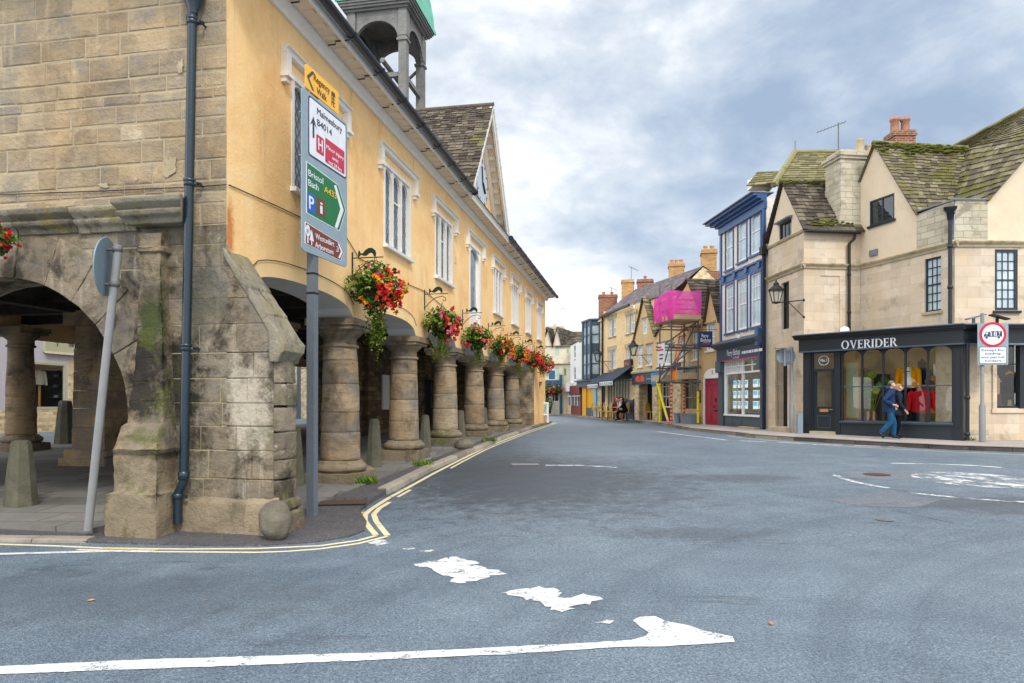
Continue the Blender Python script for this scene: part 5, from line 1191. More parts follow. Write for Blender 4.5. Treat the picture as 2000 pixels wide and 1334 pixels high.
q=MB(); q.profx([(0,0),(-.16,0),(-.18,.05),(0,.09)],wa[0]-.08,wa[1]+.08); 
for v in range(len(q.v)): q.v[v]=(q.v[v][0],q.v[v][1],q.v[v][2]+wa[3])
cb.add(q,'drip_ledge',M['lead'],FA)
q=MB(); q.box(dA[0]+.02,dA[1]-.02,.25,.32,.55,dA[3]); q.box(dA[0]+.15,dA[1]-.15,.22,.25,.8,1.3); q.box(dA[0]+.15,dA[1]-.15,.22,.25,1.5,dA[3]-.2); cb.add(q,'door',M['black'],FA)
q=MB(); q.box(dA[0]-.14,dA[0],-.06,.1,.5,dA[3]+.12); q.box(dA[1],dA[1]+.14,-.06,.1,.5,dA[3]+.12); q.box(dA[0],dA[1],-.06,.1,dA[3],dA[3]+.12); q.box(dA[0]-.2,dA[1]+.2,-.25,.2,.45,.66); cb.add(q,'door_surround',M['cream'],FA)
def strings(fr,x0,x1,z,pr=.13,h=.16,mat='string'):
    s=MB(); s.profx([(0,z-h),(-.04,z-h),(-.06,z-h*.6),(-pr*.8,z-h*.35),(-pr,z-.02),(-pr,z),(0,z+.05)],x0,x1); cb.add(s,'string_course',M[mat],fr)
strings(FA,-.02,L+.12,ZS); strings(FA,0,L+.05,ZE,.07,.08)
xb1=FB.x(1640); 
q=MB(); wall(q,[(0,0),(FB.L,0),(FB.L,ZE),(0,ZE)],[(.62,1.32,3.9,5.9)],0,.03); q.face([(.62,.03,3.9),(1.32,.03,3.9),(1.32,.03,5.9),(.62,.03,5.9)]); cb.add(q,'ashlar_wall',M['cream'],FB)
strings(FB,-.12,FB.L+.1,ZS)
LC=FC.L
c1=pxr(FC,1806,1838,503,608); ca_=pxr(FC,1699,1747,385,434); xap,xft=LC-2.967,LC-1.262
c0=LC-3.75
q=MB(); wall(q,[(c0,3.7),(LC,3.7),(LC,ZS),(c0,ZS)],[c1],0,.16); q.face([(LC-.65,0,0),(LC,0,0),(LC,0,3.7),(LC-.65,0,3.7)]); cb.add(q,'ashlar_wall',M['cream'],FC)
q=MB(); wall(q,[(0.2,ZS),(xft+.35,ZS),(xft,ZE),(xap,10.2),(0.2,7.9)],[ca_],-.004,.2); cb.add(q,'gable',M['creamrender'],FC)
sash(cb,FC,*c1,y=.08,cols=3,rows=3,m='charcoal',g='glassblue',bar=.025,sill='string'); sash(cb,FC,*ca_,y=.03,cols=2,rows=1,m='charcoal',g='glass',split=False,bar=.07,sill='charcoal')
strings(FC,c0,LC+.13,ZS)
q=MB(); wall(q,[(xft-.05,ZS),(LC,ZS),(LC,7.52),(xft-.05,7.42)],[],-.02,.2); q.face([(xft-.05,-.02,7.42),(LC,-.02,7.52),(LC,.3,7.52),(xft-.05,.3,7.42)]); cb.add(q,'parapet',M['greystone'],FC)
q=MB(); q.box(xft-.05,LC+.04,-.06,.32,7.50,7.54); cb.add(q,'parapet_capping',M['lead'],FC)
q=MB(); q.box(FC.x(1700),FC.x(1715),-.06,0,FC.z(1707,500),FC.z(1707,488)); cb.add(q,'wall_plaque',M['lead'],FC)
LD=FD.L; d1=pxr(FD,1943,1988,487,606); dg=(FD.x(1945),FD.x(1999),FD.z(1970,797),FD.z(1970,668)); xg=.98; xap2=4.4
q=MB(); wall(q,[(0,0),(LD,0),(LD,ZS),(0,ZS)],[d1,dg],0,.2); q.face([(LD,0,0),(LD,5,0),(LD,5,ZE),(LD,0,ZE)]); cb.add(q,'ashlar_wall',M['cream'],FD)
q=MB(); wall(q,[(xg,ZS),(LD-.1,ZS),(LD-.1,7.55),(xap2,11.3),(xg,7.52)],[],-.004,.2); cb.add(q,'gable',M['creamrender'],FD)
q=MB(); q.face([(0,-.012,ZS),(xg,-.012,ZS),(xg,-.012,7.52),(0,-.012,7.52)]); q.face([(xg,-.012,ZS),(xg,0,ZS),(xg,0,7.5),(xg,-.012,7.5)]); cb.add(q,'parapet',M['greystone'],FD)
q=MB(); q.box(-.05,xg+.02,-.06,.3,7.515,7.555); cb.add(q,'parapet_capping',M['lead'],FD)
strings(FD,-.13,LD,ZS)
sash(cb,FD,*d1,y=.05,cols=3,rows=3,m='charcoal',g='glassblue',bar=.025,fw=.08,sill='charcoal')
q=MB()
for x0,x1,z0,z1 in((dg[0]-.12,dg[0],dg[2]-.02,dg[3]),(dg[0]-.14,dg[1]+.1,dg[2]-.14,dg[2]-.02)): q.box(x0,x1,-.05,.06,z0,z1)
cb.add(q,'window_surround',M['cream'],FD)
# roofs
def roof(b,name,slopes,m='slate_d',ridge=None,tw=.3,rows=20):
    r=MB()
    for lf,rt in slopes: tiles(r,lf,rt,rows,tw,.04)
    if ridge:
        for a,c in ridge: r.tube([a,c],.09,6,0,.85,smooth=False)
    return b.rel(r.build(name,M[m],b.e))
roof(cb,'roof',[([(9.86,23.12,7.40),(9.76,24.8,9.58)],[(12.25,23.40,7.40),(12.4,25.0,9.58)]),([(12.1,26.6,7.6),(12.4,25.0,9.58)],[(9.65,26.3,7.55),(9.74,24.8,9.58)])],'slate_d',[((9.74,24.8,9.6),(12.4,25,9.6))],.24,14)
fC=FC.w(xft,-.12,7.40); aC=FC.w(xap,-.12,10.26); V=Vector((15.6,23.4,10.26)); VB=Vector((13.95,21.75,7.5))
q=MB(); tiles(q,[fC,aC],[VB,V],22,.25,.04); q.face([FC.w(0,-.1,7.4),aC,V,(15,25.5,7.4)],0,.3); q.tube([aC,V],.09,6,0,.85,smooth=False); cb.rel(q.build('roof',M['slate_m'],cb.e))
vf=FD.w(xg,-.12,7.5); va=FD.w(xap2,-.12,11.4); rb_=Vector((17.06,26.4,11.4))
q=MB(); tiles(q,[VB,V,rb_],[vf,va],26,.26,.045); q.face([va,rb_,(20.6,26.4,7.5),FD.w(LD,-.1,7.5)],0,.4); q.tube([va,rb_],.10,6,0,.85,smooth=False); cb.rel(q.build('roof',M['slate_m'],cb.e))
def moss(edge,n,r,spread,name='moss'):
    q=MB(); a,b,dn=Vector(edge[0]),Vector(edge[1]),Vector(edge[2])
    for i in range(n):
        p=a.lerp(b,R.random())+dn*abs(R.gauss(0,spread)); s_=r*R.uniform(.4,1.3); q.sphere(p,s_,7,5,0,R.random(),(1.3,1.3,.42),.12)
    return cb.rel(q.build(name,M['mosspad'],cb.e))
dC=(fC-aC).normalized(); moss((aC+Vector((0,0,.03)),V+Vector((0,0,.03)),dC),230,.085,.16); moss((Vector((9.76,24.8,9.62)),Vector((11.5,24.95,9.62)),Vector((.05,-.6,-.75))),90,.07,.12); moss((Vector((10.3,23.3,7.6)),Vector((11.8,23.5,7.6)),Vector((.0,.6,.8))),60,.07,.15); moss((VB+Vector((.05,0,.1)),V,(.3,.1,.05)),60,.07,.3)
# white stone stack on the wall and its pots
xa,xb=FB.x(1641),FB.x(1696); q=MB(); q.box(xa,xb,-.03,.9,ZE-.05,9.1); q.raw([(xa-.14,-.03,ZE-.05),(xa,-.03,ZE-.05),(xa,-.03,8.1),(xa-.14,.9,ZE-.05),(xa,.9,ZE-.05),(xa,.9,8.1)],[(0,1,2),(0,2,5,3)]); q.box(xa+.01,xb-.01,-.02,.88,9.1,9.95); q.box(xa-.05,xb+.05,-.08,.95,9.95,10.05); q.box(xa-.09,xb+.09,-.12,.99,10.05,10.16); q.box(xa+.03,xb-.03,0,.85,10.16,10.28)
st=cb.add(q,'chimney',M['greystone'],FB)
for px,r,h in((1680,.135,.55),(1698,.15,.36)):
    q=MB(); q.lathe([(r*1.05,10.25),(r*1.0,10.3),(r*.95,10.25+h-.06),(r*1.08,10.25+h-.04),(r*1.05,10.25+h)],FB.x(px,.4),.4,14); q.build('chimney_pot',M['potbuff'],st)
aerial(cb,*FB.w(FB.x(1637.5,.2),.2,0).xy,8.4,FB.z(1638,240,.2),2.9,.7)
c=at(1757,262,27.5); ch=chimney(cb,c.x,c.y,.82,.8,9.5,at(1757,266,27.5).z+.1,'rbrick',0)
for dx in(-.2,.22):
    q=MB(); z=at(1757,266,27.5).z+.08; s=.13
    prof=[(.19,z),(.17,z+.08),(.155,z+.5),(.2,z+.54),(.2,z+.6),(.17,z+.6)]; q.lathe(prof,c.x+dx,c.y,8)
    for k in range(6): a=2*PI*k/6; q.lathe([(.045,z+.6),(.0,z+.75)],c.x+dx+.15*math.cos(a),c.y+.15*math.sin(a),5)
    q.build('chimney_pot',M['terracotta'],ch)
c=at(1814,280,26.5); q=MB(); 
for k in range(4): q.box(c.x-.48+R.uniform(-.03,.03),c.x+.44+R.uniform(-.03,.03),c.y-.3,c.y+.3,9.4+k*.33-.3,9.4+k*.33+.02,0,R.random())
q.box(c.x-.5,c.x+.46,c.y-.33,c.y+.33,10.38-.0,10.45+.0,0,.7); cb.rel(q.build('chimney',M['rubble'],cb.e))
# gutters and pipes
q=MB(); q.tube([(-.05,-.22,7.36),(FB.x(1672),-.22,7.36)],.06,8); xp=FB.x(1667,-.1); q.tube([(xp,-.2,7.33),(xp-.02,-.16,7.15),(xp-.16,-.1,7.0),(xp-.16,-.1,3.9)],.05,8); 
for z in(5.9,4.6): q.lathe([(.05,z),(.065,z),(.065,z+.08),(.05,z+.08)],xp-.16,-.1,10)
cb.add(q,'downpipe',M['iron'],FB)
q=MB(); xp=LC-.02; zt=FC.z(1866,405,-.15); q.lathe([(.06,zt-.35),(.1,zt-.3),(.13,zt-.1),(.24,zt),(.24,zt+.04)],xp,-.15,4); q.tube([(xp,-.15,zt-.3),(xp,-.15,3.85)],.055,10)
for z in(6.1,4.9): q.lathe([(.055,z),(.075,z),(.075,z+.09),(.055,z+.09)],xp,-.15,10)
cb.add(q,'downpipe',M['gutter'],FC)
q=MB(); q.tube([(-.06,-.14,8.0),(-.06,-.14,.5)],.05,8); q.box(-.18,.06,-.26,-.02,7.2,7.5)
cb.add(q,'downpipe',M['iron'],FA)
# shop front
SH=Fr((9.93,23.22),(13.10,19.80)); LS=SH.L
zf0,zf1=3.26,3.66; x_d0,x_d1=SH.x(1585),SH.x(1632); wx=[SH.x(p) for p in(1645,1683.5,1724.5,1768,1812,1861)]; zg=.47; zs_=.98; zt_=3.2; ztr=SH.z(1750,754)
q=MB()
q.box(0,x_d0,-.06,.15,zg-.1,zf0); q.box(x_d1,wx[0]-.05,-.05,.15,zg-.1,zf0); q.box(wx[-1]+.02,LS,-.06,.15,zg-.1,zf0)
for x0,x1 in((0.02,x_d0-.02),(wx[-1]+.06,LS-.04)): q.box(x0+.03,x1-.03,-.085,-.06,zg+.35,zf0-.25)
q.box(-.08,LS+.05,-.22,.1,zf0,zf1,0); q.box(-.08,LS+.05,-.24,.0,zf0-.03,zf0+.015,2); q.box(wx[0]-.05,wx[-1]+.02,-.02,.12,zg-.1,zs_-.1,3); q.profx([(.14,zs_-.1),(-.10,zs_-.1),(-.12,zs_-.05),(.14,zs_)],wx[0]-.05,wx[-1]+.02,2)
for z0,z1,p in((zf1,zf1+.05,.28),(zf1+.05,zf1+.11,.36),(zf1+.11,zf1+.14,.44)): q.box(-.22,LS+.1,-p,.1,z0,z1,0)
for i,x in enumerate(wx): q.box(x-.025,x+.025,-.01,.07,zs_,zt_+.06)
q.box(wx[0],wx[-1],.0,.05,ztr-.02,ztr+.015,2)
for a,b in zip(wx,wx[1:]): archhead(q,a+.025,b-.025,zt_-.18,zf0,.005,.05,10)
fo=cb.add(q,'shop_front',[M['charcoald'],M['charcoal'],M['slategrey'],M['charcoal']],SH)
q=MB(); q.box(wx[0],wx[-1],.022,.028,zs_,zt_+.05); q.build('shop_pane',M['shopglass'],fo)
q=MB(); dz1=SH.z(1608,730)-.0; zdt=SH.z(1608,722.5)
q.box(x_d0,x_d0+.06,.0,.06,zg+.12,zf0); q.box(x_d1-.06,x_d1,.0,.06,zg+.12,zf0); q.box(x_d0+.06,x_d1-.06,-.02,.08,zdt-.06,zdt+.04); q.box(x_d0+.06,x_d1-.06,.0,.06,zf0-.07,zf0)
q.box(x_d0+.06,x_d1-.06,.05,.10,zg+.12,SH.z(1608,794)); xa,xb=x_d0+.06,x_d1-.06; zl=SH.z(1608,794)
q.box(xa,xa+.09,.04,.1,zl,zdt-.06); q.box(xb-.09,xb,.04,.1,zl,zdt-.06); q.box(xa+.14,xb-.14,.035,.05,zg+.25,zg+.62); q.box(xa+.12,xb-.12,.04,.05,zg+.23,zg+.64,1)
do=cb.add(q,'shop_door',[M['charcoald'],M['slategrey']],SH)
q=MB(); q.box(xa+.08,xb-.08,.06,.066,zl,zdt-.06); q.box(xa,xb,.03,.036,zdt+.04,zf0-.06); q.build('door_pane',M['shopglass'],do)
q=MB(); q.box((xa+xb)/2-.14,(xa+xb)/2+.14,.03,.05,zl-.18,zl-.08); q.tube([(xb-.03,.02,zl-.1),(xb-.14,.0,zl-.1)],.012,6); q.build('letter_plate',M['oak'],do)
q=MB(); q.box(x_d0-.02,x_d1+.02,-.12,.1,zg-.05,zg+.12); cb.add(q,'door_step',M['string'],SH)
q=MB(); cx=(xa+xb)/2; cz=(zdt+zf0)/2; n=28
for k in range(n):
    a,b=2*PI*k/n,2*PI*(k+1)/n; q.face([(cx+r*math.cos(t),.026,cz+r*.92*math.sin(t)) for r,t in((.155,a),(.155,b),(.175,b),(.175,a))])
q.build('door_number_ring',M['s_white'],do); ftext(do,'door_number','No.1',cx-.105,cx+.105,cz-.04,.10,M['s_white'],.024,.01)
# hand built roman capitals of the shop name
def roman(s,x0,x1,z,h,m,parent,y):
    G_={'V':[((0,1),(.22,1)),],}
    q=MB(); w={'O':1.0,'V':.95,'E':.68,'R':.86,'I':.36,'D':.95}; tot=sum(w[c] for c in s)+.10*(len(s)-1); k=(x1-x0)/(tot*h) if tot else 1; x=x0
    T,t,sf=.19,.075,.05
    for ch in s:
        W=w[ch]
        X=lambda u:x+u*h*k
        def rect(u0,u1,v0,v1): q.box(X(u0),X(u1),y-.02,y,z+v0*h,z+v1*h)
        def poly(P): q.prism([(X(u),z+v*h) for u,v in P],y-.02,y)
        def ringseg(cu,cv,ru,rv,iu,iv,a0,a1,n=16):
            for i in range(n):
                a,b=math.radians(a0+(a1-a0)*i/n),math.radians(a0+(a1-a0)*(i+1)/n)
                poly([(cu+ru*math.cos(a),cv+rv*math.sin(a)),(cu+ru*math.cos(b),cv+rv*math.sin(b)),(cu+iu*math.cos(b),cv+iv*math.sin(b)),(cu+iu*math.cos(a),cv+iv*math.sin(a))])
        if ch=='O': ringseg(.5,.5,.5,.52,.31,.44,0,360,28)
        elif ch=='V': poly([(.06,1),(.28,1),(.56,.0),(.46,.0)]); poly([(.80,1),(.87,1),(.56,0),(.46,0)]); rect(0,.34,.955,1); rect(.70,.95,.955,1)
        elif ch in'ERID':
            b=.07; rect(b,b+T,0,1); rect(0,b+T+.08,0,sf); rect(0,b+T+.08,1-sf,1)
            if ch=='E': rect(b+T,.62,1-t,1); rect(b+T,.55,.47,.47+t); rect(b+T,.66,0,t); rect(.57,.62,.80,1); rect(.61,.66,0,.22); rect(.51,.55,.40,.62)
            if ch=='R': ringseg(b+T+.10,.74,.36,.26,.18,.19,-90,90); rect(b+T,b+T+.12,1-t,1); rect(b+T,b+T+.12,.48,.48+t); poly([(.34,.50),(.52,.50),(.88,.0),(.68,.0)]); rect(.66,.92,0,sf)
            if ch=='D': ringseg(.36,.5,.58,.5,.38,.425,-90,90,20); rect(b+T,.38,1-t,1); rect(b+T,.38,0,t)
        x+=(W+.10)*h*k
    return q.build('shop_name',m,parent)
roman('OVERIDER',SH.x(1643.5,-.23),SH.x(1752,-.23),SH.z(1700,679.5,-.23)+.01,.265,M['s_white'],fo,-.222)
q=MB(); P=[SH.w(-.15,-.4,0),SH.w(LS+.1,-.4,0),Vector((13.3,20.2,0)),Vector((12.15,23.7,0)),Vector((9.9,23.4,0))]; q.slab([(p.x,p.y) for p in P],zf1+.142,zf1+.17); cb.rel(q.build('lead_roof',M['lead'],cb.e))
q=MB(); q.disc(SH.w(SH.x(1650,.2),.2,3.92),(-.7,-.7,0),.13,20,0,.1); cb.rel(q.build('alarm_box',M['winwhite'],cb.e))
# fascia round the corner
FE=Fr((13.10,19.80),(20.8,20.0)); q=MB(); q.box(.0,LD,-.02,.2,zf0,zf1,0); q.box(-.02,LD,-.04,.2,zf0-.03,zf0+.015,2)
for z0,z1,p in((zf1,zf1+.05,.08),(zf1+.05,zf1+.11,.16),(zf1+.11,zf1+.14,.24)): q.box(-.10,LD,-p,.2,z0,z1,0)
q.box(-.1,LD,-.2,.2,zf1+.142,zf1+.17,2)
q.lathe([(.23,zf0),(.23,zf1)],.0,.2,24,0); 
e0,e1=FE.x(1946,.28),FE.x(1995,.28)
cb.add(q,'corner_fascia',[M['charcoald'],M['charcoal'],M['lead']],FE)
q=MB(); q.box(dg[0],dg[0]+.05,.02,.14,dg[2],dg[3]+.5); q.box(dg[1]-.14,dg[1]+.4,-.05,.14,dg[2],dg[3]+.5); q.box(dg[0]+.05,dg[1]-.14,.02,.14,dg[2],dg[2]+.06); q.box(dg[0]+.05,dg[1]-.14,.04,.1,dg[2]+1.28,dg[2]+1.31); wo_=cb.add(q,'corner_window',M['charcoald'],FD); q=MB(); q.box(dg[0]+.05,dg[1]-.14,.07,.076,dg[2]+.06,dg[3]+.3); q.build('shop_pane',M['shopglass'],wo_)
q=MB(); q.tube([(LS+.10,-.02,zf0),(LS+.10,-.02,zg)],.055,10); 
for z in(1.65,.6): q.lathe([(.055,z),(.075,z),(.075,z+.09),(.055,z+.09)],LS+.10,-.02,10)
cb.add(q,'downpipe',M['charcoald'],SH)
q=MB(); q.box(.16,1.0,-.03,.05,.45,.75); q.box(.10,.6,-.05,.05,.4,.62,0,.2); cb.add(q,'wall_base',M['greystone'],FD)
# two floodlights on the lead roof by the corner
for px,t in((1900,.5),(1946,-.5)):
    q=MB(); x=FE.x(px); z=zf1+.36; q.box(-.26,.26,-.1,.1,-.02,.02,0,.5,Matrix.Translation((x,-.12,z))@Matrix.Rotation(-t*.5,4,'Y')); q.box(x-.03,x+.03,-.06,0,zf1+.17,z-.02); cb.add(q,'floodlight',M['iron'] if t<0 else M['lead'],FE)
# interior behind the glass
q=MB(); yb=2.05
q.face([(wx[0]-.4,yb,zg),(LS,yb,zg),(LS,yb,3.6),(wx[0]-.4,yb,3.6)],0); q.face([(x_d0-.1,.2,3.35),(LS,.2,3.35),(LS,yb,3.35),(x_d0-.1,yb,3.35)],0); q.face([(wx[0]-.05,.1,zs_-.08),(LS,.1,zs_-.08),(LS,yb,zs_-.08),(wx[0]-.05,yb,zs_-.08)],1); q.face([(LS-.04,.15,zg),(LS-.04,yb,zg),(LS-.04,yb,3.6),(LS-.04,.15,3.6)],0); q.face([(x_d1,.2,zg),(x_d1,yb,zg),(x_d1,yb,3.5),(x_d1,.2,3.5)],0)
q.face([(x_d0-.1,1.3,zg),(x_d1,1.3,zg),(x_d1,1.3,3.5),(x_d0-.1,1.3,3.5)],0); q.face([(x_d0-.1,.2,zg),(x_d0-.1,1.3,zg),(x_d0-.1,1.3,3.5),(x_d0-.1,.2,3.5)],0)
xm=SH.x(1775,1.3); q.box(SH.x(1700,1.2),SH.x(1724,1.2),1.5,1.9,zs_-.08,2.5,2); q.box(SH.x(1757,1.4),SH.x(1783,1.4),1.35,1.75,zs_-.08,2.6,2); q.box(SH.x(1757,1.2)-.05,SH.x(1800,1.2),.95,1.35,zs_+.55,zs_+.58,3); q.box(SH.x(1764,1.2),SH.x(1800,1.2),.95,1.35,zs_+1.02,zs_+1.05,3)
xs0,xs1=SH.x(1820,.6),SH.x(1851,.6); q.box(xs0,xs1,.5,.85,SH.z(1835,743,.6),SH.z(1835,734,.6),3); q.box(xs0,xs1,.5,.85,SH.z(1835,807,.6),SH.z(1835,798,.6),3)
cb.add(q,'shop_interior',[M['shopcream'],M['oak'],M['charcoald'],M['shelfwood']],SH)
q=MB(); x0,x1=SH.x(1648,.5),SH.x(1681,.5); z0,z1=zs_-.06,SH.z(1665,703,.5)
q.box(x0,x0+.07,.5,.55,z0,z1); q.box(x1-.07,x1,.5,.55,z0,z1); q.box(x0+.07,x1-.07,.5,.55,z1-.09,z1); q.box(x0+.07,x1-.07,.5,.55,z0,z0+.12); q.box(x0+.07,x1-.07,.52,.54,z0+.12,z1-.09,1); fp=q.build('framed_panel',[M['oak'],M['sage']],None,(SH.o.x,SH.o.y,0),SH.rot); tag(fp,'tall wood framed panel standing at the left end of the clothes shop window','panel')
# corner window interior
q=MB(); q.face([(dg[0]-.1,1.0,zg),(dg[1]+.5,1.0,zg),(dg[1]+.5,1.0,3.6),(dg[0]-.1,1.0,3.6)]); q.face([(dg[0],.1,dg[2]),(dg[1]+.3,.1,dg[2]),(dg[1]+.3,1.0,dg[2]),(dg[0],1.0,dg[2])],1); q.face([(dg[0]-.02,.1,zg),(dg[0]-.02,1,zg),(dg[0]-.02,1,3.6),(dg[0]-.02,.1,3.6)]); cb.add(q,'window_interior',[M['charcoald'],M['oak']],FD)
# ---- clothes and goods on display
def place(o,fr,x,y,z,label,cat,rot=0.0,group=None): o.location=fr.w(x,y,z); o.rotation_euler.z=fr.rot+rot; return tag(o,label,cat,group)
def garment(w,h,sl,slw,depth=.16,drop=.16,open_=0.0):
    """a hung top: torso, two sleeves; origin at the collar"""
    q=MB(); n=12; rows=[(0,.30,.4),(-.05*h,.62,.7),(-.14*h,.96,.9),(-.4*h,.94,1),(-.7*h,.98,1.0),(-h,1.02,1)]
    vs=[];fs=[]
    for z,k,dk in rows:
        for i in range(n): t=2*PI*i/n; vs.append((w/2*k*math.cos(t),depth/2*dk*math.sin(t)*(1+.12*math.sin(3*t+z*9)),z))
    for r in range(len(rows)-1):
        for i in range(n): fs.append((r*n+i,(r+1)*n+i,(r+1)*n+(i+1)%n,r*n+(i+1)%n))
    q.raw(vs,fs,0,.5,True)
    for s in(-1,1): q.tube([(s*w*.40,0,-.10*h),(s*w*.56,.0,-.20*h),(s*(w*.62),-.02,-.20*h-sl*.5),(s*(w*.64),-.05,-.20*h-sl)],[slw*.9,slw,slw*.85,slw*.7],8)
    return q
def hanger(q,mi): q.tube([(-.18,0,-.06),(0,0,.02),(.18,0,-.06)],.012,5,mi); q.tube([(0,0,.02),(0,0,.1),(.04,0,.14),(.0,0,.18)],.008,5,mi)
def disp(px,py,y): return SH.x(px,y),y,SH.z(px,py,y)
q=garment(.50,.66,.52,.085); hanger(q,1); o=q.build('cardigan',[M['c_mustard'],M['black']]); place(o,SH,*disp(1774,716,.55),'mustard yellow cardigan on a hanger in the clothes shop window','cardigan')
q=garment(.24,.62,.0001,.01,.22); o=q.build('white_top',M['c_white'],o); o.location=(0,-.03,-.02)
q=MB(); q.box(-.1,.1,-.108,-.10,-.15,-.12); q.build('stripe',M['charcoald'],o)
q=garment(.58,.70,.50,.09,.2); o=q.build('jumper',M['c_red']); place(o,SH,*disp(1801,761,.55),'red check jumper hanging low in the clothes shop window','jumper')
q=MB()
for z in(-.18,-.32,-.46,-.6): q.box(-.28,.28,-.108,-.104,z,z+.008)
for x in(-.2,-.07,.07,.2): q.box(x,x+.008,-.108,-.104,-.68,-.12)
q.build('check_lines',M['f_dred'],o)
q=garment(.14,.80,.5,.04,.1); o=q.build('navy_dress',M['c_navy']); place(o,SH,*disp(1800.5,700,.7),'narrow navy garment on a hanger right of the mustard cardigan','dress')
q=garment(.30,.62,.4,.06,.14); o=q.build('dark_jacket',M['c_navy']); place(o,SH,*disp(1768,762,.95),'dark blue jacket hanging behind the passing couple in the shop','jacket')
def boxes(px,y,zb,sizes,m,label,cat,name):
    q=MB(); z=0
    for w,d,h in sizes: q.bbox(-w/2+R.uniform(-.01,.01),w/2,-d/2,d/2,z,z+h-.004,.008,0,R.random()); z+=h
    o=q.build(name,m); place(o,SH,SH.x(px,y),y,zb,label,cat,R.uniform(-.2,.2)); return o
zsh=SH.z(1835,734,.6); zsl=SH.z(1835,798,.6)
boxes(1836,.68,zsh,[(.30,.22,.09)]*4,M['s_white'],'stack of white boxes on the upper wooden shelf in the shop window','boxes','box_stack'); boxes(1841,.70,zsh+.365,[(.28,.2,.28)],M['black'],'black box standing on the white boxes in the shop window','box','display_box')
q=MB(); q.bbox(-.19,.19,-.07,.07,0,.15,.02); q.tube([(-.11,-.04,.14),(-.08,-.06,.21),(.08,-.06,.21),(.11,-.04,.14)],.010,6); o=q.build('handbag',M['s_gold']); place(o,SH,SH.x(1834,.62),.62,zsl,'small yellow handbag on the lower wooden shelf of the shop window','handbag'); boxes(1840,.95,zsl+.02,[(.34,.2,.42)],M['c_maroon'],'dark maroon box behind the yellow handbag in the shop window','box','display_box')
q=MB()
for x in(-.09,.09): q.tube([(x,0,.0),(x,0,.2),(x,.01,.36)],[.045,.042,.05],8); q.sphere((x,-.07,.03),.05,8,5,sc=(.8,1.7,.7))
o=q.build('boots',M['c_tan']); place(o,SH,SH.x(1701,.4),.4,zs_-.07,'pair of tan boots on the window bed below the green plant','boots')
# tall potted plant with split leaves
pt=thing('house_plant','tall plant with broad yellow-green leaves inside the clothes shop window','plant',SH.w(SH.x(1705,.75),.75,zs_-.08),SH.rot)
q=MB(); q.lathe([(.10,0),(.14,.28),(.13,.28)],0,0,14); q.build('pot',M['c_grey'],pt); s_=MB(); l_=MB()
for i,(dx,dz,rr,mi) in enumerate(((-.42,1.35,.14,0),(.02,1.52,.15,1),(-.12,1.42,.15,1),(.38,1.40,.12,0),(.55,1.26,.13,0),(-.1,1.0,.17,0),(.12,1.02,.15,1),(-.02,.75,.15,0),(-.3,1.12,.12,0),(.25,1.2,.12,0))):
    s_.tube([(0,0,.25),(dx*.4,R.uniform(-.1,.1),dz*.7),(dx,-.05,dz)],.008,5); n=14; d=Vector((R.uniform(-.4,.4),-1,R.uniform(-.1,.6))).normalized(); e=d.cross(Vector((0,0,1))).normalized(); g=e.cross(d)
    P=[]
    for k in range(n):
        t=2*PI*k/n; rad=rr*(1+.25*math.cos(t))*(1 if k%2 else .78); P.append(Vector((dx,-.05,dz))+e*rad*math.cos(t+.7)+g*rad*math.sin(t+.7)+d*.03*math.cos(2*t))
    l_.face(P,mi,R.random())
s_.build('stems',M['leafy'],pt); l_.build('leaves',[M['leaf'],M['leafy']],pt)
# right window: mannequin pieces
xw,zw=FD.x(1966,.5),dg[2]
q=garment(.42,.62,.5,.07,.18); o=q.build('jacket',M['c_black']); place(o,FD,FD.x(1972,.5),.5,FD.z(1970,728,.5),'black jacket with mustard trim on display in the corner window','jacket')
q=MB(); q.tube([(-.2,-.1,-.04),(-.1,-.13,.02),(.02,-.12,-.02),(.16,-.12,-.12),(.2,-.12,-.3)],[.03,.05,.05,.05,.04],8); q.build('scarf',M['c_mustard'],o)
q=garment(.16,.9,.01,.02,.12); o=q.build('brown_coat',M['c_tan']); place(o,FD,FD.x(1947.5,.45),.45,FD.z(1948,733,.45),'tan coat edge at the left side of the corner window','coat')
for px,m,lab in((1951,'c_maroon','dark red ankle boot standing in the corner window'),(1972,'c_tan','tan pointed shoe beside the red boot in the corner window')):
    q=MB(); q.tube([(0,0,.05),(0,0,.18),(0,.02,.4 if m=='c_maroon' else .2)],[.06,.055,.06],10); q.sphere((.09,-.02,.045),.05,10,6,sc=(2.3,.9,.8)); o=q.build('boot',M[m]); place(o,FD,FD.x(px,.3),.3,zw+.01,lab,'boot')
# ---- blue and cream estate agent house
PBF=Fr((9.33,30.5),(9.77,26.25)); LP_=PBF.L
pb=Bld('estate_agency','narrow three storey cream and blue house with a projecting cornice and estate agent window','shop building',PBF.o)
ZC=9.62
ups=[pxr(PBF,a,b,t,bt) for a,b,t,bt in((1418,1432.5,441,524),(1442,1459,424,508),(1466.5,1486.5,407,494))]
mids=[pxr(PBF,a,b,t,bt) for a,b,t,bt in((1418.5,1434,556,648),(1441.5,1460,545,642),(1467,1487,533,635))]
q=MB(); wall(q,[(0,3.9),(LP_,3.9),(LP_,9.2),(0,9.2)],ups+mids,0,.12); q.face([(0,.0,.3),(0,6,.3),(0,6,9.4),(0,0,9.4)]); q.face([(LP_,0,.3),(LP_,3,.3),(LP_,3,9.4),(LP_,0,9.4)]); q.face([(0,.9,.3),(LP_,.9,.3),(LP_,.9,3.95),(0,.9,3.95)]); pb.add(q,'facade',M['pbcream'],PBF)
for r in ups: sash(pb,PBF,*r,y=.05,cols=1,rows=1,g='glassblue',arch=True,fw=.06)
for r in mids: sash(pb,PBF,*r,y=.05,cols=2,rows=2,g='glassblue',upcols=3,fw=.06)
q=MB()
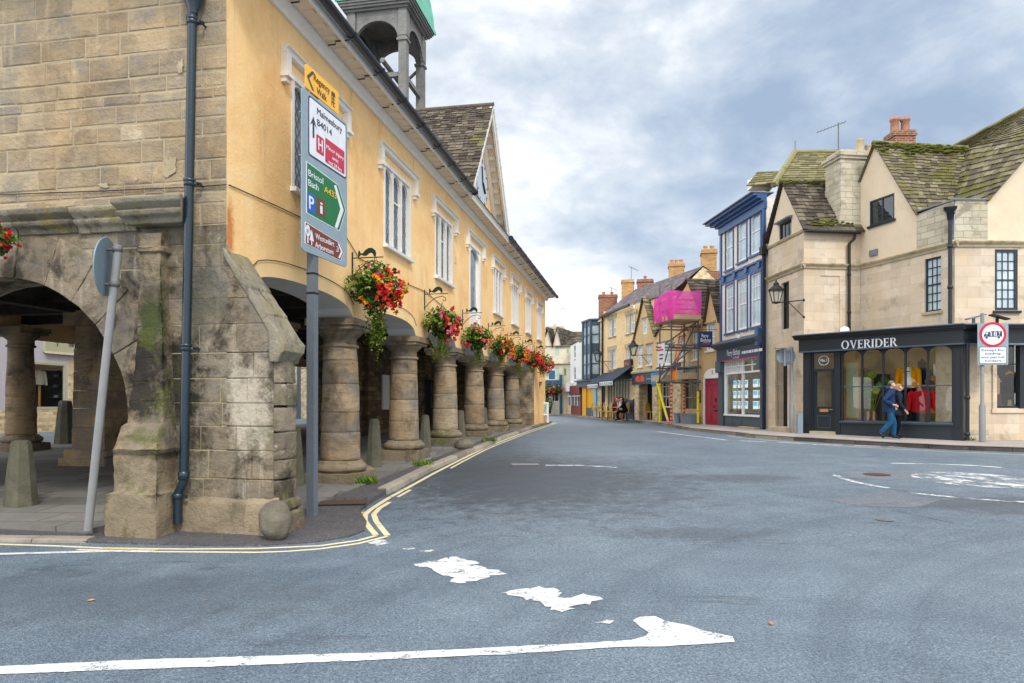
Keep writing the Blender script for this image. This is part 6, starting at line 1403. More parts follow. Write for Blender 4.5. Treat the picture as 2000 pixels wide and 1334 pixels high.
for r in ups+mids:
    x0,x1,z0,z1=r; q.box(x0-.055,x0,-.04,.03,z0-.05,z1+.06); q.box(x1,x1+.055,-.04,.03,z0-.05,z1+.06)
    if r in ups:
        pts=[((x0+x1)/2+((x1-x0)/2+.055)*math.cos(PI-PI*k/10),z1-.14+.28*math.sin(PI*k/10)) for k in range(11)]; pti=[((x0+x1)/2+((x1-x0)/2)*math.cos(PI-PI*k/10),z1-.2+.28*math.sin(PI*k/10)) for k in range(11)]
        for k in range(10): q.prism([pti[k],pti[k+1],pts[k+1],pts[k]],-.05,.03)
        q.box((x0+x1)/2-.07,(x0+x1)/2+.07,-.14,.03,z1+.12,z1+.55)
    else: q.box(x0,x1,-.04,.03,z1,z1+.1)
    q.box(x0-.12,x1+.12,-.08,.03,z0-.12,z0-.05)
q.box(0,.16,-.06,.02,.5,9.2); q.box(LP_-.2,LP_,-.06,.02,.5,9.2)
zf=PBF.z(1450,535); q.box(.16,LP_-.2,-.05,.0,zf-.12,zf+.16); q.box(0,LP_,-.12,.0,zf+.16,zf+.24)
for k in range(4): x=.45+k*(LP_-.9)/3; q.box(x-.12,x+.12,-.12,-.04,zf-.05,zf+.24)
q.box(-.05,LP_+.05,-.10,.02,9.0,9.3)
for z,p in((9.30,.2),(9.40,.36),(9.50,.52)): q.box(-p,LP_+.02,-p,.02,z,z+.098)
pb.add(q,'trim',M['navy'],PBF)
q=MB(); q.box(-.6,LP_+.05,-.62,.3,9.60,9.64); pb.add(q,'cornice_lead',M['lead'],PBF)
# shop front
zfa,zfb=PBF.z(1445,700,-.2),PBF.z(1445,676,-.2); zsl=PBF.z(1445,810); zgr=.48; x0,x1=.62,LP_-.30
q=MB(); q.box(.0,LP_-.05,-.20,.05,zfa,zfb,0); q.profx([(.0,zfb),(-.2,zfb),(-.5,zfb+.16),(-.52,zfb+.2),(0,zfb+.42)],-.05,LP_-.02,1); q.box(.0,LP_-.05,-.22,-.2,zfa-.04,zfa,2)
for a,b in((.0,.5),(LP_-.28,LP_-.03)): q.box(a,b,-.12,.1,zgr-.1,zfa,1); q.box(a+.05,b-.05,-.14,-.12,zgr+.5,zfa-.6,1); q.profy([(a,zfa-.5),(b,zfa-.5),(b,zfa),(a,zfa)],-.26,-.12,1)
q.box(.5,LP_-.28,-.06,.1,zgr-.1,zsl-.06,3)
for a,b in((.65,1.35),(1.5,2.2),(2.5,3.9)): q.box(a,b,-.075,-.06,zgr+.1,zsl-.2,1)
pf=pb.add(q,'shop_front',[M['navyd'],M['slategrey'],M['s_red'],M['bluegrey']],PBF)
q=MB(); q.box(x0-.1,x1+.02,-.10,.06,zsl-.06,zsl+.02); q.box(x0-.1,x0,-.06,.06,zsl+.02,zfa); q.box(x1-.04,x1+.02,-.06,.06,zsl+.02,zfa); zt=PBF.z(1445,728); q.box(x0,x1-.04,-.05,.06,zt-.03,zt+.03); q.box(2.25,2.31,-.05,.06,zsl,zfa); q.box(x0,x1-.04,-.05,.06,zfa-.05,zfa)
for k in range(1,9): x=x0+(2.25-x0)*k/9; q.box(x-.02,x+.02,-.03,.03,zt,zfa-.05)
q.box(3.1,3.14,-.03,.03,zt,zfa-.05); q.box(x0,x1-.04,-.03,.03,(zt+zfa)/2-.02,(zt+zfa)/2+.02)
wf=pb.add(q,'shop_window',M['winwhite'],PBF); q=MB(); q.box(x0,x1,.0,.006,zsl,zfa-.03); q.build('shop_pane',M['shopglass'],wf)
ftext(pf,'shop_name','Perry Bishop',PBF.x(1420.5,-.2),PBF.x(1445.5,-.2),PBF.z(1433,694,-.2),.26,M['s_white'],-.21,.004); ftext(pf,'shop_subtitle','and Chambers',PBF.x(1432,-.2),PBF.x(1444,-.2),PBF.z(1438,700.5,-.2)+.02,.08,M['s_white'],-.21); q=MB(); xx=PBF.x(1449,-.2)
for k,w in enumerate((.10,.22,.14,.26,.12,.34,.3)): q.box(xx,xx+w,-.206,-.2,PBF.z(1465,689,-.2),PBF.z(1465,689,-.2)+.11); xx+=w+.05
q.build('shop_motto',M['s_white'],pf)
q=MB()
q.face([(x0-.1,.85,zgr),(x1+.1,.85,zgr),(x1+.1,.85,zfa),(x0-.1,.85,zfa)],0); q.face([(x0,.02,zsl-.02),(x1,.02,zsl-.02),(x1,.85,zsl-.02),(x0,.85,zsl-.02)],3)
z0c,z1c=zsl+.25,zt-.18
for r in range(3):
    z=z0c+(z1c-z0c)*r/3; h=(z1c-z0c)/3*.72
    for (a,w) in((.85,.30),(1.3,.22),(1.62,.22),(1.95,.30),(2.75,.42),(3.25,.42),(3.70,.25)): q.box(a,a+w,.20,.22,z,z+h,1); q.box(a+.03,a+w-.03,.19,.2,z+h*.42,z+h-.03,2)
q.box(x0+.08,2.2,.06,.1,zsl+.01,zsl+.2,4)
pb.add(q,'window_display',[M['slategrey'],M['cardlit'],M['cardlitb'],M['winwhite'],M['navyd']],PBF)
q=MB(); q.box(2.4,4.0,-.3,-.06,zgr-.02,zgr+.08); pb.add(q,'door_step',M['string'],PBF)
q=MB(); q.tube([(LP_+.02,-.12,9.0),(LP_+.02,-.12,.5)],.055,8); q.box(LP_-.3,LP_-.04,-.32,-.06,zfb-.1,zfb+.55); pb.add(q,'downpipe',M['navy'],PBF)
hs=PBF.x(1421,-.6); 
q=MB(); P0=PBF.w(.02,-.2,0); SB=Fr((P0.x-.85,P0.y-.03),(P0.x-.1,P0.y+.0)); zb,zt2=EYE+(HY-678.5)/F*P0.y,EYE+(HY-647)/F*P0.y
q=MB(); q.box(0.02,.66,-.02,.02,zb,zt2,0); q.box(.14,.56,-.026,-.02,zb+.13,zb+.155,1); q.tube([(-.02,0,zt2+.07),(.9,0,zt2+.07)],.014,6,2); q.tube([(.1,0,zt2),(.1,0,zt2+.07)],.01,4,2); q.tube([(.55,0,zt2),(.55,0,zt2+.07)],.01,4,2)
hsn=pb.add(q,'hanging_sign',[M['navyd'],M['s_red'],M['iron']],SB)
ftext(hsn,'lettering','Perry',.17,.47,zb+.44,.15,M['s_white'],-.024,.004); ftext(hsn,'lettering','Bishop',.12,.58,zb+.255,.15,M['s_white'],-.024,.004); ftext(hsn,'lettering','and Chambers',.24,.46,zb+.19,.04,M['s_white'],-.024)
q=MB(); q.box(2.0,2.2,-.14,0,PBF.z(1449,661),PBF.z(1449,653)); pb.add(q,'alarm_box',M['winwhite'],PBF)
# mossy hipped roof and dormer behind the cornice
a0=PBF.w(-.1,.2,9.6); a1=PBF.w(LP_+3.0,.4,9.6)
r0=at(1553,298,31.5); r1=at(1660,297,31.0)
b0=at(1511,364,27.6); b1=at(1660,362,27.0); bk=PBF.w(-.1,8,9.6)
q=MB(); tiles(q,[b0,r0],[b1,r1],17,.34,.045); tiles(q,[PBF.w(-.2,1.0,9.5),r0],[b0,r0+Vector((.05,-.05,0))],17,.34,.045); q.face([r0,r1,(22,36,9.5),(14,37,9.5)],0,.3); q.tube([b0+Vector((0,0,.06)),r0+Vector((0,0,.06))],.13,6,0,.9,smooth=False); q.tube([r0,r1],.12,6,0,.9,smooth=False); q.tube([r0,r0+Vector((0,0,.55))],.02,5); pb.rel(q.build('roof',M['slate_o'],pb.e))
dY=28.6; q=MB(); w0=at(1459,362,dY); w1=at(1516,337,dY)
q.box(at(1468,0,dY).x,at(1510,0,dY).x,dY,dY+.5,at(0,366,dY).z,at(0,347,dY).z,0); pb.rel(q.build('dormer_cheek',M['pbcream'],pb.e))
q=MB(); zt3=at(0,337,dY).z; zb3=at(0,352,dY).z; tiles(q,[at(1457,364,dY-.6),at(1479,336,dY+.4)],[at(1524,357,dY-.6),at(1520,334,dY+.4)],6,.3,.04); q.face([at(1479,336,dY+.4),at(1520,334,dY+.4),at(1520,352,dY+2.6),at(1470,352,dY+2.6)]); pb.rel(q.build('dormer_roof',M['slate_o'],pb.e))
q=MB(); q.box(at(1461,0,dY-.1).x,at(1471,0,dY-.1).x,dY-.12,dY-.02,at(0,364,dY).z,at(0,353,dY).z); pb.rel(q.build('dormer_window',M['winwhite'],pb.e))
# ---- tan rendered gabled cottages with the scaffold
TF=Fr((7.22,40.6),(9.30,30.62)); LT=TF.L
tc=Bld('gabled_cottages','tan rendered row with three steep gables, scaffold and red arched door','terrace',TF.o)
tw=[pxr(TF,*r) for r in((1245.5,1255,676,716),(1263.5,1273.5,672,712),(1284,1314,668,712),(1326.5,1337.5,658,703),(1352,1364,651,702))]
g3w=pxr(TF,1380,1396,632,684); g1a=pxr(TF,1255.5,1263.5,622,652); g2a=pxr(TF,1341,1352,592,608)
ze=5.15; zw0=3.30
drx=(TF.x(1377),TF.x(1407.5)); dzt=TF.z(1391,738); dza=TF.z(1391,728)
op=[(TF.x(1249),TF.x(1275.5),.4,zw0-.25),(TF.x(1289.5),TF.x(1315),.4,zw0-.35),(TF.x(1333),TF.x(1361),TF.z(1347,801),zw0-.35)]
g1=(TF.x(1239),TF.x(1258.5),TF.x(1279.5)); g2=(TF.x(1281),TF.x(1345),TF.x(1378)); g3=(TF.x(1377.5),TF.x(1388.5),LT)
# walls under each gable are one skin with pentagon heads
def gz_(px,py): return TF.z(px,py)
q=MB(); wall(q,[(0,0),(LT,0),(LT,ze),(0,ze)],tw+[g3w,(drx[0],drx[1],.3,dzt)]+op,0,.2)
for (a,m_,b),zp in((g1,gz_(1258,583)),(g2,gz_(1345,549)),(g3,gz_(1388,562))):
    hs=[h for h in(g1a,g2a) if a<h[0]<b]
    wall(q,[(a,ze),(b,ze),(m_,zp)],hs,-.002,.15)
q.face([(0,0,.3),(0,5,.3),(0,5,ze),(0,0,ze)]); q.face([(LT,0,.3),(LT,5,.3),(LT,5,ze),(LT,0,ze)])
tcw=tc.add(q,'wall',M['tanrender'],TF)
for r in tw: sash(tc,TF,*r,y=.06,cols=3 if r[1]-r[0]>.5 else 2,rows=2,g='glassblue',sill='winwhite',fw=.05)
sash(tc,TF,*g3w,y=.06,cols=3,rows=2,g='glassblue',sill='winwhite'); sash(tc,TF,*g1a,y=.04,cols=2,rows=2,g='glassblue',split=False); sash(tc,TF,*g2a,y=.04,cols=3,rows=2,g='glassblue',split=False)
q=MB()
for r in tw+[g3w,g1a]: q.profx([(0,r[3]+.02),(-.07,r[3]+.02),(-.08,r[3]+.07),(0,r[3]+.12)],r[0]-.12,r[1]+.12)
q.profx([(0,zw0-.12),(-.16,zw0-.10),(-.17,zw0-.02),(0,zw0+.12)],0,TF.x(1366)); tc.add(q,'drip_moulds',M['string'],TF)
for (a,m_,b),zp,nm in((g1,gz_(1258,581),0),(g2,gz_(1345,546),1),(g3,gz_(1388,559),2)):
    q=MB(); pk_f,pk_b=TF.w(m_,-.15,zp+.05),TF.w(m_,4.5,zp+.05)
    tiles(q,[TF.w(b+.06,-.12,ze-.05),pk_f],[TF.w(b+.06,4.0,ze-.05),pk_b],14,.3,.045); q.face([TF.w(a-.06,-.12,ze-.05),pk_f,pk_b,TF.w(a-.06,4.0,ze-.05)],0,.3); tc.rel(q.build('roof',M['slate_m'] if nm==0 else M['slate_d'],tc.e))
q=MB(); tiles(q,[TF.w(g2[1],1.4,ze+1.0),TF.w(g2[1],4.6,gz_(1345,546)+.05)],[TF.w(LT+.2,1.4,ze+1.0),TF.w(LT+.2,4.6,gz_(1345,546)+.05)],12,.32,.045); tc.rel(q.build('roof',M['slate_d'],tc.e))
# shop fronts under the jetty line
for a,b in((1238,1249),(1275.5,1285.5),(1315,1331.5)): q=MB(); q.box(TF.x(a),TF.x(b),-.05,.5,.4,zw0-.2); tc.add(q,'brick_pier',M['rubble'],TF)
q=MB(); q.box(.0,TF.x(1276),-.10,.02,zw0-.75,zw0-.14); fs=tc.add(q,'fascia',M['bluegrey'],TF)
q=MB()
for k in range(2):
    x=TF.x(1246.5+7.5*k,-.1); 
    for dx,dz,s in((-.25,0,.14),(0,.03,.19),(.22,-.02,.15)): q.disc((x+dx,-.115,zw0-.45+dz),(0,-1,0),s,9,0,.01)
q.build('lettering',M['orange'],fs); q=MB(); q.box(TF.x(1262,-.1),TF.x(1272,-.1),-.106,-.1,zw0-.5,zw0-.44); q.build('small_lettering',M['cardblue'],fs)
q=MB(); q.box(TF.x(1276),TF.x(1289),-.14,.02,zw0-.8,zw0-.15,0); q.box(TF.x(1289),TF.x(1312),-.5,.0,zw0-.65,zw0-.35,1); q.box(TF.x(1316),TF.x(1340),-.14,.02,zw0-.6,zw0-.15,2); q.box(TF.x(1340),TF.x(1363),-.5,.0,zw0-.65,zw0-.35,1); q.box(TF.x(1289),TF.x(1363),-.12,0,zw0-.35,zw0-.15,2)
tc.add(q,'blind_boxes',[M['bt_blue'],M['board'],M['plastgrey']],TF)
for i,(a,b,c,d) in enumerate(op):
    if i==0: continue
    z0=1.25 if i==1 else c
    sash(tc,TF,a,b,z0,d,y=.15,cols=4 if i==1 else 2,rows=3,m='sage' if i==2 else 'winwhite',g='glassdark',split=False,fw=.06,name='shop_window')
q=MB(); q.box(op[1][0],op[1][1],.1,.2,.4,1.25); tc.add(q,'stall_riser',M['charcoald'],TF)
q=MB(); a,b,c,d=op[0]; q.face([(a-.5,2.5,.4),(b+.5,2.5,.4),(b+.5,2.5,3.2),(a-.5,2.5,3.2)]); q.face([(a-.5,.2,3.1),(b+.5,.2,3.1),(b+.5,2.5,3.1),(a-.5,2.5,3.1)]); q.face([(b+.3,.2,.4),(b+.3,2.5,.4),(b+.3,2.5,3.1),(b+.3,.2,3.1)]); q.face([(a-.4,.2,.4),(a-.4,2.5,.4),(a-.4,2.5,3.1),(a-.4,.2,3.1)]); tc.add(q,'porch_interior',M['c_grey'],TF)
# red double door under a white segmental head
x0,x1=drx; q=MB(); xm=(x0+x1)/2
q.box(x0-.09,x0,-.04,.1,.42,dzt); q.box(x0,x1,-.04,.1,dzt-.02,dzt+.05)
pts=[(xm+(x1-x0+.18)/2*math.cos(PI-PI*k/12),dzt+.05+(dza-dzt+.15)*math.sin(PI*k/12)) for k in range(13)]
q.prism(pts+[(xm+.01,dzt+.049)],-.02,.06); tc.add(q,'door_head',M['winwhite'],TF)
q=MB(); q.box(x0,xm-.006,.03,.1,.45,dzt-.02); q.box(xm+.006,x1,.03,.1,.45,dzt-.02); q.box(x0+.03,x1-.03,.0,.03,dzt-.32,dzt-.28)
for a,b in((x0+.12,xm-.12),(xm+.12,x1-.12)):
    for c,d in((.65,1.15),(1.35,dzt-.45)): q.box(a,b,.02,.03,c,d); q.box(a+.06,b-.06,.012,.02,c+.06,d-.06)
dd=tc.add(q,'door',M['reddoor'],TF); q=MB(); q.box(xm+.2,xm+.32,-.01,.02,1.55,1.72); q.box(xm+.14,xm+.38,-.005,.02,1.12,1.19); q.box(xm+.08,xm+.12,-.02,.02,1.3,1.36); q.build('door_furniture',M['iron'],dd)
q=MB(); q.box(xm-.02,xm+.02,-.03,-.02,dzt+.15,dzt+.35); tc.add(q,'door_number',M['black'],TF)
q=MB(); q.box(TF.x(1365.5),TF.x(1369),-.08,0,TF.z(1367,786),TF.z(1367,762)); tc.add(q,'menu_case',M['c_grey'],TF)
# ---- buff brick house with a long slate roof
YF=Fr((6.24,46.5),(7.22,40.6)); LY=YF.L
yb=Bld('brick_house','buff brick house with paired sash windows and a long blue slate roof','house',YF.o)
zt=YF.z(1200,620)-.0; wins=[pxr(YF,*r) for r in((1188.8,1195,625,658),(1197,1203,623,656),(1222.8,1229.3,616,652),(1231.5,1239,612,649),(1188.5,1194.5,685,722),(1196.5,1202.5,683,720),(1222.5,1228.5,680,717),(1231,1237.5,676,714))]
q=MB(); wall(q,[(0,0),(LY,0),(LY,7.38),(0,7.38)],wins+[(1.0,LY-.6,1.2,3.0)],0,.15); q.face([(0,0,.3),(0,5,.3),(0,5,7.7),(0,0,7.7)]); q.face([(LY,.1,3),(LY+4.3,.7,3),(LY+4.3,.7,7.36),(LY,.1,7.36)]); yb.add(q,'brick_wall',M['ybrick'],YF)
for r in wins: sash(yb,YF,*r,y=.08,cols=1,rows=1,g='glassblue',fw=.06,sill='string')
for i in(0,2,4,6): q=MB(); q.box(wins[i][0]-.2,wins[i+1][1]+.2,-.02,.03,wins[i][3],wins[i][3]+.28); q.box(wins[i][1],wins[i+1][0],-.015,.1,wins[i][2],wins[i][3]); yb.add(q,'lintel',M['string'],YF)
e0=YF.w(-.1,-.25,7.36); q=MB(); e1=Vector((8.45,36.2,7.36)); ra=at(1240,566,49.0); rbb=at(1374,519,38.0)
tiles(q,[e0,ra],[e1,rbb],20,.30,.02,jz=.004); q.face([ra,rbb,(14,38.5,7),(12,50,7)]); yb.rel(q.build('roof',M['slate_b'],yb.e))
q=MB(); q.face([e1+Vector((0.1,.08,-.3)),rbb+Vector((0,.05,-.05)),(14,38.5,7),(12,38,4)],0,.3); yb.rel(q.build('gable_end',M['rubble'],yb.e))
for px,py,Y,w,z1,mm,pots in((1226,548,49,.85,None,'chbrick',0),(1260,547,48.5,1.1,None,'rbrick',1),(1321,516,43.5,.95,None,'chbrick',3),(1384,490,38.6,.8,None,'chbrick',2)):
    p=at(px,py,Y); chimney(yb,p.x,p.y,w,.9,p.z-1.7,p.z,mm,pots,'chbrick' if mm=='chbrick' else 'terracotta',.28,-.2)
p=at(1388,532,38.5); q=MB(); q.box(p.x-.6,p.x+.55,p.y-.5,p.y+.5,p.z-.8,p.z); yb.rel(q.build('chimney_base',M['rbrick'],yb.e))
p=at(1233,548,49); aerial(yb,p.x,p.y,p.z-.5,at(0,521,49).z,.4,.6)
q=MB(); q.tube([(.05,-.1,7.3),(.05,-.1,.5)],.06,6); q.box(-.1,LY,-.32,-.2,7.24,7.36); yb.add(q,'gutter',M['iron'],YF)
# ground floor: shop windows and awnings
q=MB(); zsf=3.25; q.box(.3,LY-.2,-.06,.05,zsf-.3,zsf,0)
for k in range(9):
    x=.95+k*(LY-1.5)/8; q.box(x-.07,x+.07,-.03,.1,.4,zsf-.3,1)
q.box(1.0,LY-.6,.0,.1,.4,1.2,2); q.box(LY-1.9,LY-.1,-.1,.0,.4,1.6,3)
yb.add(q,'shop_front',[M['charcoald'],M['creamtrim'],M['c_grey'],M['charcoald']],YF); q=MB(); q.box(1,LY-.6,.06,.08,1.2,3.0); yb.add(q,'shop_pane',M['glassdark'],YF)
def awning(b,fr,x0,x1,zt,zb,out,word):
    q=MB(); q.raw([(x0,0,zt),(x1,0,zt),(x1,-out,zb),(x0,-out,zb),(x0,0,zt-.03),(x1,0,zt-.03),(x1,-out,zb-.03),(x0,-out,zb-.03)],[(0,1,2,3),(7,6,5,4),(0,3,7,4),(1,5,6,2)]); q.box(x0,x1,-out-.02,-out,zb-.34,zb)
    q.raw([(x0,0,zt),(x0,-out,zb),(x0,-out,zb-.1),(x0,0,zt-.12)],[(0,1,2,3)]); q.tube([(x1-.1,0,zt-.9),(x1-.1,-out,zb-.05)],.02,5); q.tube([(x0+.1,0,zt-.9),(x0+.1,-out,zb-.05)],.02,5)
    o=b.add(q,'awning',M['awning'],fr); q=MB(); q.box(x0+.1,x1-.1,-out-.026,-out-.02,zb-.30,zb-.06); q.build('valance_band',M['cardwhite'],o)
    ftext(o,'valance_lettering',word,x0+.2,x1-.2,zb-.27,.16,M['charcoald'],-out-.03,.01)
awning(yb,YF,.15,2.75,3.5,2.75,1.2,'BLUE ZUCCHINI'); awning(yb,YF,3.0,LY-.1,3.7,2.85,1.2,'BLUE ZUCCHINI')
q=MB(); q.box(LY-1.3,LY-.1,-.14,0,3.2,4.1,0); o=yb.add(q,'cafe_sign',M['charcoald'],YF); ftext(o,'lettering','Blue',LY-1.1,LY-.4,3.78,.2,M['orange'],-.146,.02); ftext(o,'lettering','zucchini',LY-1.15,LY-.25,3.45,.14,M['orange'],-.146,.01)
# ---- stone house with the blue two storey bay
SF2=Fr((5.51,50.0),(6.24,46.5)); LS2=SF2.L
sb=Bld('bay_house','narrow rubble stone house with a tall blue-grey oriel bay above a dark shop fascia','house',SF2.o)
zt=SF2.z(1163,632); q=MB(); wall(q,[(0,0),(LS2,0),(LS2,zt),(0,zt)],[],0); q.face([(0,0,.3),(0,5,.3),(0,5,zt),(0,0,zt)]); q.face([(0,0,zt),(LS2,0,zt),(LS2,6,zt-.5),(0,6,zt-.5)]); q.box(-.05,LS2,-.1,.1,zt,zt+.12); sb.add(q,'wall',M['rubble'],SF2)
bx0,bx1=SF2.x(1149.5),SF2.x(1171); zb_,zbt=SF2.z(1160,741),SF2.z(1160,629)
q=MB(); q.slab([(bx0,0),(bx0+.35,-.55),(bx1-.35,-.55),(bx1,0)],zb_,zb_+.35); q.slab([(bx0,0),(bx0+.35,-.55),(bx1-.35,-.55),(bx1,0)],zbt-.35,zbt); zm=(zb_+zbt)/2+.15; q.slab([(bx0,0),(bx0+.35,-.55),(bx1-.35,-.55),(bx1,0)],zm-.4,zm+.3); q.slab([(bx0-.1,0),(bx0+.3,-.67),(bx1-.3,-.67),(bx1+.1,0)],zbt,zbt+.12)
P=[(bx0,0),(bx0+.35,-.55),((bx0+bx1)/2,-.55),(bx1-.35,-.55),(bx1,0)]
for x,y in P: q.box(x-.09,x+.09,y-.05,y+.09,zb_,zbt)
for a,b in((zb_+.35,zm-.4),(zm+.3,zbt-.35)):
    z=(a+b)/2; q.slab([(bx0,0),(bx0+.35,-.57),(bx1-.35,-.57),(bx1,0)],z-.04,z+.04)
bo_=sb.add(q,'bay_window',M['bluegrey'],SF2); q=MB(); q.slab([(bx0+.04,0),(bx0+.37,-.5),(bx1-.37,-.5),(bx1-.04,0)],zb_+.1,zbt-.1); q.build('pane',M['glassblue'],bo_)
q=MB(); f0,f1=SF2.z(1160,755),SF2.z(1160,744); q.box(-1.5,LS2,-.35,.02,f0,f1,0); q.box(-1.5,LS2,-.5,.02,f1,f1+.1,0); xx=SF2.x; q.box(xx(1137,-.15),xx(1144.5,-.15),-.15,.1,.45,f0,1); q.box(xx(1144.5,-.1),xx(1158,-.1),-.12,.05,.45,1.1,2); q.box(xx(1146,-.1),xx(1157.5,-.1),-.06,-.02,1.1,f0,3); q.box(xx(1158.5,-.1),xx(1164,-.1),-.10,.0,.45,f0,4); q.box(xx(1176,-.1),xx(1179,-.1),-.1,0,.45,2.8,5)
o=sb.add(q,'shop_front',[M['slategrey'],M['mustardpaint'],M['slategrey'],M['mustardpaint'],M['cardblue'],M['charcoald']],SF2)
p=at(1187,577,51); chimney(sb,p.x,p.y,1.35,1.0,p.z-3.6,p.z,'rbrick',2,'terracotta',.25,-.1); aerial(sb,p.x+.25,p.y-.2,p.z-.6,at(0,562,51).z,.3,.5)
# ---- white and pale green houses, white and maroon shop fronts
WF=Fr((4.96,58.0),(5.51,50.0)); LW=WF.L
def plainhouse(name,label,x0,x1,m,ztop,wins,fr=WF):
    b=Bld(name,label,'house',fr.w(x0,0,0)); q=MB(); wall(q,[(x0,0),(x1,0),(x1,ztop),(x0,ztop)],wins,0,.12); q.face([(x0,0,0),(x0,6,0),(x0,6,ztop),(x0,0,ztop)]); q.face([(x0,0,ztop),(x1,0,ztop),(x1,4,ztop+1.4),(x0,4,ztop+1.4)]); b.add(q,'wall',M[m],fr)
    for r in wins: sash(b,fr,*r,y=.06,cols=1,rows=1,g='glassdark',fw=.07,sill='winwhite')
    return b
xmid=WF.x(1131)
w_=plainhouse('white_house','tall plain white house between the gabled stone house and the pale green one',0,xmid,'whitewall',WF.z(1122,672),[pxr(WF,1120.5,1124.5,674,700),pxr(WF,1120.5,1124.5,716,742)])
g_=plainhouse('pale_green_house','pale green-white house with two sashes next to the blue bay house',xmid,LW,'greenwhite',WF.z(1138,667),[pxr(WF,1140,1144,668,698),pxr(WF,1140,1144,714,740)])
q=MB(); q.box(WF.x(1128),WF.x(1137),-.05,0,WF.z(1132,741),WF.z(1132,733)); o=w_.add(q,'wall_sign',M['cardwhite'],WF)
def shopf(b,px0,px1,py,col,win,fascia,py1=807,fr=WF,out=.25,riser=None):
    x0,x1=fr.x(px0,-out),fr.x(px1,-out); zt=fr.z((px0+px1)/2,py,-out); q=MB()
    q.box(x0,x1,-out-.1,.02,zt-.7,zt,0); q.box(x0,x0+.3,-out,.02,.4,zt-.7,1); q.box(x1-.3,x1,-out,.02,.4,zt-.7,1); q.box(x0+.3,x1-.3,-out,.02,.4,1.2,2)
    n=3
    for k in range(n+1): x=x0+.3+(x1-x0-.6)*k/n; q.box(x-.04,x+.04,-out+.02,-out+.08,1.2,zt-.7,3)
    q.box(x0+.3,x1-.3,-out+.02,-out+.08,1.95,2.03,3); o=b.add(q,'shop_front',[M[fascia],M[col],M[riser or col],M['winwhite']],fr); q=MB(); q.box(x0+.3,x1-.3,-out+.12,-out+.14,1.2,zt-.7); q.build('shop_pane',M['glassdark'],o)
    return o
shopf(w_,1098,1115,749,'whitewall','glass','cardwhite',riser='tanrender'); shopf(g_,1114.5,1134,753,'maroon','glass','maroon')
# ---- gabled stone house closing the street
GF2=Fr((-2.2,61.5),(5.05,58.6)); LG=GF2.L
gh=Bld('gabled_stone_house','grey stuccoed house with twin steep gables and green casements closing the street','house',GF2.o)
xg0,xg1,xg2,xg3=GF2.x(1063),GF2.x(1079),GF2.x(1080),GF2.x(1097); zed=GF2.z(1085,676)
gw=[pxr(GF2,*r) for r in((1083.5,1092.5,677,695),(1066,1074,721,737),(1082,1092.5,717,736),(1100,1107,718,735),(1106,1112,681,692))]
q=MB(); wall(q,[(0,0),(LG,0),(LG,zed),(0,zed)],gw,0,.15); za=GF2.z(1089,640)
wall(q,[(xg2,zed),(xg3,zed),((xg2+xg3)/2,za)],[],-.01); wall(q,[(xg0-.2,zed),(xg1,zed),((xg0+xg1)/2,za-.1)],[],-.01); gh.add(q,'wall',M['greystucco'],GF2)
for r in gw: sash(gh,GF2,*r,y=.05,cols=2,rows=1,m='palegreen',g='glassblue' if r[0]<LG*.9 else 'glassdark',split=False,fw=.1)
q=MB(); zs2=GF2.z(1085,713); q.profx([(0,zs2),(-.2,zs2+.1),(0,zs2+.25)],0,LG); gh.add(q,'string_course',M['string'],GF2)
for a,b in((xg2,xg3),(xg0-.2,xg1)):
    q=MB(); m_=(a+b)/2; tiles(q,[GF2.w(b,-.15,zed-.1),GF2.w(m_,-.15,za+.1)],[GF2.w(b,5,zed-.1),GF2.w(m_,5,za+.1)],12,.4,.05); q.face([GF2.w(a,-.15,zed-.1),GF2.w(m_,-.15,za+.1),GF2.w(m_,5,za+.1),GF2.w(a,5,zed-.1)]); gh.rel(q.build('roof',M['slate_d'],gh.e))
q=MB(); tiles(q,[GF2.w(xg3-.5,-.1,zed-.1),GF2.w(xg3-1.4,4,za+.05)],[GF2.w(LG+.6,-.1,zed-.1),GF2.w(LG+3.3,4,za-.1)],14,.4,.05); q.face([GF2.w(0,-.1,zed),GF2.w(xg3,-.1,zed),GF2.w(xg3,4,za),GF2.w(0,4,za)]); gh.rel(q.build('roof',M['slate_d'],gh.e))
p=GF2.w(xg0+.3,2,0); chimney(gh,p.x,p.y,1.6,.9,za-2,za+.3,'greystone',1,'potbuff',.3); aerial(gh,*GF2.w(xg3-.6,2,0).xy,za-.5,za+2.0,.2,.5)
q=MB(); zf_=GF2.z(1080,755); q.box(GF2.x(1064),GF2.x(1097),-.3,.02,zf_,zf_+.55,0); q.box(GF2.x(1064),GF2.x(1097),-.2,.02,zf_-.4,zf_,2); q.box(GF2.x(1094.5),GF2.x(1098),-.25,.02,.4,zf_+1.0,0)
for a,b in((1064,1067),(1073,1080.5),(1084,1085),(1092,1095)): q.box(GF2.x(a),GF2.x(b),-.2,.02,.4,zf_-.4,1)
q.box(GF2.x(1080.5),GF2.x(1096),-.18,.02,.4,1.6,1); sf_=gh.add(q,'shop_front',[M['teal'],M['creamtrim'],M['winwhite']],GF2); q=MB(); q.box(GF2.x(1064),GF2.x(1096),-.1,-.05,.4,zf_-.4); q.build('shop_pane',M['glassdark'],sf_)
q=MB(); q.box(GF2.x(1078.5),GF2.x(1090),-.9,-.85,zf_+.6,zf_+1.35); gh.add(q,'hanging_sign',M['teal'],GF2)
for i,px in enumerate((1071,1089)):
    p=GF2.w(GF2.x(px),-.6,0); basket((p.x,p.y,GF2.z(px,763)),.62,40+i,[3,4,0],('pink flower basket on the far teal shop, left one of two','coral flower basket on the far teal shop, right one of two')[i],0,nl=200,nf=26,group='flower baskets on the far shop',lite=True)
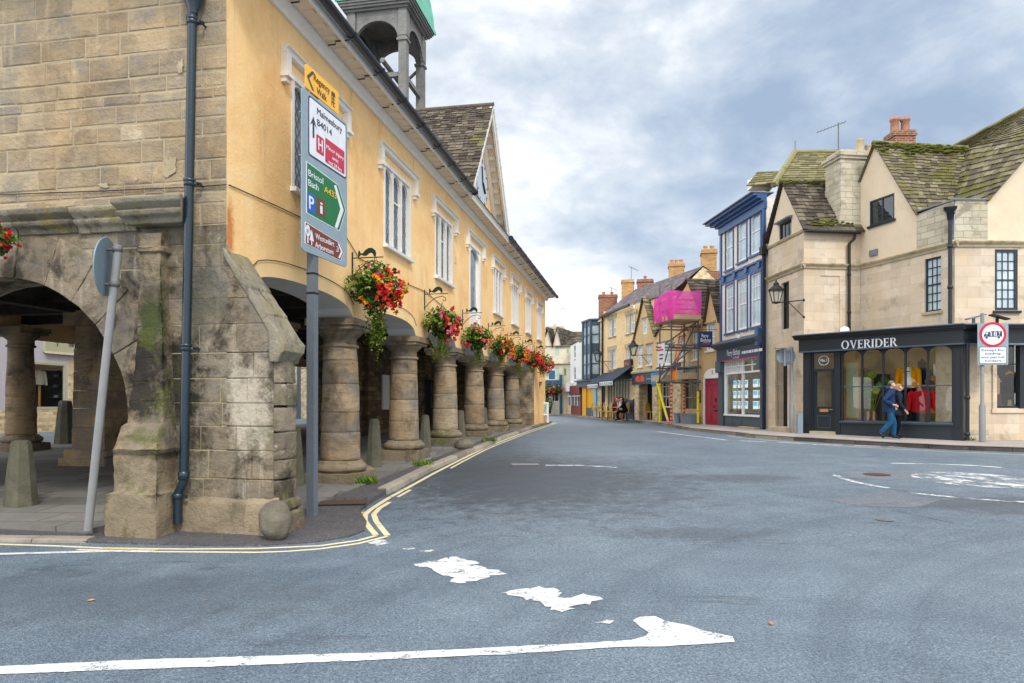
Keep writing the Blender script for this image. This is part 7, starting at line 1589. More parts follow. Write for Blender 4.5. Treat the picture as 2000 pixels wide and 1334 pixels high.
p=GF2.w(GF2.x(1077.5),-.9,0); tp=thing('potted_shrub','clipped round shrub in a dark pot outside the far teal shop','plant',(p.x,p.y,road_z(0,60)+.12)); q=MB(); q.lathe([(.22,0),(.32,.6),(.28,.6)],0,0,14); q.build('pot',M['charcoald'],tp); q=MB()
for i in range(300):
    d=Vector((R.gauss(0,1),R.gauss(0,1),R.gauss(0,1))).normalized()*R.uniform(.3,.45); s=.06; e=Vector((R.gauss(0,1),R.gauss(0,1),R.gauss(0,1))).normalized(); g=e.orthogonal().normalized(); c=Vector((0,0,.95))+d; q.face([c-e*s,c+g*s*.6,c+e*s,c-g*s*.6],R.choice((0,1)),R.random())
q.build('foliage',[M['leafd'],M['leaf']],tp)
# ---- houses behind the market hall, seen through the arcade
BF=Fr(H.w(2,18.2,0).xy,H.w(60,18.2,0).xy)
bs=Bld('gallery_shop','white walled shop with a beige leaf sign seen through the arcade','shop building',BF.o)
sw=pxr(BF,55,129,708,799); ex=BF.x(138)
q=MB(); wall(q,[(0,0),(ex+.1,0),(ex+.1,sw[2]-.02),(0,sw[2]-.02)],[],-.01); q.box(sw[1]+.1,ex+.35,-.03,.2,sw[2]-.02,sw[3]+.1); bs.add(q,'stone_base',M['rubble'],BF)
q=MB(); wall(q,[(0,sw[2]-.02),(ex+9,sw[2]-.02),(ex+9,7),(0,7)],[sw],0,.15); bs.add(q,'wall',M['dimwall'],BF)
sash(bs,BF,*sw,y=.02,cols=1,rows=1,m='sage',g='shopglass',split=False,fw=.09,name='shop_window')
q=MB(); q.face([(sw[0]-.5,1.5,.3),(sw[1]+2.5,1.5,.3),(sw[1]+2.5,1.5,3.5),(sw[0]-.5,1.5,3.5)]); q.face([(sw[1]+.3,.15,.3),(sw[1]+.3,1.5,.3),(sw[1]+.3,1.5,3.5),(sw[1]+.3,.15,3.5)]); q.face([(sw[0],.15,sw[2]),(sw[1],.15,sw[2]),(sw[1],1.5,sw[2]),(sw[0],1.5,sw[2])]); q.face([(sw[0],.15,sw[3]),(sw[1],.15,sw[3]),(sw[1],1.5,sw[3]),(sw[0],1.5,sw[3])]); bs.add(q,'window_interior',M['charcoald'],BF)
sg2=pxr(BF,84,150,656,690); q=MB(); q.box(sg2[0],sg2[1]+1.6,-.12,0,sg2[2],sg2[3],0); q.box(sg2[0]-.04,sg2[1]+1.64,-.15,-.12,sg2[2]-.05,sg2[2]+.03,1); so=bs.add(q,'shop_sign',[M['sage'],M['creamtrim']],BF)
q=MB(); lx=BF.x(107); lz=sg2[2]+.38; q.prism([(lx,lz+.5),(lx-.14,lz+.38),(lx-.19,lz+.2),(lx-.12,lz+.05),(lx,lz)],-.13,-.12,0); q.prism([(lx,lz),(lx+.12,lz+.05),(lx+.19,lz+.2),(lx+.14,lz+.38),(lx,lz+.5)],-.13,-.12,1); q.box(lx-.02,lx+.02,-.135,-.12,lz-.12,lz,0); q.build('leaf_emblem',[M['leaf'],M['palegreen']],so); ftext(so,'lettering','the',BF.x(129),BF.x(139),sg2[2]+.30,.2,M['navyd'],-.128,.02)
q=MB(); xs_=BF.x(118,.7)
for k in range(4): q.box(xs_-.5,xs_+.45,.5,.9,sw[2]+.45+k*.42,sw[2]+.465+k*.42,0)
for k in range(6): q.box(xs_-.3+.3*(k%2),xs_-.2+.3*(k%2),.6,.75,sw[2]+.47+(k//2)*.42,sw[2]+.57+(k//2)*.42,R.choice((1,2)))
bs.add(q,'display_shelves',[M['slategrey'],M['c_green'],M['plastgrey']],BF)
q=garment(.42,.6,.5,.07,.18); o=q.build('striped_top',M['c_white']); place(o,BF,BF.x(77,.6),.6,BF.z(77,722,.6),'striped white top on a stand in the shop window beyond the archway','top'); q=MB(); q.tube([(0,0,-.5),(0,0,-1.75)],.05,8); q.build('stand',M['oak'],o)
b2=Bld('rubble_cottage','honey rubble stone cottage beyond the arcade, glimpsed beside the sign post','house',BF.w(ex+9,0,0)); q=MB(); wall(q,[(ex+9,0),(BF.L,0),(BF.L,7),(ex+9,7)],[],-.05); b2.add(q,'wall',M['rubble'],BF)
q=MB(); x=BF.x(583); q.box(x-.3,x+.15,-.1,-.02,.3,6.5); q.box(x-1.4,x+.2,-.09,-.03,.35,1.6); b2.add(q,'drainpipe',M['slategrey'],BF)
q=MB(); x0,x1=BF.x(587),BF.x(609); q.box(x0,x1,-.1,-.05,BF.z(590,718),BF.z(590,712)+.25); o=b2.add(q,'street_nameplate',M['cardwhite'],BF); ftext(o,'lettering','CHURCH ST',x0+.1,x1-.1,BF.z(590,717),.26,M['navyd'],-.11,.01)
# ---------------------------------------------------------------- lamps, signs, scaffold, café
def wall_lamp(c,wp,s,label):
    """lantern centred at c with a bracket to wall point wp, s = lantern height"""
    t=thing('street_lamp',label,'street lamp',c,0); c=Vector(c); w=Vector(wp)-c; h=s*.5
    f=MB(); r0,r1=s*.17,s*.31; zb,zt=-s*.42,s*.10
    for k in range(4):
        a=PI/4+k*PI/2; f.tube([(r0*math.cos(a),r0*math.sin(a),zb),(r1*math.cos(a),r1*math.sin(a),zt)],s*.022,5)
    f.lathe([(r0*1.15,zb-.03),(r0*1.15,zb+.02)],0,0,4,M=Matrix.Rotation(PI/4,4,'Z')); f.lathe([(r1*1.12,zt),(r1*1.12,zt+.03),(r1*.45,zt+s*.22),(r1*.40,zt+s*.24),(r1*.42,zt+s*.30),(r1*.2,zt+s*.36),(r1*.1,zt+s*.45),(.0,zt+s*.5)],0,0,8,smooth=False); f.build('lantern_frame',M['iron'],t)
    g=MB(); q=[(r0*.95,zb),(r1*.95,zt)]
    for k in range(4):
        a,b=PI/4+k*PI/2,PI/4+(k+1)*PI/2; g.face([(q[0][0]*math.cos(a),q[0][0]*math.sin(a),zb),(q[0][0]*math.cos(b),q[0][0]*math.sin(b),zb),(q[1][0]*math.cos(b),q[1][0]*math.sin(b),zt),(q[1][0]*math.cos(a),q[1][0]*math.sin(a),zt)])
    g.build('lantern_glass',M['shopglass'],t)
    b=MB(); lo=Vector((0,0,zb-.02)); b.tube([lo,Vector((w.x,w.y,zb-.02))],.02,6); b.tube([Vector((w.x*.45,w.y*.45,zb-.03)),Vector((w.x,w.y,zb-s*.75))],.016,6); b.tube([lo+Vector((0,0,-.03)),lo],.05,8)
    for z in(zb-.02,zb-s*.75): b.sphere((w.x,w.y,z),.045,8,5)
    b.build('bracket',M['iron'],t)
p=FA.w(1.9,-.62,FA.z(1516,574,-.62)); pw=FA.w(1.9,0,0); x=FA.x(1516,-.62); p=FA.w(x,-.62,FA.z(1516,572,-.62)); pw=FA.w(x+.75,0,0); wall_lamp(p,pw,.80,'black four-sided street lantern on a wall bracket at the stone corner house')
x=TF.x(1237,-.7); p=TF.w(x,-.7,TF.z(1237,680,-.7)); wall_lamp(p,TF.w(x+.9,0,0),.95,'black lantern bracketed from the left cottage gable beside the café awning')
x=YF.x(1167.5,-.75); p=YF.w(x,-.75,YF.z(1167,694,-.75)); wall_lamp(p,YF.w(x+.5,0,0),.95,'far black lantern on the downpipe side of the buff brick house')
# weight limit sign
Yk=19.45; kb=Vector(((1918.5-HX)/F*Yk,Yk,road_z(0,Yk)+.12)); ks=thing('weight_limit_sign','grey post with an 18T lorry weight limit sign and a loading exception plate','road sign',kb,-.12)
def kz(py): return at(0,py,Yk).z-kb.z
q=MB(); q.tube([(0,0,0),(0,0,kz(793)),(0,0,kz(788)),(0,0,kz(612))],[.085,.085,.048,.048],14); q.build('post',M['galv'],ks)
def kx(px): return ((px-1918.5)/F*Yk)/math.cos(.12)
q=MB(); x0,x1,z0,z1=kx(1907),kx(1962),kz(713),kz(632); q.prism(rrect(x0,x1,z0,z1,.03),-.085,-.07); q.prism(rrect(x0+.10,x1+.09,kz(690),kz(634),.03),.07,.085); q.box(x0+.2,x0+.3,-.07,.07,z0+.2,z0+.25); q.box(x0+.2,x0+.3,-.07,.07,z1-.25,z1-.2); bk=q.build('sign_plate',M['s_grey'],ks)
cx,cz,r=kx(1934.2),kz(654.3),.355
q=MB(); q.disc((cx,-.088,cz),(0,-1,0),r,40,0,.006); q.disc((cx,-.093,cz),(0,-1,0),r*.80,40,1,.006); q.build('red_ring',[M['signred'],M['s_white']],bk)
q=MB(); y0,y1=-.10,-.096
q.box(cx-.06,cx+.235,y0,y1,cz-.06,cz+.10); q.prism([(cx-.24,cz-.06),(cx-.075,cz-.06),(cx-.075,cz+.08),(cx-.17,cz+.08),(cx-.235,cz-.0)],y0,y1); q.box(cx-.075,cx-.06,y0,y1,cz-.06,cz-.03)
for dx in(-.17,.15): q.disc((cx+dx,-.101,cz-.075),(0,-1,0),.045,14,1,.006); q.disc((cx+dx,-.105,cz-.075),(0,-1,0),.034,14,0,.006)
q.prism([(cx-.20,cz+.01),(cx-.13,cz+.01),(cx-.13,cz+.06),(cx-.165,cz+.06)],-.103,-.10,1)
lo=q.build('lorry_symbol',[M['navyd'],M['s_white']],bk); ftext(lo,'weight','18',cx-.05,cx+.10,cz-.045,.13,M['s_white'],-.104,.008); ftext(lo,'weight','T',cx+.13,cx+.20,cz+.0,.08,M['s_white'],-.104,.015)
q=MB(); a,b,c,d=kx(1909.5),kx(1959),kz(711),kz(678); q.prism(rrect(a,b,c,d,.03),-.09,-.085,0); q.prism(rrect(a+.015,b-.015,c+.015,d-.015,.02),-.093,-.09,1); pl_=q.build('exception_plate',[M['navyd'],M['s_white']],bk)
for s_,a_,b_,y_ in(('Except for',1914,1955,686.3),('loading',1920,1948,693),('and permit',1913,1955.5,700),('holders',1920,1948.5,707)): ftext(pl_,'lettering',s_,kx(a_),kx(b_),kz(y_),.062,M['navyd'],-.095,.004)
# back of a round sign by the stone corner
Yr=23.55; rp=Vector(((1546.5-HX)/F*Yr,Yr,road_z(0,Yr)+.12)); r2=thing('round_sign','grey post with the back of a round sign beside the stone corner','road sign',rp)
rz=lambda py:at(0,py,Yr).z-rp.z; rx=lambda px:(px-1546.5)/F*Yr
q=MB(); q.tube([(0,0,0),(0,0,rz(793)),(0,0,rz(788)),(0,0,rz(678))],[.085,.085,.05,.05],12); q.build('post',M['galv'],r2)
q=MB(); q.disc((rx(1537),.06,rz(696)),(.25,1,0),.31,32,0,.02); q.build('round_plate',M['signback'],r2)
q=MB(); q.box(rx(1524),rx(1549),-.02,.04,rz(686),rz(684)); q.box(rx(1524),rx(1549),-.02,.04,rz(708),rz(706)); q.box(rx(1530),rx(1533.5),-.05,-.02,rz(715),rz(680)); q.box(rx(1514),rx(1534),-.1,.12,rz(681),rz(679)); q.build('bracket',M['galv'],r2)
p=gpt(1561.5,847,.12); p=Vector(((1561.5-HX)/F*23.0,23.0,road_z(0,23)+.12)); q=MB(); q.box(-.085,.085,-.07,.07,0,.62); q.box(-.09,.09,-.075,.075,.62,.66); o=q.build('service_post',M['signback'],loc=p); tag(o,'short grey marker post against the stone wall beside the shop door','post')
# ---- scaffold tower
sc=fthing('scaffold','scaffold tower with pink debris netting round its top platform','scaffold',TF)
xa,xb,ya,yb_=7.15,8.45,-1.5,-.22; gz0=road_z(0,34)+.12
zp=TF.z(1300,626,-1.4); ztop=zp+1.45
zp=5.35; ztop=6.85
tb=[]
for x,y,h in((xa,ya,7.3),(xb,ya,ztop+.15),(xa,yb_,zp),(xb+.15,yb_,ztop)):
    q=MB(); q.tube([(x,y,gz0),(x,y,h)],.04,8); q.box(x-.08,x+.08,y-.08,y+.08,gz0-.01,gz0+.02); o=q.build('standard',M['steel'],sc)
    q=MB(); st=(y==ya and x==xb) or (x==xa and y==yb_); z=gz0+.05; k=0; zl=2.45 if not(x==xb+.15) else 2.05
    while z<zl:
        h2=.09 if st else .6; q.tube([(x,y,z),(x,y,min(z+h2,zl))],.062,8,k%2 if st else 0); z+=h2; k+=1
        if not st: q.tube([(x,y,z-.02),(x,y,z)],.066,8,2)
    q.build('foam_sleeve',[M['yellowtape'] if not st else M['board'],M['redtape'],M['black']],o)
q=MB(); q.tube([(xa-.35,ya,2.55),(xb-.1,ya-.1,gz0+.08)],.058,8,0); q.tube([((xa-.35)*.45+(xb-.1)*.55,ya-.055,2.55*.45+.55*gz0),(xb-.1,ya-.1,gz0+.08)],.062,8,1); q.build('raking_sleeve',[M['yellowtape'],M['pinktape']],sc)
def led(a,b): q=MB(); q.tube([a,b],.035,6); q.build('ledger',M['steel'],sc)
for z in(2.55,3.25,4.15,4.3,zp-.2):
    led((xa-.25,ya,z),(xb+.3,ya,z)); led((xa,ya-.2,z-.07),(xa,0,z-.07)); led((xb,ya-.2,z-.07),(xb,0,z-.07)); led((xa-.2,yb_,z),(xb+.4,yb_,z))
for z in(zp+.55,zp+1.0): led((xa-.2,ya-.05,z),(xb+.15,ya-.05,z)); led((xb+.05,ya-.1,z),(xb+.2,yb_,z)); led((xa,ya-.1,z),(xa,yb_,z))
def brc(a,b): q=MB(); q.tube([a,b],.033,6); q.build('brace',M['steel'],sc)
brc((xa,ya-.06,2.5),(xb,ya-.06,4.3)); brc((xa-.1,ya,4.2),(xb+.1,yb_,zp)); brc((xb+.3,yb_-.05,4.3),(xa+.2,ya,2.9)); brc((xa,yb_,4.2),(xb,yb_,zp)); brc((xa,ya,2.5),(xa,yb_,4.2))
q=MB()
for k in range(6): x=xa-.25; y=ya-.1+k*.25; q.box(xa-.3,xb+.45,y,y+.235,zp,zp+.045,0,R.random())
q.build('platform',M['board'],sc); q=MB(); q.box(xa-.3,xb+.45,ya-.14,ya-.10,zp+.045,zp+.25); q.box(xa-.34,xa-.3,ya-.1,yb_,zp+.045,zp+.25); q.box(xb+.45,xb+.49,ya-.1,yb_,zp+.045,zp+.25); q.build('toe_board',M['board'],sc)
q=MB(); n=14
P=[(xa-.32,yb_,1.22),(xa-.32,ya-.16,1.25),(xb+.0,ya-.16,1.42),(xb+.47,ya-.16,1.34),(xb+.47,yb_,1.40)]
pts=[]
for a,b in zip(P,P[1:]):
    for k in range(n): t=k/n; pts.append((a[0]+(b[0]-a[0])*t,a[1]+(b[1]-a[1])*t+.03*math.sin(k*1.7),a[2]+(b[2]-a[2])*t-.05*math.sin(PI*t)))
pts.append(P[-1]); rows=6
for i in range(len(pts)-1):
    for r in range(rows):
        f=lambda p,v:(p[0],p[1]+.03*math.sin(v*5+p[0]*4),zp+.02+p[2]*v)
        q.face([f(pts[i],r/rows),f(pts[i+1],r/rows),f(pts[i+1],(r+1)/rows),f(pts[i],(r+1)/rows)],0,.5,True)
q.build('debris_netting',M['netting'],sc)
q=MB(); q.box(xa-.05,xa+.75,ya-.09,ya-.07,3.4,4.35); bn=q.build('banner',M['banner'],sc)
q=MB()
for z,a,b in((4.15,.05,.4),(4.02,.05,.6),(3.78,.2,.6),(3.6,.2,.55)): q.box(xa+a-.05,xa+b,ya-.096,ya-.09,z,z+.08,0 if z>4 else 1)
q.build('banner_print',[M['redtape'],M['navyd']],bn)
ld=fthing('ladder','red scaffold ladder rising inside the scaffold tower','ladder',TF); q=MB()
for x in(xa+.35,xa+.72): q.tube([(x,-1.1,2.6),(x,-.5,5.3)],.022,6)
for k in range(9): t=k/9; q.tube([(xa+.35,-1.1+.6*t,2.7+2.6*t),(xa+.72,-1.1+.6*t,2.7+2.6*t)],.016,5)
q.build('rails',M['orange'],ld)
bg=fthing('hanging_bag','orange bag hung under the blue beam of the scaffold','bag',TF); q=MB(); q.box(xa+1.0,xa+1.7,-1.42,-1.40,2.6,2.95); q.tube([(xa+1.65,-1.41,2.95),(xa+1.68,-1.41,3.45)],.02,5); q.build('sheet',M['orangebag'],bg); q=MB(); q.box(xb-.1,xb+.9,-1.5,-1.45,3.18,3.36); q.build('blue_beam',M['navyd'],bg)
for i,px in enumerate((1327,1339,1345.5,1352.5)):
    x=TF.x(px,-.35); p=TF.w(x,-.35,gz0); q=MB(); q.raw([(-.17,-.17,0),(.17,-.17,0),(.17,.17,0),(-.17,.17,0),(-.21,-.21,.5),(.21,-.21,.5),(.21,.21,.5),(-.21,.21,.5)],[(0,1,5,4),(1,2,6,5),(2,3,7,6),(3,0,4,7),(4,5,6,7)]); q.box(-.225,.225,-.225,-.20,.45,.51)
    o=q.build('planter',M['plastgrey'],loc=p,rotz=TF.rot); tag(o,('grey planter tub left of the red striped scaffold leg','grey planter tub just right of the red striped scaffold leg','middle grey planter tub under the cottage shop window','grey planter tub nearest the yellow scaffold leg')[i],'planter','grey planter tubs under the scaffold')
# ---- café chairs, tables
def chair(loc,rot,label):
    t=thing('cafe_chair',label,'chair',loc,rot,'rattan café chairs on the pavement'); q=MB(); q.lathe([(.20,.43),(.22,.45),(.22,.47),(.2,.48)],0,0,14); q.build('seat',M['rattan'],t)
    q=MB(); n=10
    for k in range(n):
        a,b=PI*k/n,PI*(k+1)/n; f=lambda u,v:(.20*math.cos(u)*(1-.1*v),.18+.07*v-.05*math.sin(u)*0+.02,.47+(.18+.30*math.sin(u))*v+.02)
        q.face([f(a,0),f(b,0),f(b,1),f(a,1)])
    q.tube([(.2*math.cos(PI*k/n),.22,.5+(.2+.3*math.sin(PI*k/n))) for k in range(n+1)],.018,5); q.tube([(.2,.2,.45),(.2,.22,.72)],.016,5); q.tube([(-.2,.2,.45),(-.2,.22,.72)],.016,5); q.build('backrest',M['rattan'],t)
    for sx in(-1,1):
        for sy in(-1,1): q=MB(); q.tube([(sx*.16,sy*.16,.44),(sx*.20,sy*.20,0)],.017,6); q.build('leg',M['rattan'],t)
    return t
def table(loc,label):
    t=thing('cafe_table',label,'table',loc,0,'café tables on the pavement'); q=MB(); q.lathe([(.36,.71),(.38,.72),(.38,.74),(.36,.745)],0,0,20); q.build('tabletop',M['tabletop'],t); q=MB(); q.tube([(0,0,.71),(0,0,.05)],.03,8); q.build('leg',M['iron'],t); q=MB(); q.lathe([(.26,0),(.24,.03),(.04,.06)],0,0,16); q.build('base',M['iron'],t)
c0=None
CH=[(1164,-.9,2.2,'rattan café chair at the far left end of the row by the yellow shop'),(1175.5,-1.3,1.9,'rattan café chair second from the left in the awning row'),(1182,-1.0,1.4,'rattan café chair third from the left in the awning row'),(1188,-1.5,1.7,'rattan café chair fourth from the left in the awning row'),(1193,-1.1,-1.0,'rattan café chair left of the seated group under the awning'),(1199.5,-1.4,1.8,'rattan café chair holding the pink-skirted sitter'),(1224,-1.1,PI+.3,'rattan café chair with its back towards the dark screen at the awning end')]
for i,(px,y,rot,lab) in enumerate(CH):
    x=YF.x(px,y); p=YF.w(x,y,road_z(0,45)+.122)
    if c0 is None: c0=chair(p,rot,lab)
    else: c=copy_tree(c0); c.location=p; c.rotation_euler.z=rot; c['label']=lab
for px,y,rot,lab in((1259,.6,PI-.3,'rattan café chair in the cottage porch, left of the sitter'),(1270,.5,.6,'rattan café chair in the cottage porch by the brick pier')):
    p=TF.w(TF.x(px,y),y,road_z(0,40)+.122); c=copy_tree(c0); c.location=p; c.rotation_euler.z=rot; c['label']=lab
t0=None
for px,y,lab in((1171,-1.1,'café table between the leftmost rattan chairs'),(1187,-.6,'café table behind the row of rattan chairs'),(1209,-1.1,'café table in the middle of the seated group')):
    p=YF.w(YF.x(px,y),y,road_z(0,45)+.122); table(p,lab)
# dark windbreak screen
x=YF.x(1231,-1.0); p=YF.w(x,-1.0,road_z(0,42)+.122); q=MB(); q.box(-.55,.55,-.02,.02,.08,1.15); q.box(-.58,-.54,-.04,.04,0,1.2); q.box(.54,.58,-.04,.04,0,1.2); o=q.build('windbreak',M['navyd'],loc=p,rotz=YF.rot); tag(o,'dark navy windbreak screen at the end of the café tables','screen')
# ---------------------------------------------------------------- people
def grow(name,nodes,edges,m,parent,root=0,sub=2):
    me=bpy.data.meshes.new(name); me.from_pydata([n[:3] for n in nodes],edges,[]); o=bpy.data.objects.new(name+'_tmp',me); COL.objects.link(o)
    sk=o.modifiers.new('s','SKIN'); sk.use_smooth_shade=True; sk.branch_smoothing=.6
    for i,n in enumerate(nodes):
        r=n[3] if isinstance(n[3],(tuple,list)) else (n[3],n[3]); v=me.skin_vertices[0].data[i]; v.radius=r; v.use_root=(i==root)
    sb=o.modifiers.new('d','SUBSURF'); sb.levels=sub; sb.render_levels=sub
    dg=bpy.context.evaluated_depsgraph_get(); em=bpy.data.meshes.new_from_object(o.evaluated_get(dg)); em.name=name; bpy.data.objects.remove(o); bpy.data.meshes.remove(me)
    em.materials.clear(); em.materials.append(m)
    for p in em.polygons: p.use_smooth=True
    q=bpy.data.objects.new(name,em); COL.objects.link(q); q.parent=parent; return q
def person(label,loc,rot,P,top,legs,shoe,hair,top_len=0,long_hair=False,group=None,sub=2,collar=True):
    """P: joints. front is +x, left is +y"""
    t=thing('person',label,'person',loc,rot,group); V=lambda k:Vector(P[k])
    N=[];E=[];ix={}
    def n(k,p,r): ix[k]=len(N); N.append((p[0],p[1],p[2],r)); return ix[k]
    def e(a,b): E.append((ix[a],ix[b]))
    n('pel',V('pel'),(.12,.10)); n('ch',V('ch'),(.09,.07)); n('nb',V('nb'),.07); hd=V('hd'); f=Vector(P.get('face',(1,0,0))).normalized(); sd=Vector((-f.y,f.x,0)).normalized(); u=Vector((0,0,1))
    n('nk',V('nb').lerp(hd,.45),.052); n('jaw',hd+f*.02-u*.055,(.062,.058)); n('mid',hd+f*.005+u*.015,(.085,.075)); n('top',hd-f*.015+u*.085,(.065,.06)); e('pel','ch'); e('ch','nb'); e('nb','nk'); e('nk','jaw'); e('jaw','mid'); e('mid','top')
    n('nose',hd+f*.086-u*.008,.016); e('mid','nose'); n('nose2',hd+f*.098-u*.022,.012); e('nose','nose2')
    for s,k in((1,'l'),(-1,'r')):
        n('ear'+k,hd+sd*s*.082+u*.005,.016); e('mid','ear'+k)
        n('sh'+k,V('sh'+k),.03); n('el'+k,V('el'+k),.032); n('wr'+k,V('wr'+k),.027); e('ch','sh'+k); e('sh'+k,'el'+k); e('el'+k,'wr'+k)
        hv=(V('wr'+k)-V('el'+k)).normalized(); hv=Vector(P.get('hv'+k,hv)).normalized(); side=hv.cross(u); side=side.normalized() if side.length>.1 else f.copy(); up=side.cross(hv)
        pm=V('wr'+k)+hv*.065; n('pm'+k,pm,(.036,.018)); e('wr'+k,'pm'+k)
        for i,(o_,L) in enumerate(((-.027,.055),(-.009,.066),(.009,.062),(.026,.048))):
            b=pm+hv*.03+up*o_; n('f%s%da'%(k,i),b+hv*L*.45,.0095); n('f%s%db'%(k,i),b+hv*L*.85-side*s*.012,.0085); e('pm'+k,'f%s%da'%(k,i)); e('f%s%da'%(k,i),'f%s%db'%(k,i))
        th=V('wr'+k)+hv*.04+up*.03; n('t%sa'%k,th+up*.012+hv*.02,.010); n('t%sb'%k,th+up*.022+hv*.05,.009); e('pm'+k,'t%sa'%k); e('t%sa'%k,'t%sb'%k)
        n('hi'+k,V('hi'+k),.085); n('kn'+k,V('kn'+k),.055); n('an'+k,V('an'+k),.036); n('to'+k,V('to'+k),.03); e('pel','hi'+k); e('hi'+k,'kn'+k); e('kn'+k,'an'+k); e('an'+k,'to'+k)
    grow('body',N,E,M['skin'],t,0,sub)
    # trousers
    N2=[];E2=[]
    def chain(L,base=None):
        p=base
        for q,r in L: N2.append((q[0],q[1],q[2],r)); E2.append((p,len(N2)-1)) if p is not None else None; p=len(N2)-1
        return p
    N2.append((*V('pel'),(.15,.135))); N2.append((*(V('pel')+(V('ch')-V('pel'))*.35),(.15,.125))); E2.append((0,1))
    lw=P.get('lw',(.10,.078,.07))
    for k in'lr': chain([(V('hi'+k),lw[0]),(V('hi'+k).lerp(V('kn'+k),.5),(lw[0]+lw[1])/2),(V('kn'+k),lw[1]),(V('kn'+k).lerp(V('an'+k),.55),(lw[1]+lw[2])/2),(V('an'+k)+Vector((0,0,-.02)),lw[2])],0)
    grow('trousers',N2,E2,legs,t,0,sub)
    for k in'lr':
        a,b=V('an'+k),V('to'+k); d=(b-a); d.z*=.3; d.normalize(); grow('shoe',[(*(a-d*.05+Vector((0,0,-.025))),(.045,.04)),(*a.lerp(b,.5),(.047,.04)),(*b,(.042,.03)),(*(b+d*.04),(.03,.022))],[(0,1),(1,2),(2,3)],shoe,t,0,sub)
    # coat or jacket
    N2=[];E2=[]
    dn=(V('pel')-V('ch')).normalized(); hem=V('pel')+dn*top_len
    chain([(hem+dn*.05,(0.193,0.176)),(hem,(0.204,0.182)),(V('pel')+(V('ch')-V('pel'))*.2,(0.198,0.171)),(V('pel').lerp(V('ch'),.62),(0.198,0.165)),(V('ch'),(0.209,0.154)),(V('nb')-Vector((0,0,.04)),(0.132,0.110)),(V('nb')+Vector((0,0,.02)),(0.090,0.088)),(V('nb')+Vector((0,0,.05)),(0.086,0.084))])
    for k in'lr': chain([(V('ch').lerp(V('sh'+k),.55)+Vector((0,0,.01)),.115),(V('sh'+k)-Vector((0,0,.02)),.098),(V('sh'+k).lerp(V('el'+k),.5),.08),(V('el'+k),.07),(V('el'+k).lerp(V('wr'+k),.5),.06),(V('wr'+k)-(V('wr'+k)-V('el'+k)).normalized()*.02,.05)],4)
    grow('jacket',N2,E2,top,t,0,sub)
    if collar:
        q=MB(); c=V('nb')-f*.075+u*.03; q.sphere(c,.085,12,8,sc=(1.0,1.25,.75)); q.build('hood',top,t)
    q=MB(); q.sphere(hd-f*.036+u*.056,.085,14,9,sc=(1.0,.93,.86)); h=q.build('hair',hair,t)
    if long_hair: q=MB(); q.tube([hd-f*.05+u*.06,hd-f*.085-u*.04,hd-f*.08-u*.14],[.075,.085,.05],10); q.build('long_hair',hair,t)
    q=MB()
    for s in(1,-1): q.sphere(hd+f*.068+sd*s*.030+u*.018,.010,8,5)
    q.build('eyes',M['black'],t); q=MB(); q.tube([hd+f*.062+sd*.020-u*.048,hd+f*.070-u*.05,hd+f*.062-sd*.020-u*.048],.005,5); q.build('mouth',M['c_pink'],t)
    return t
Ym=20.3; zm=road_z(0,Ym)+.122; X=(1737-HX)/F*Ym
man=dict(pel=(0,0,.93),ch=(.03,0,1.32),nb=(.045,0,1.47),hd=(.085,-.01,1.612),face=(.93,-.35,-.05),shl=(.03,.19,1.41),ell=(-.04,.27,1.13),wrl=(.14,.22,.97),shr=(.02,-.19,1.41),elr=(-.20,-.27,1.15),wrr=(.06,-.24,1.02),hvr=(.9,.25,-.3),
    hil=(.0,.09,.88),knl=(.14,.09,.49),anl=(.13,.09,.09),tol=(.28,.09,.035),hir=(0,-.09,.88),knr=(.03,-.09,.50),anr=(-.27,-.10,.20),tor=(-.19,-.11,.05),lw=(.112,.088,.072))
person('grey haired man in a blue hooded jacket and jeans walking past the clothes shop',(X,Ym,zm),-.30,man,M['c_jacket'],M['c_jeans'],M['c_shoe'],M['hairgrey'],.12)
wom=dict(pel=(0,0,.90),ch=(.03,0,1.26),nb=(.05,0,1.40),hd=(.09,0,1.53),face=(.95,-.2,-.08),shl=(.03,.17,1.34),ell=(-.05,.22,1.08),wrl=(.1,.2,.92),shr=(.03,-.17,1.34),elr=(.0,-.22,1.07),wrr=(.16,-.2,.86),hil=(0,.08,.86),knl=(.10,.08,.47),anl=(.02,.08,.09),tol=(.17,.08,.035),hir=(0,-.08,.86),knr=(.02,-.08,.47),anr=(-.2,-.08,.14),tor=(-.1,-.08,.04),lw=(.09,.062,.05))
Xw=(1751-HX)/F*(Ym+.40)
person('blonde woman in a long dark coat and black trousers beside the man in blue',(Xw,Ym+.40,zm),-.15,wom,M['c_coat'],M['c_black'],M['c_black'],M['hairblond'],.18,True)
def sitter(loc,rot,label,top,legs,hair,lean=.0,lh=False):
    P=dict(pel=(0,0,.52),ch=(.03+lean,0,.90),nb=(.05+lean*1.3,0,1.04),hd=(.08+lean*1.6,0,1.20),shl=(.03+lean,.18,.98),ell=(.12+lean,.25,.74),wrl=(.34,.17,.76),shr=(.03+lean,-.18,.98),elr=(.12+lean,-.25,.74),wrr=(.34,-.17,.76),hil=(.02,.09,.50),knl=(.44,.11,.50),anl=(.42,.11,.09),tol=(.56,.11,.035),hir=(.02,-.09,.50),knr=(.44,-.11,.50),anr=(.38,-.11,.09),tor=(.52,-.11,.035),lw=(.095,.07,.06))
    return person(label,loc,rot,P,M[top],M[legs],M['c_black'],M[hair],.02,lh,sub=1,collar=False,group=None)
def yl(px,y): x=YF.x(px,y); return YF.w(x,y,road_z(0,45)+.122)
sitter(yl(1198,-1.4),-.3,'seated woman with auburn hair and a pink skirt at the café table','c_maroon','c_pink','hairred',.05,True)
sitter(yl(1206.5,-.35),-.5,'seated person in a dusky pink top behind the auburn haired woman','c_pink','c_grey','hairred')
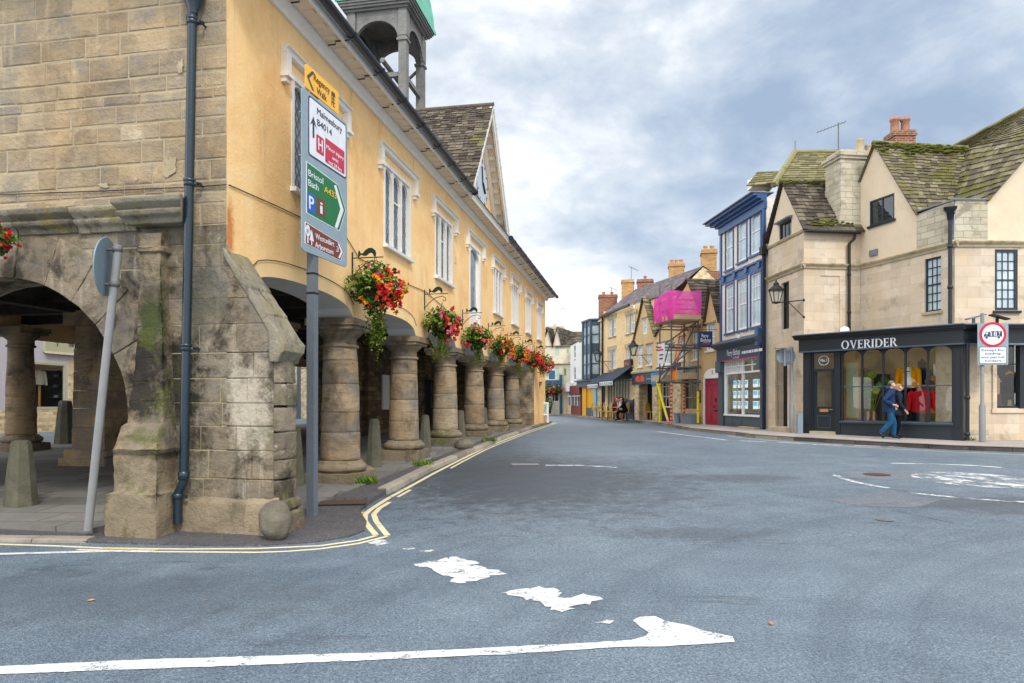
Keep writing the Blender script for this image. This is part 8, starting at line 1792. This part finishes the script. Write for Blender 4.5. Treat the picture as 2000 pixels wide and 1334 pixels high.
sitter(yl(1213.5,-.3),PI+.5,'seated person with black hair in a pale top at the middle of the café table','c_white','c_green','hairdark')
sitter(yl(1221.5,-1.3),PI-.1,'seated person in black with dark hair facing left at the café table end','c_black','c_black','hairdark',.08,True)
def tl(px,y): x=TF.x(px,y); return TF.w(x,y,road_z(0,40)+.122)
sitter(tl(1254,.9),-1.2,'dark haired person in grey sitting in the cottage porch','c_grey','c_grey','hairdark'); sitter(tl(1264,1.0),-1.9,'fair haired person in a pale top sitting in the cottage porch','c_white','c_navy','hairblond')
# ---------------------------------------------------------------- light, sky, camera
SUN_EL,SUN_AZ=math.radians(44),math.radians(158)   # azimuth clockwise from +y
w=bpy.data.worlds.new("World"); scene.world=w; w.use_nodes=True; nt=w.node_tree; nt.nodes.clear()
sky=nd(nt,'ShaderNodeTexSky',sky_type='NISHITA',sun_disc=False,sun_elevation=SUN_EL,sun_rotation=SUN_AZ,air_density=1.2,dust_density=1.5,ozone_density=1.5)
d=nd(nt,'ShaderNodeTexCoord').outputs['Generated']; s=nd(nt,'ShaderNodeSeparateXYZ',{0:d})
iz=math_(nt,'DIVIDE',1.0,math_(nt,'ADD',math_(nt,'MAXIMUM',s.outputs[2],0.0),.22))
pv=nd(nt,'ShaderNodeCombineXYZ',{0:math_(nt,'MULTIPLY',s.outputs[0],iz),1:math_(nt,'MULTIPLY',s.outputs[1],iz),2:0.3}).outputs[0]
pd=nd(nt,'ShaderNodeMapping',{'Vector':d,'Location':(.35,.2,.1),'Scale':(1.0,1.0,1.9)}).outputs[0]
n1=noise(nt,pd,3.1,9,.55,.35); n2=noise(nt,pd,7.5,8,.6,.3); n3=noise(nt,pd,20,6,.6,.2)
def blob(px,py,wd):
    v=Vector(((px-HX)/F,1,(HY-py)/F)).normalized()
    dt=nd(nt,'ShaderNodeVectorMath',{0:d,1:tuple(v)},operation='DOT_PRODUCT').outputs['Value']
    return step(nt,dt,math.cos(math.radians(wd)),1.0)
k=math_(nt,'ADD',math_(nt,'ADD',math_(nt,'MULTIPLY',n1,.95),math_(nt,'MULTIPLY',n2,.38)),math_(nt,'MULTIPLY',n3,.12)); k=math_(nt,'ADD',k,.005)
for px,py,wd,a in((1180,30,10,.09),(1070,240,9,.08),(1330,170,7,.07),(1040,470,8,.06),(1100,600,9,.05),(1560,260,24,-.09),(1880,100,22,-.06),(1200,330,9,-.05),(940,130,8,.05),(1150,150,6,-.05)):
    k=math_(nt,'ADD',k,math_(nt,'MULTIPLY',blob(px,py,wd),a))
col=ramp(nt,k,[(.46,G(154,172,196)),(.56,G(170,186,206)),(.64,G(189,201,216)),(.71,G(206,215,225)),(.78,G(228,233,239)),(.86,G(252,253,254))])
ng=nd(nt,'ShaderNodeRGBToBW',{0:col}).outputs[0]; nb=nd(nt,'ShaderNodeCombineColor',{0:ng,1:ng,2:math_(nt,'MULTIPLY',ng,1.0)}).outputs[0]
col=mix(nt,col,nb,math_(nt,'MULTIPLY',math_(nt,'MAXIMUM',step(nt,s.outputs[2],.50,.7),step(nt,s.outputs[1],.2,-.3)),.85))
# overcast sky: brighter overhead and behind the camera than at the horizon ahead
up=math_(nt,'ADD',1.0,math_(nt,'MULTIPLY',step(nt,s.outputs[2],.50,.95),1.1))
bk=math_(nt,'ADD',math_(nt,'ADD',1.0,math_(nt,'MULTIPLY',step(nt,s.outputs[1],.15,-.8),.6)),math_(nt,'MULTIPLY',step(nt,s.outputs[0],-.35,-.85),1.3))  # also added glow in the unseen left sky to lift the right-hand facades
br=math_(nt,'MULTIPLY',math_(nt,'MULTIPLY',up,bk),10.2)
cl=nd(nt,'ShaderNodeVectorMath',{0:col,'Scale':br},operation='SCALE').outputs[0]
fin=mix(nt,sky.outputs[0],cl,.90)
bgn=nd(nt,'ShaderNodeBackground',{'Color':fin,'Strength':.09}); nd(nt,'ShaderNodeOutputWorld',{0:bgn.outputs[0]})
sl=bpy.data.lights.new('sun','SUN'); sl.energy=1.5; sl.angle=math.radians(10); sl.color=(1,.95,.87); so=bpy.data.objects.new('sun',sl); COL.objects.link(so)
dv=Vector((math.sin(SUN_AZ)*math.cos(SUN_EL),math.cos(SUN_AZ)*math.cos(SUN_EL),math.sin(SUN_EL))); so.rotation_euler=dv.to_track_quat('Z','Y').to_euler(); so.location=(10,-10,30)
cam=bpy.data.cameras.new('camera'); cam.lens=F/2000*36; cam.sensor_width=36; cam.shift_y=(HY-667)/2000; cam.clip_start=.05; cam.clip_end=3000
co_=bpy.data.objects.new('camera',cam); COL.objects.link(co_); co_.location=(0,0,EYE); co_.rotation_euler=(PI/2,0,0); scene.camera=co_
vs_=scene.view_settings; vs_.view_transform='Standard'; vs_.look='None'; vs_.gamma=1; vs_.use_curve_mapping=False; vs_.exposure=0.48
scene.cycles.max_bounces=8; scene.cycles.transparent_max_bounces=12; scene.cycles.sample_clamp_indirect=6.0
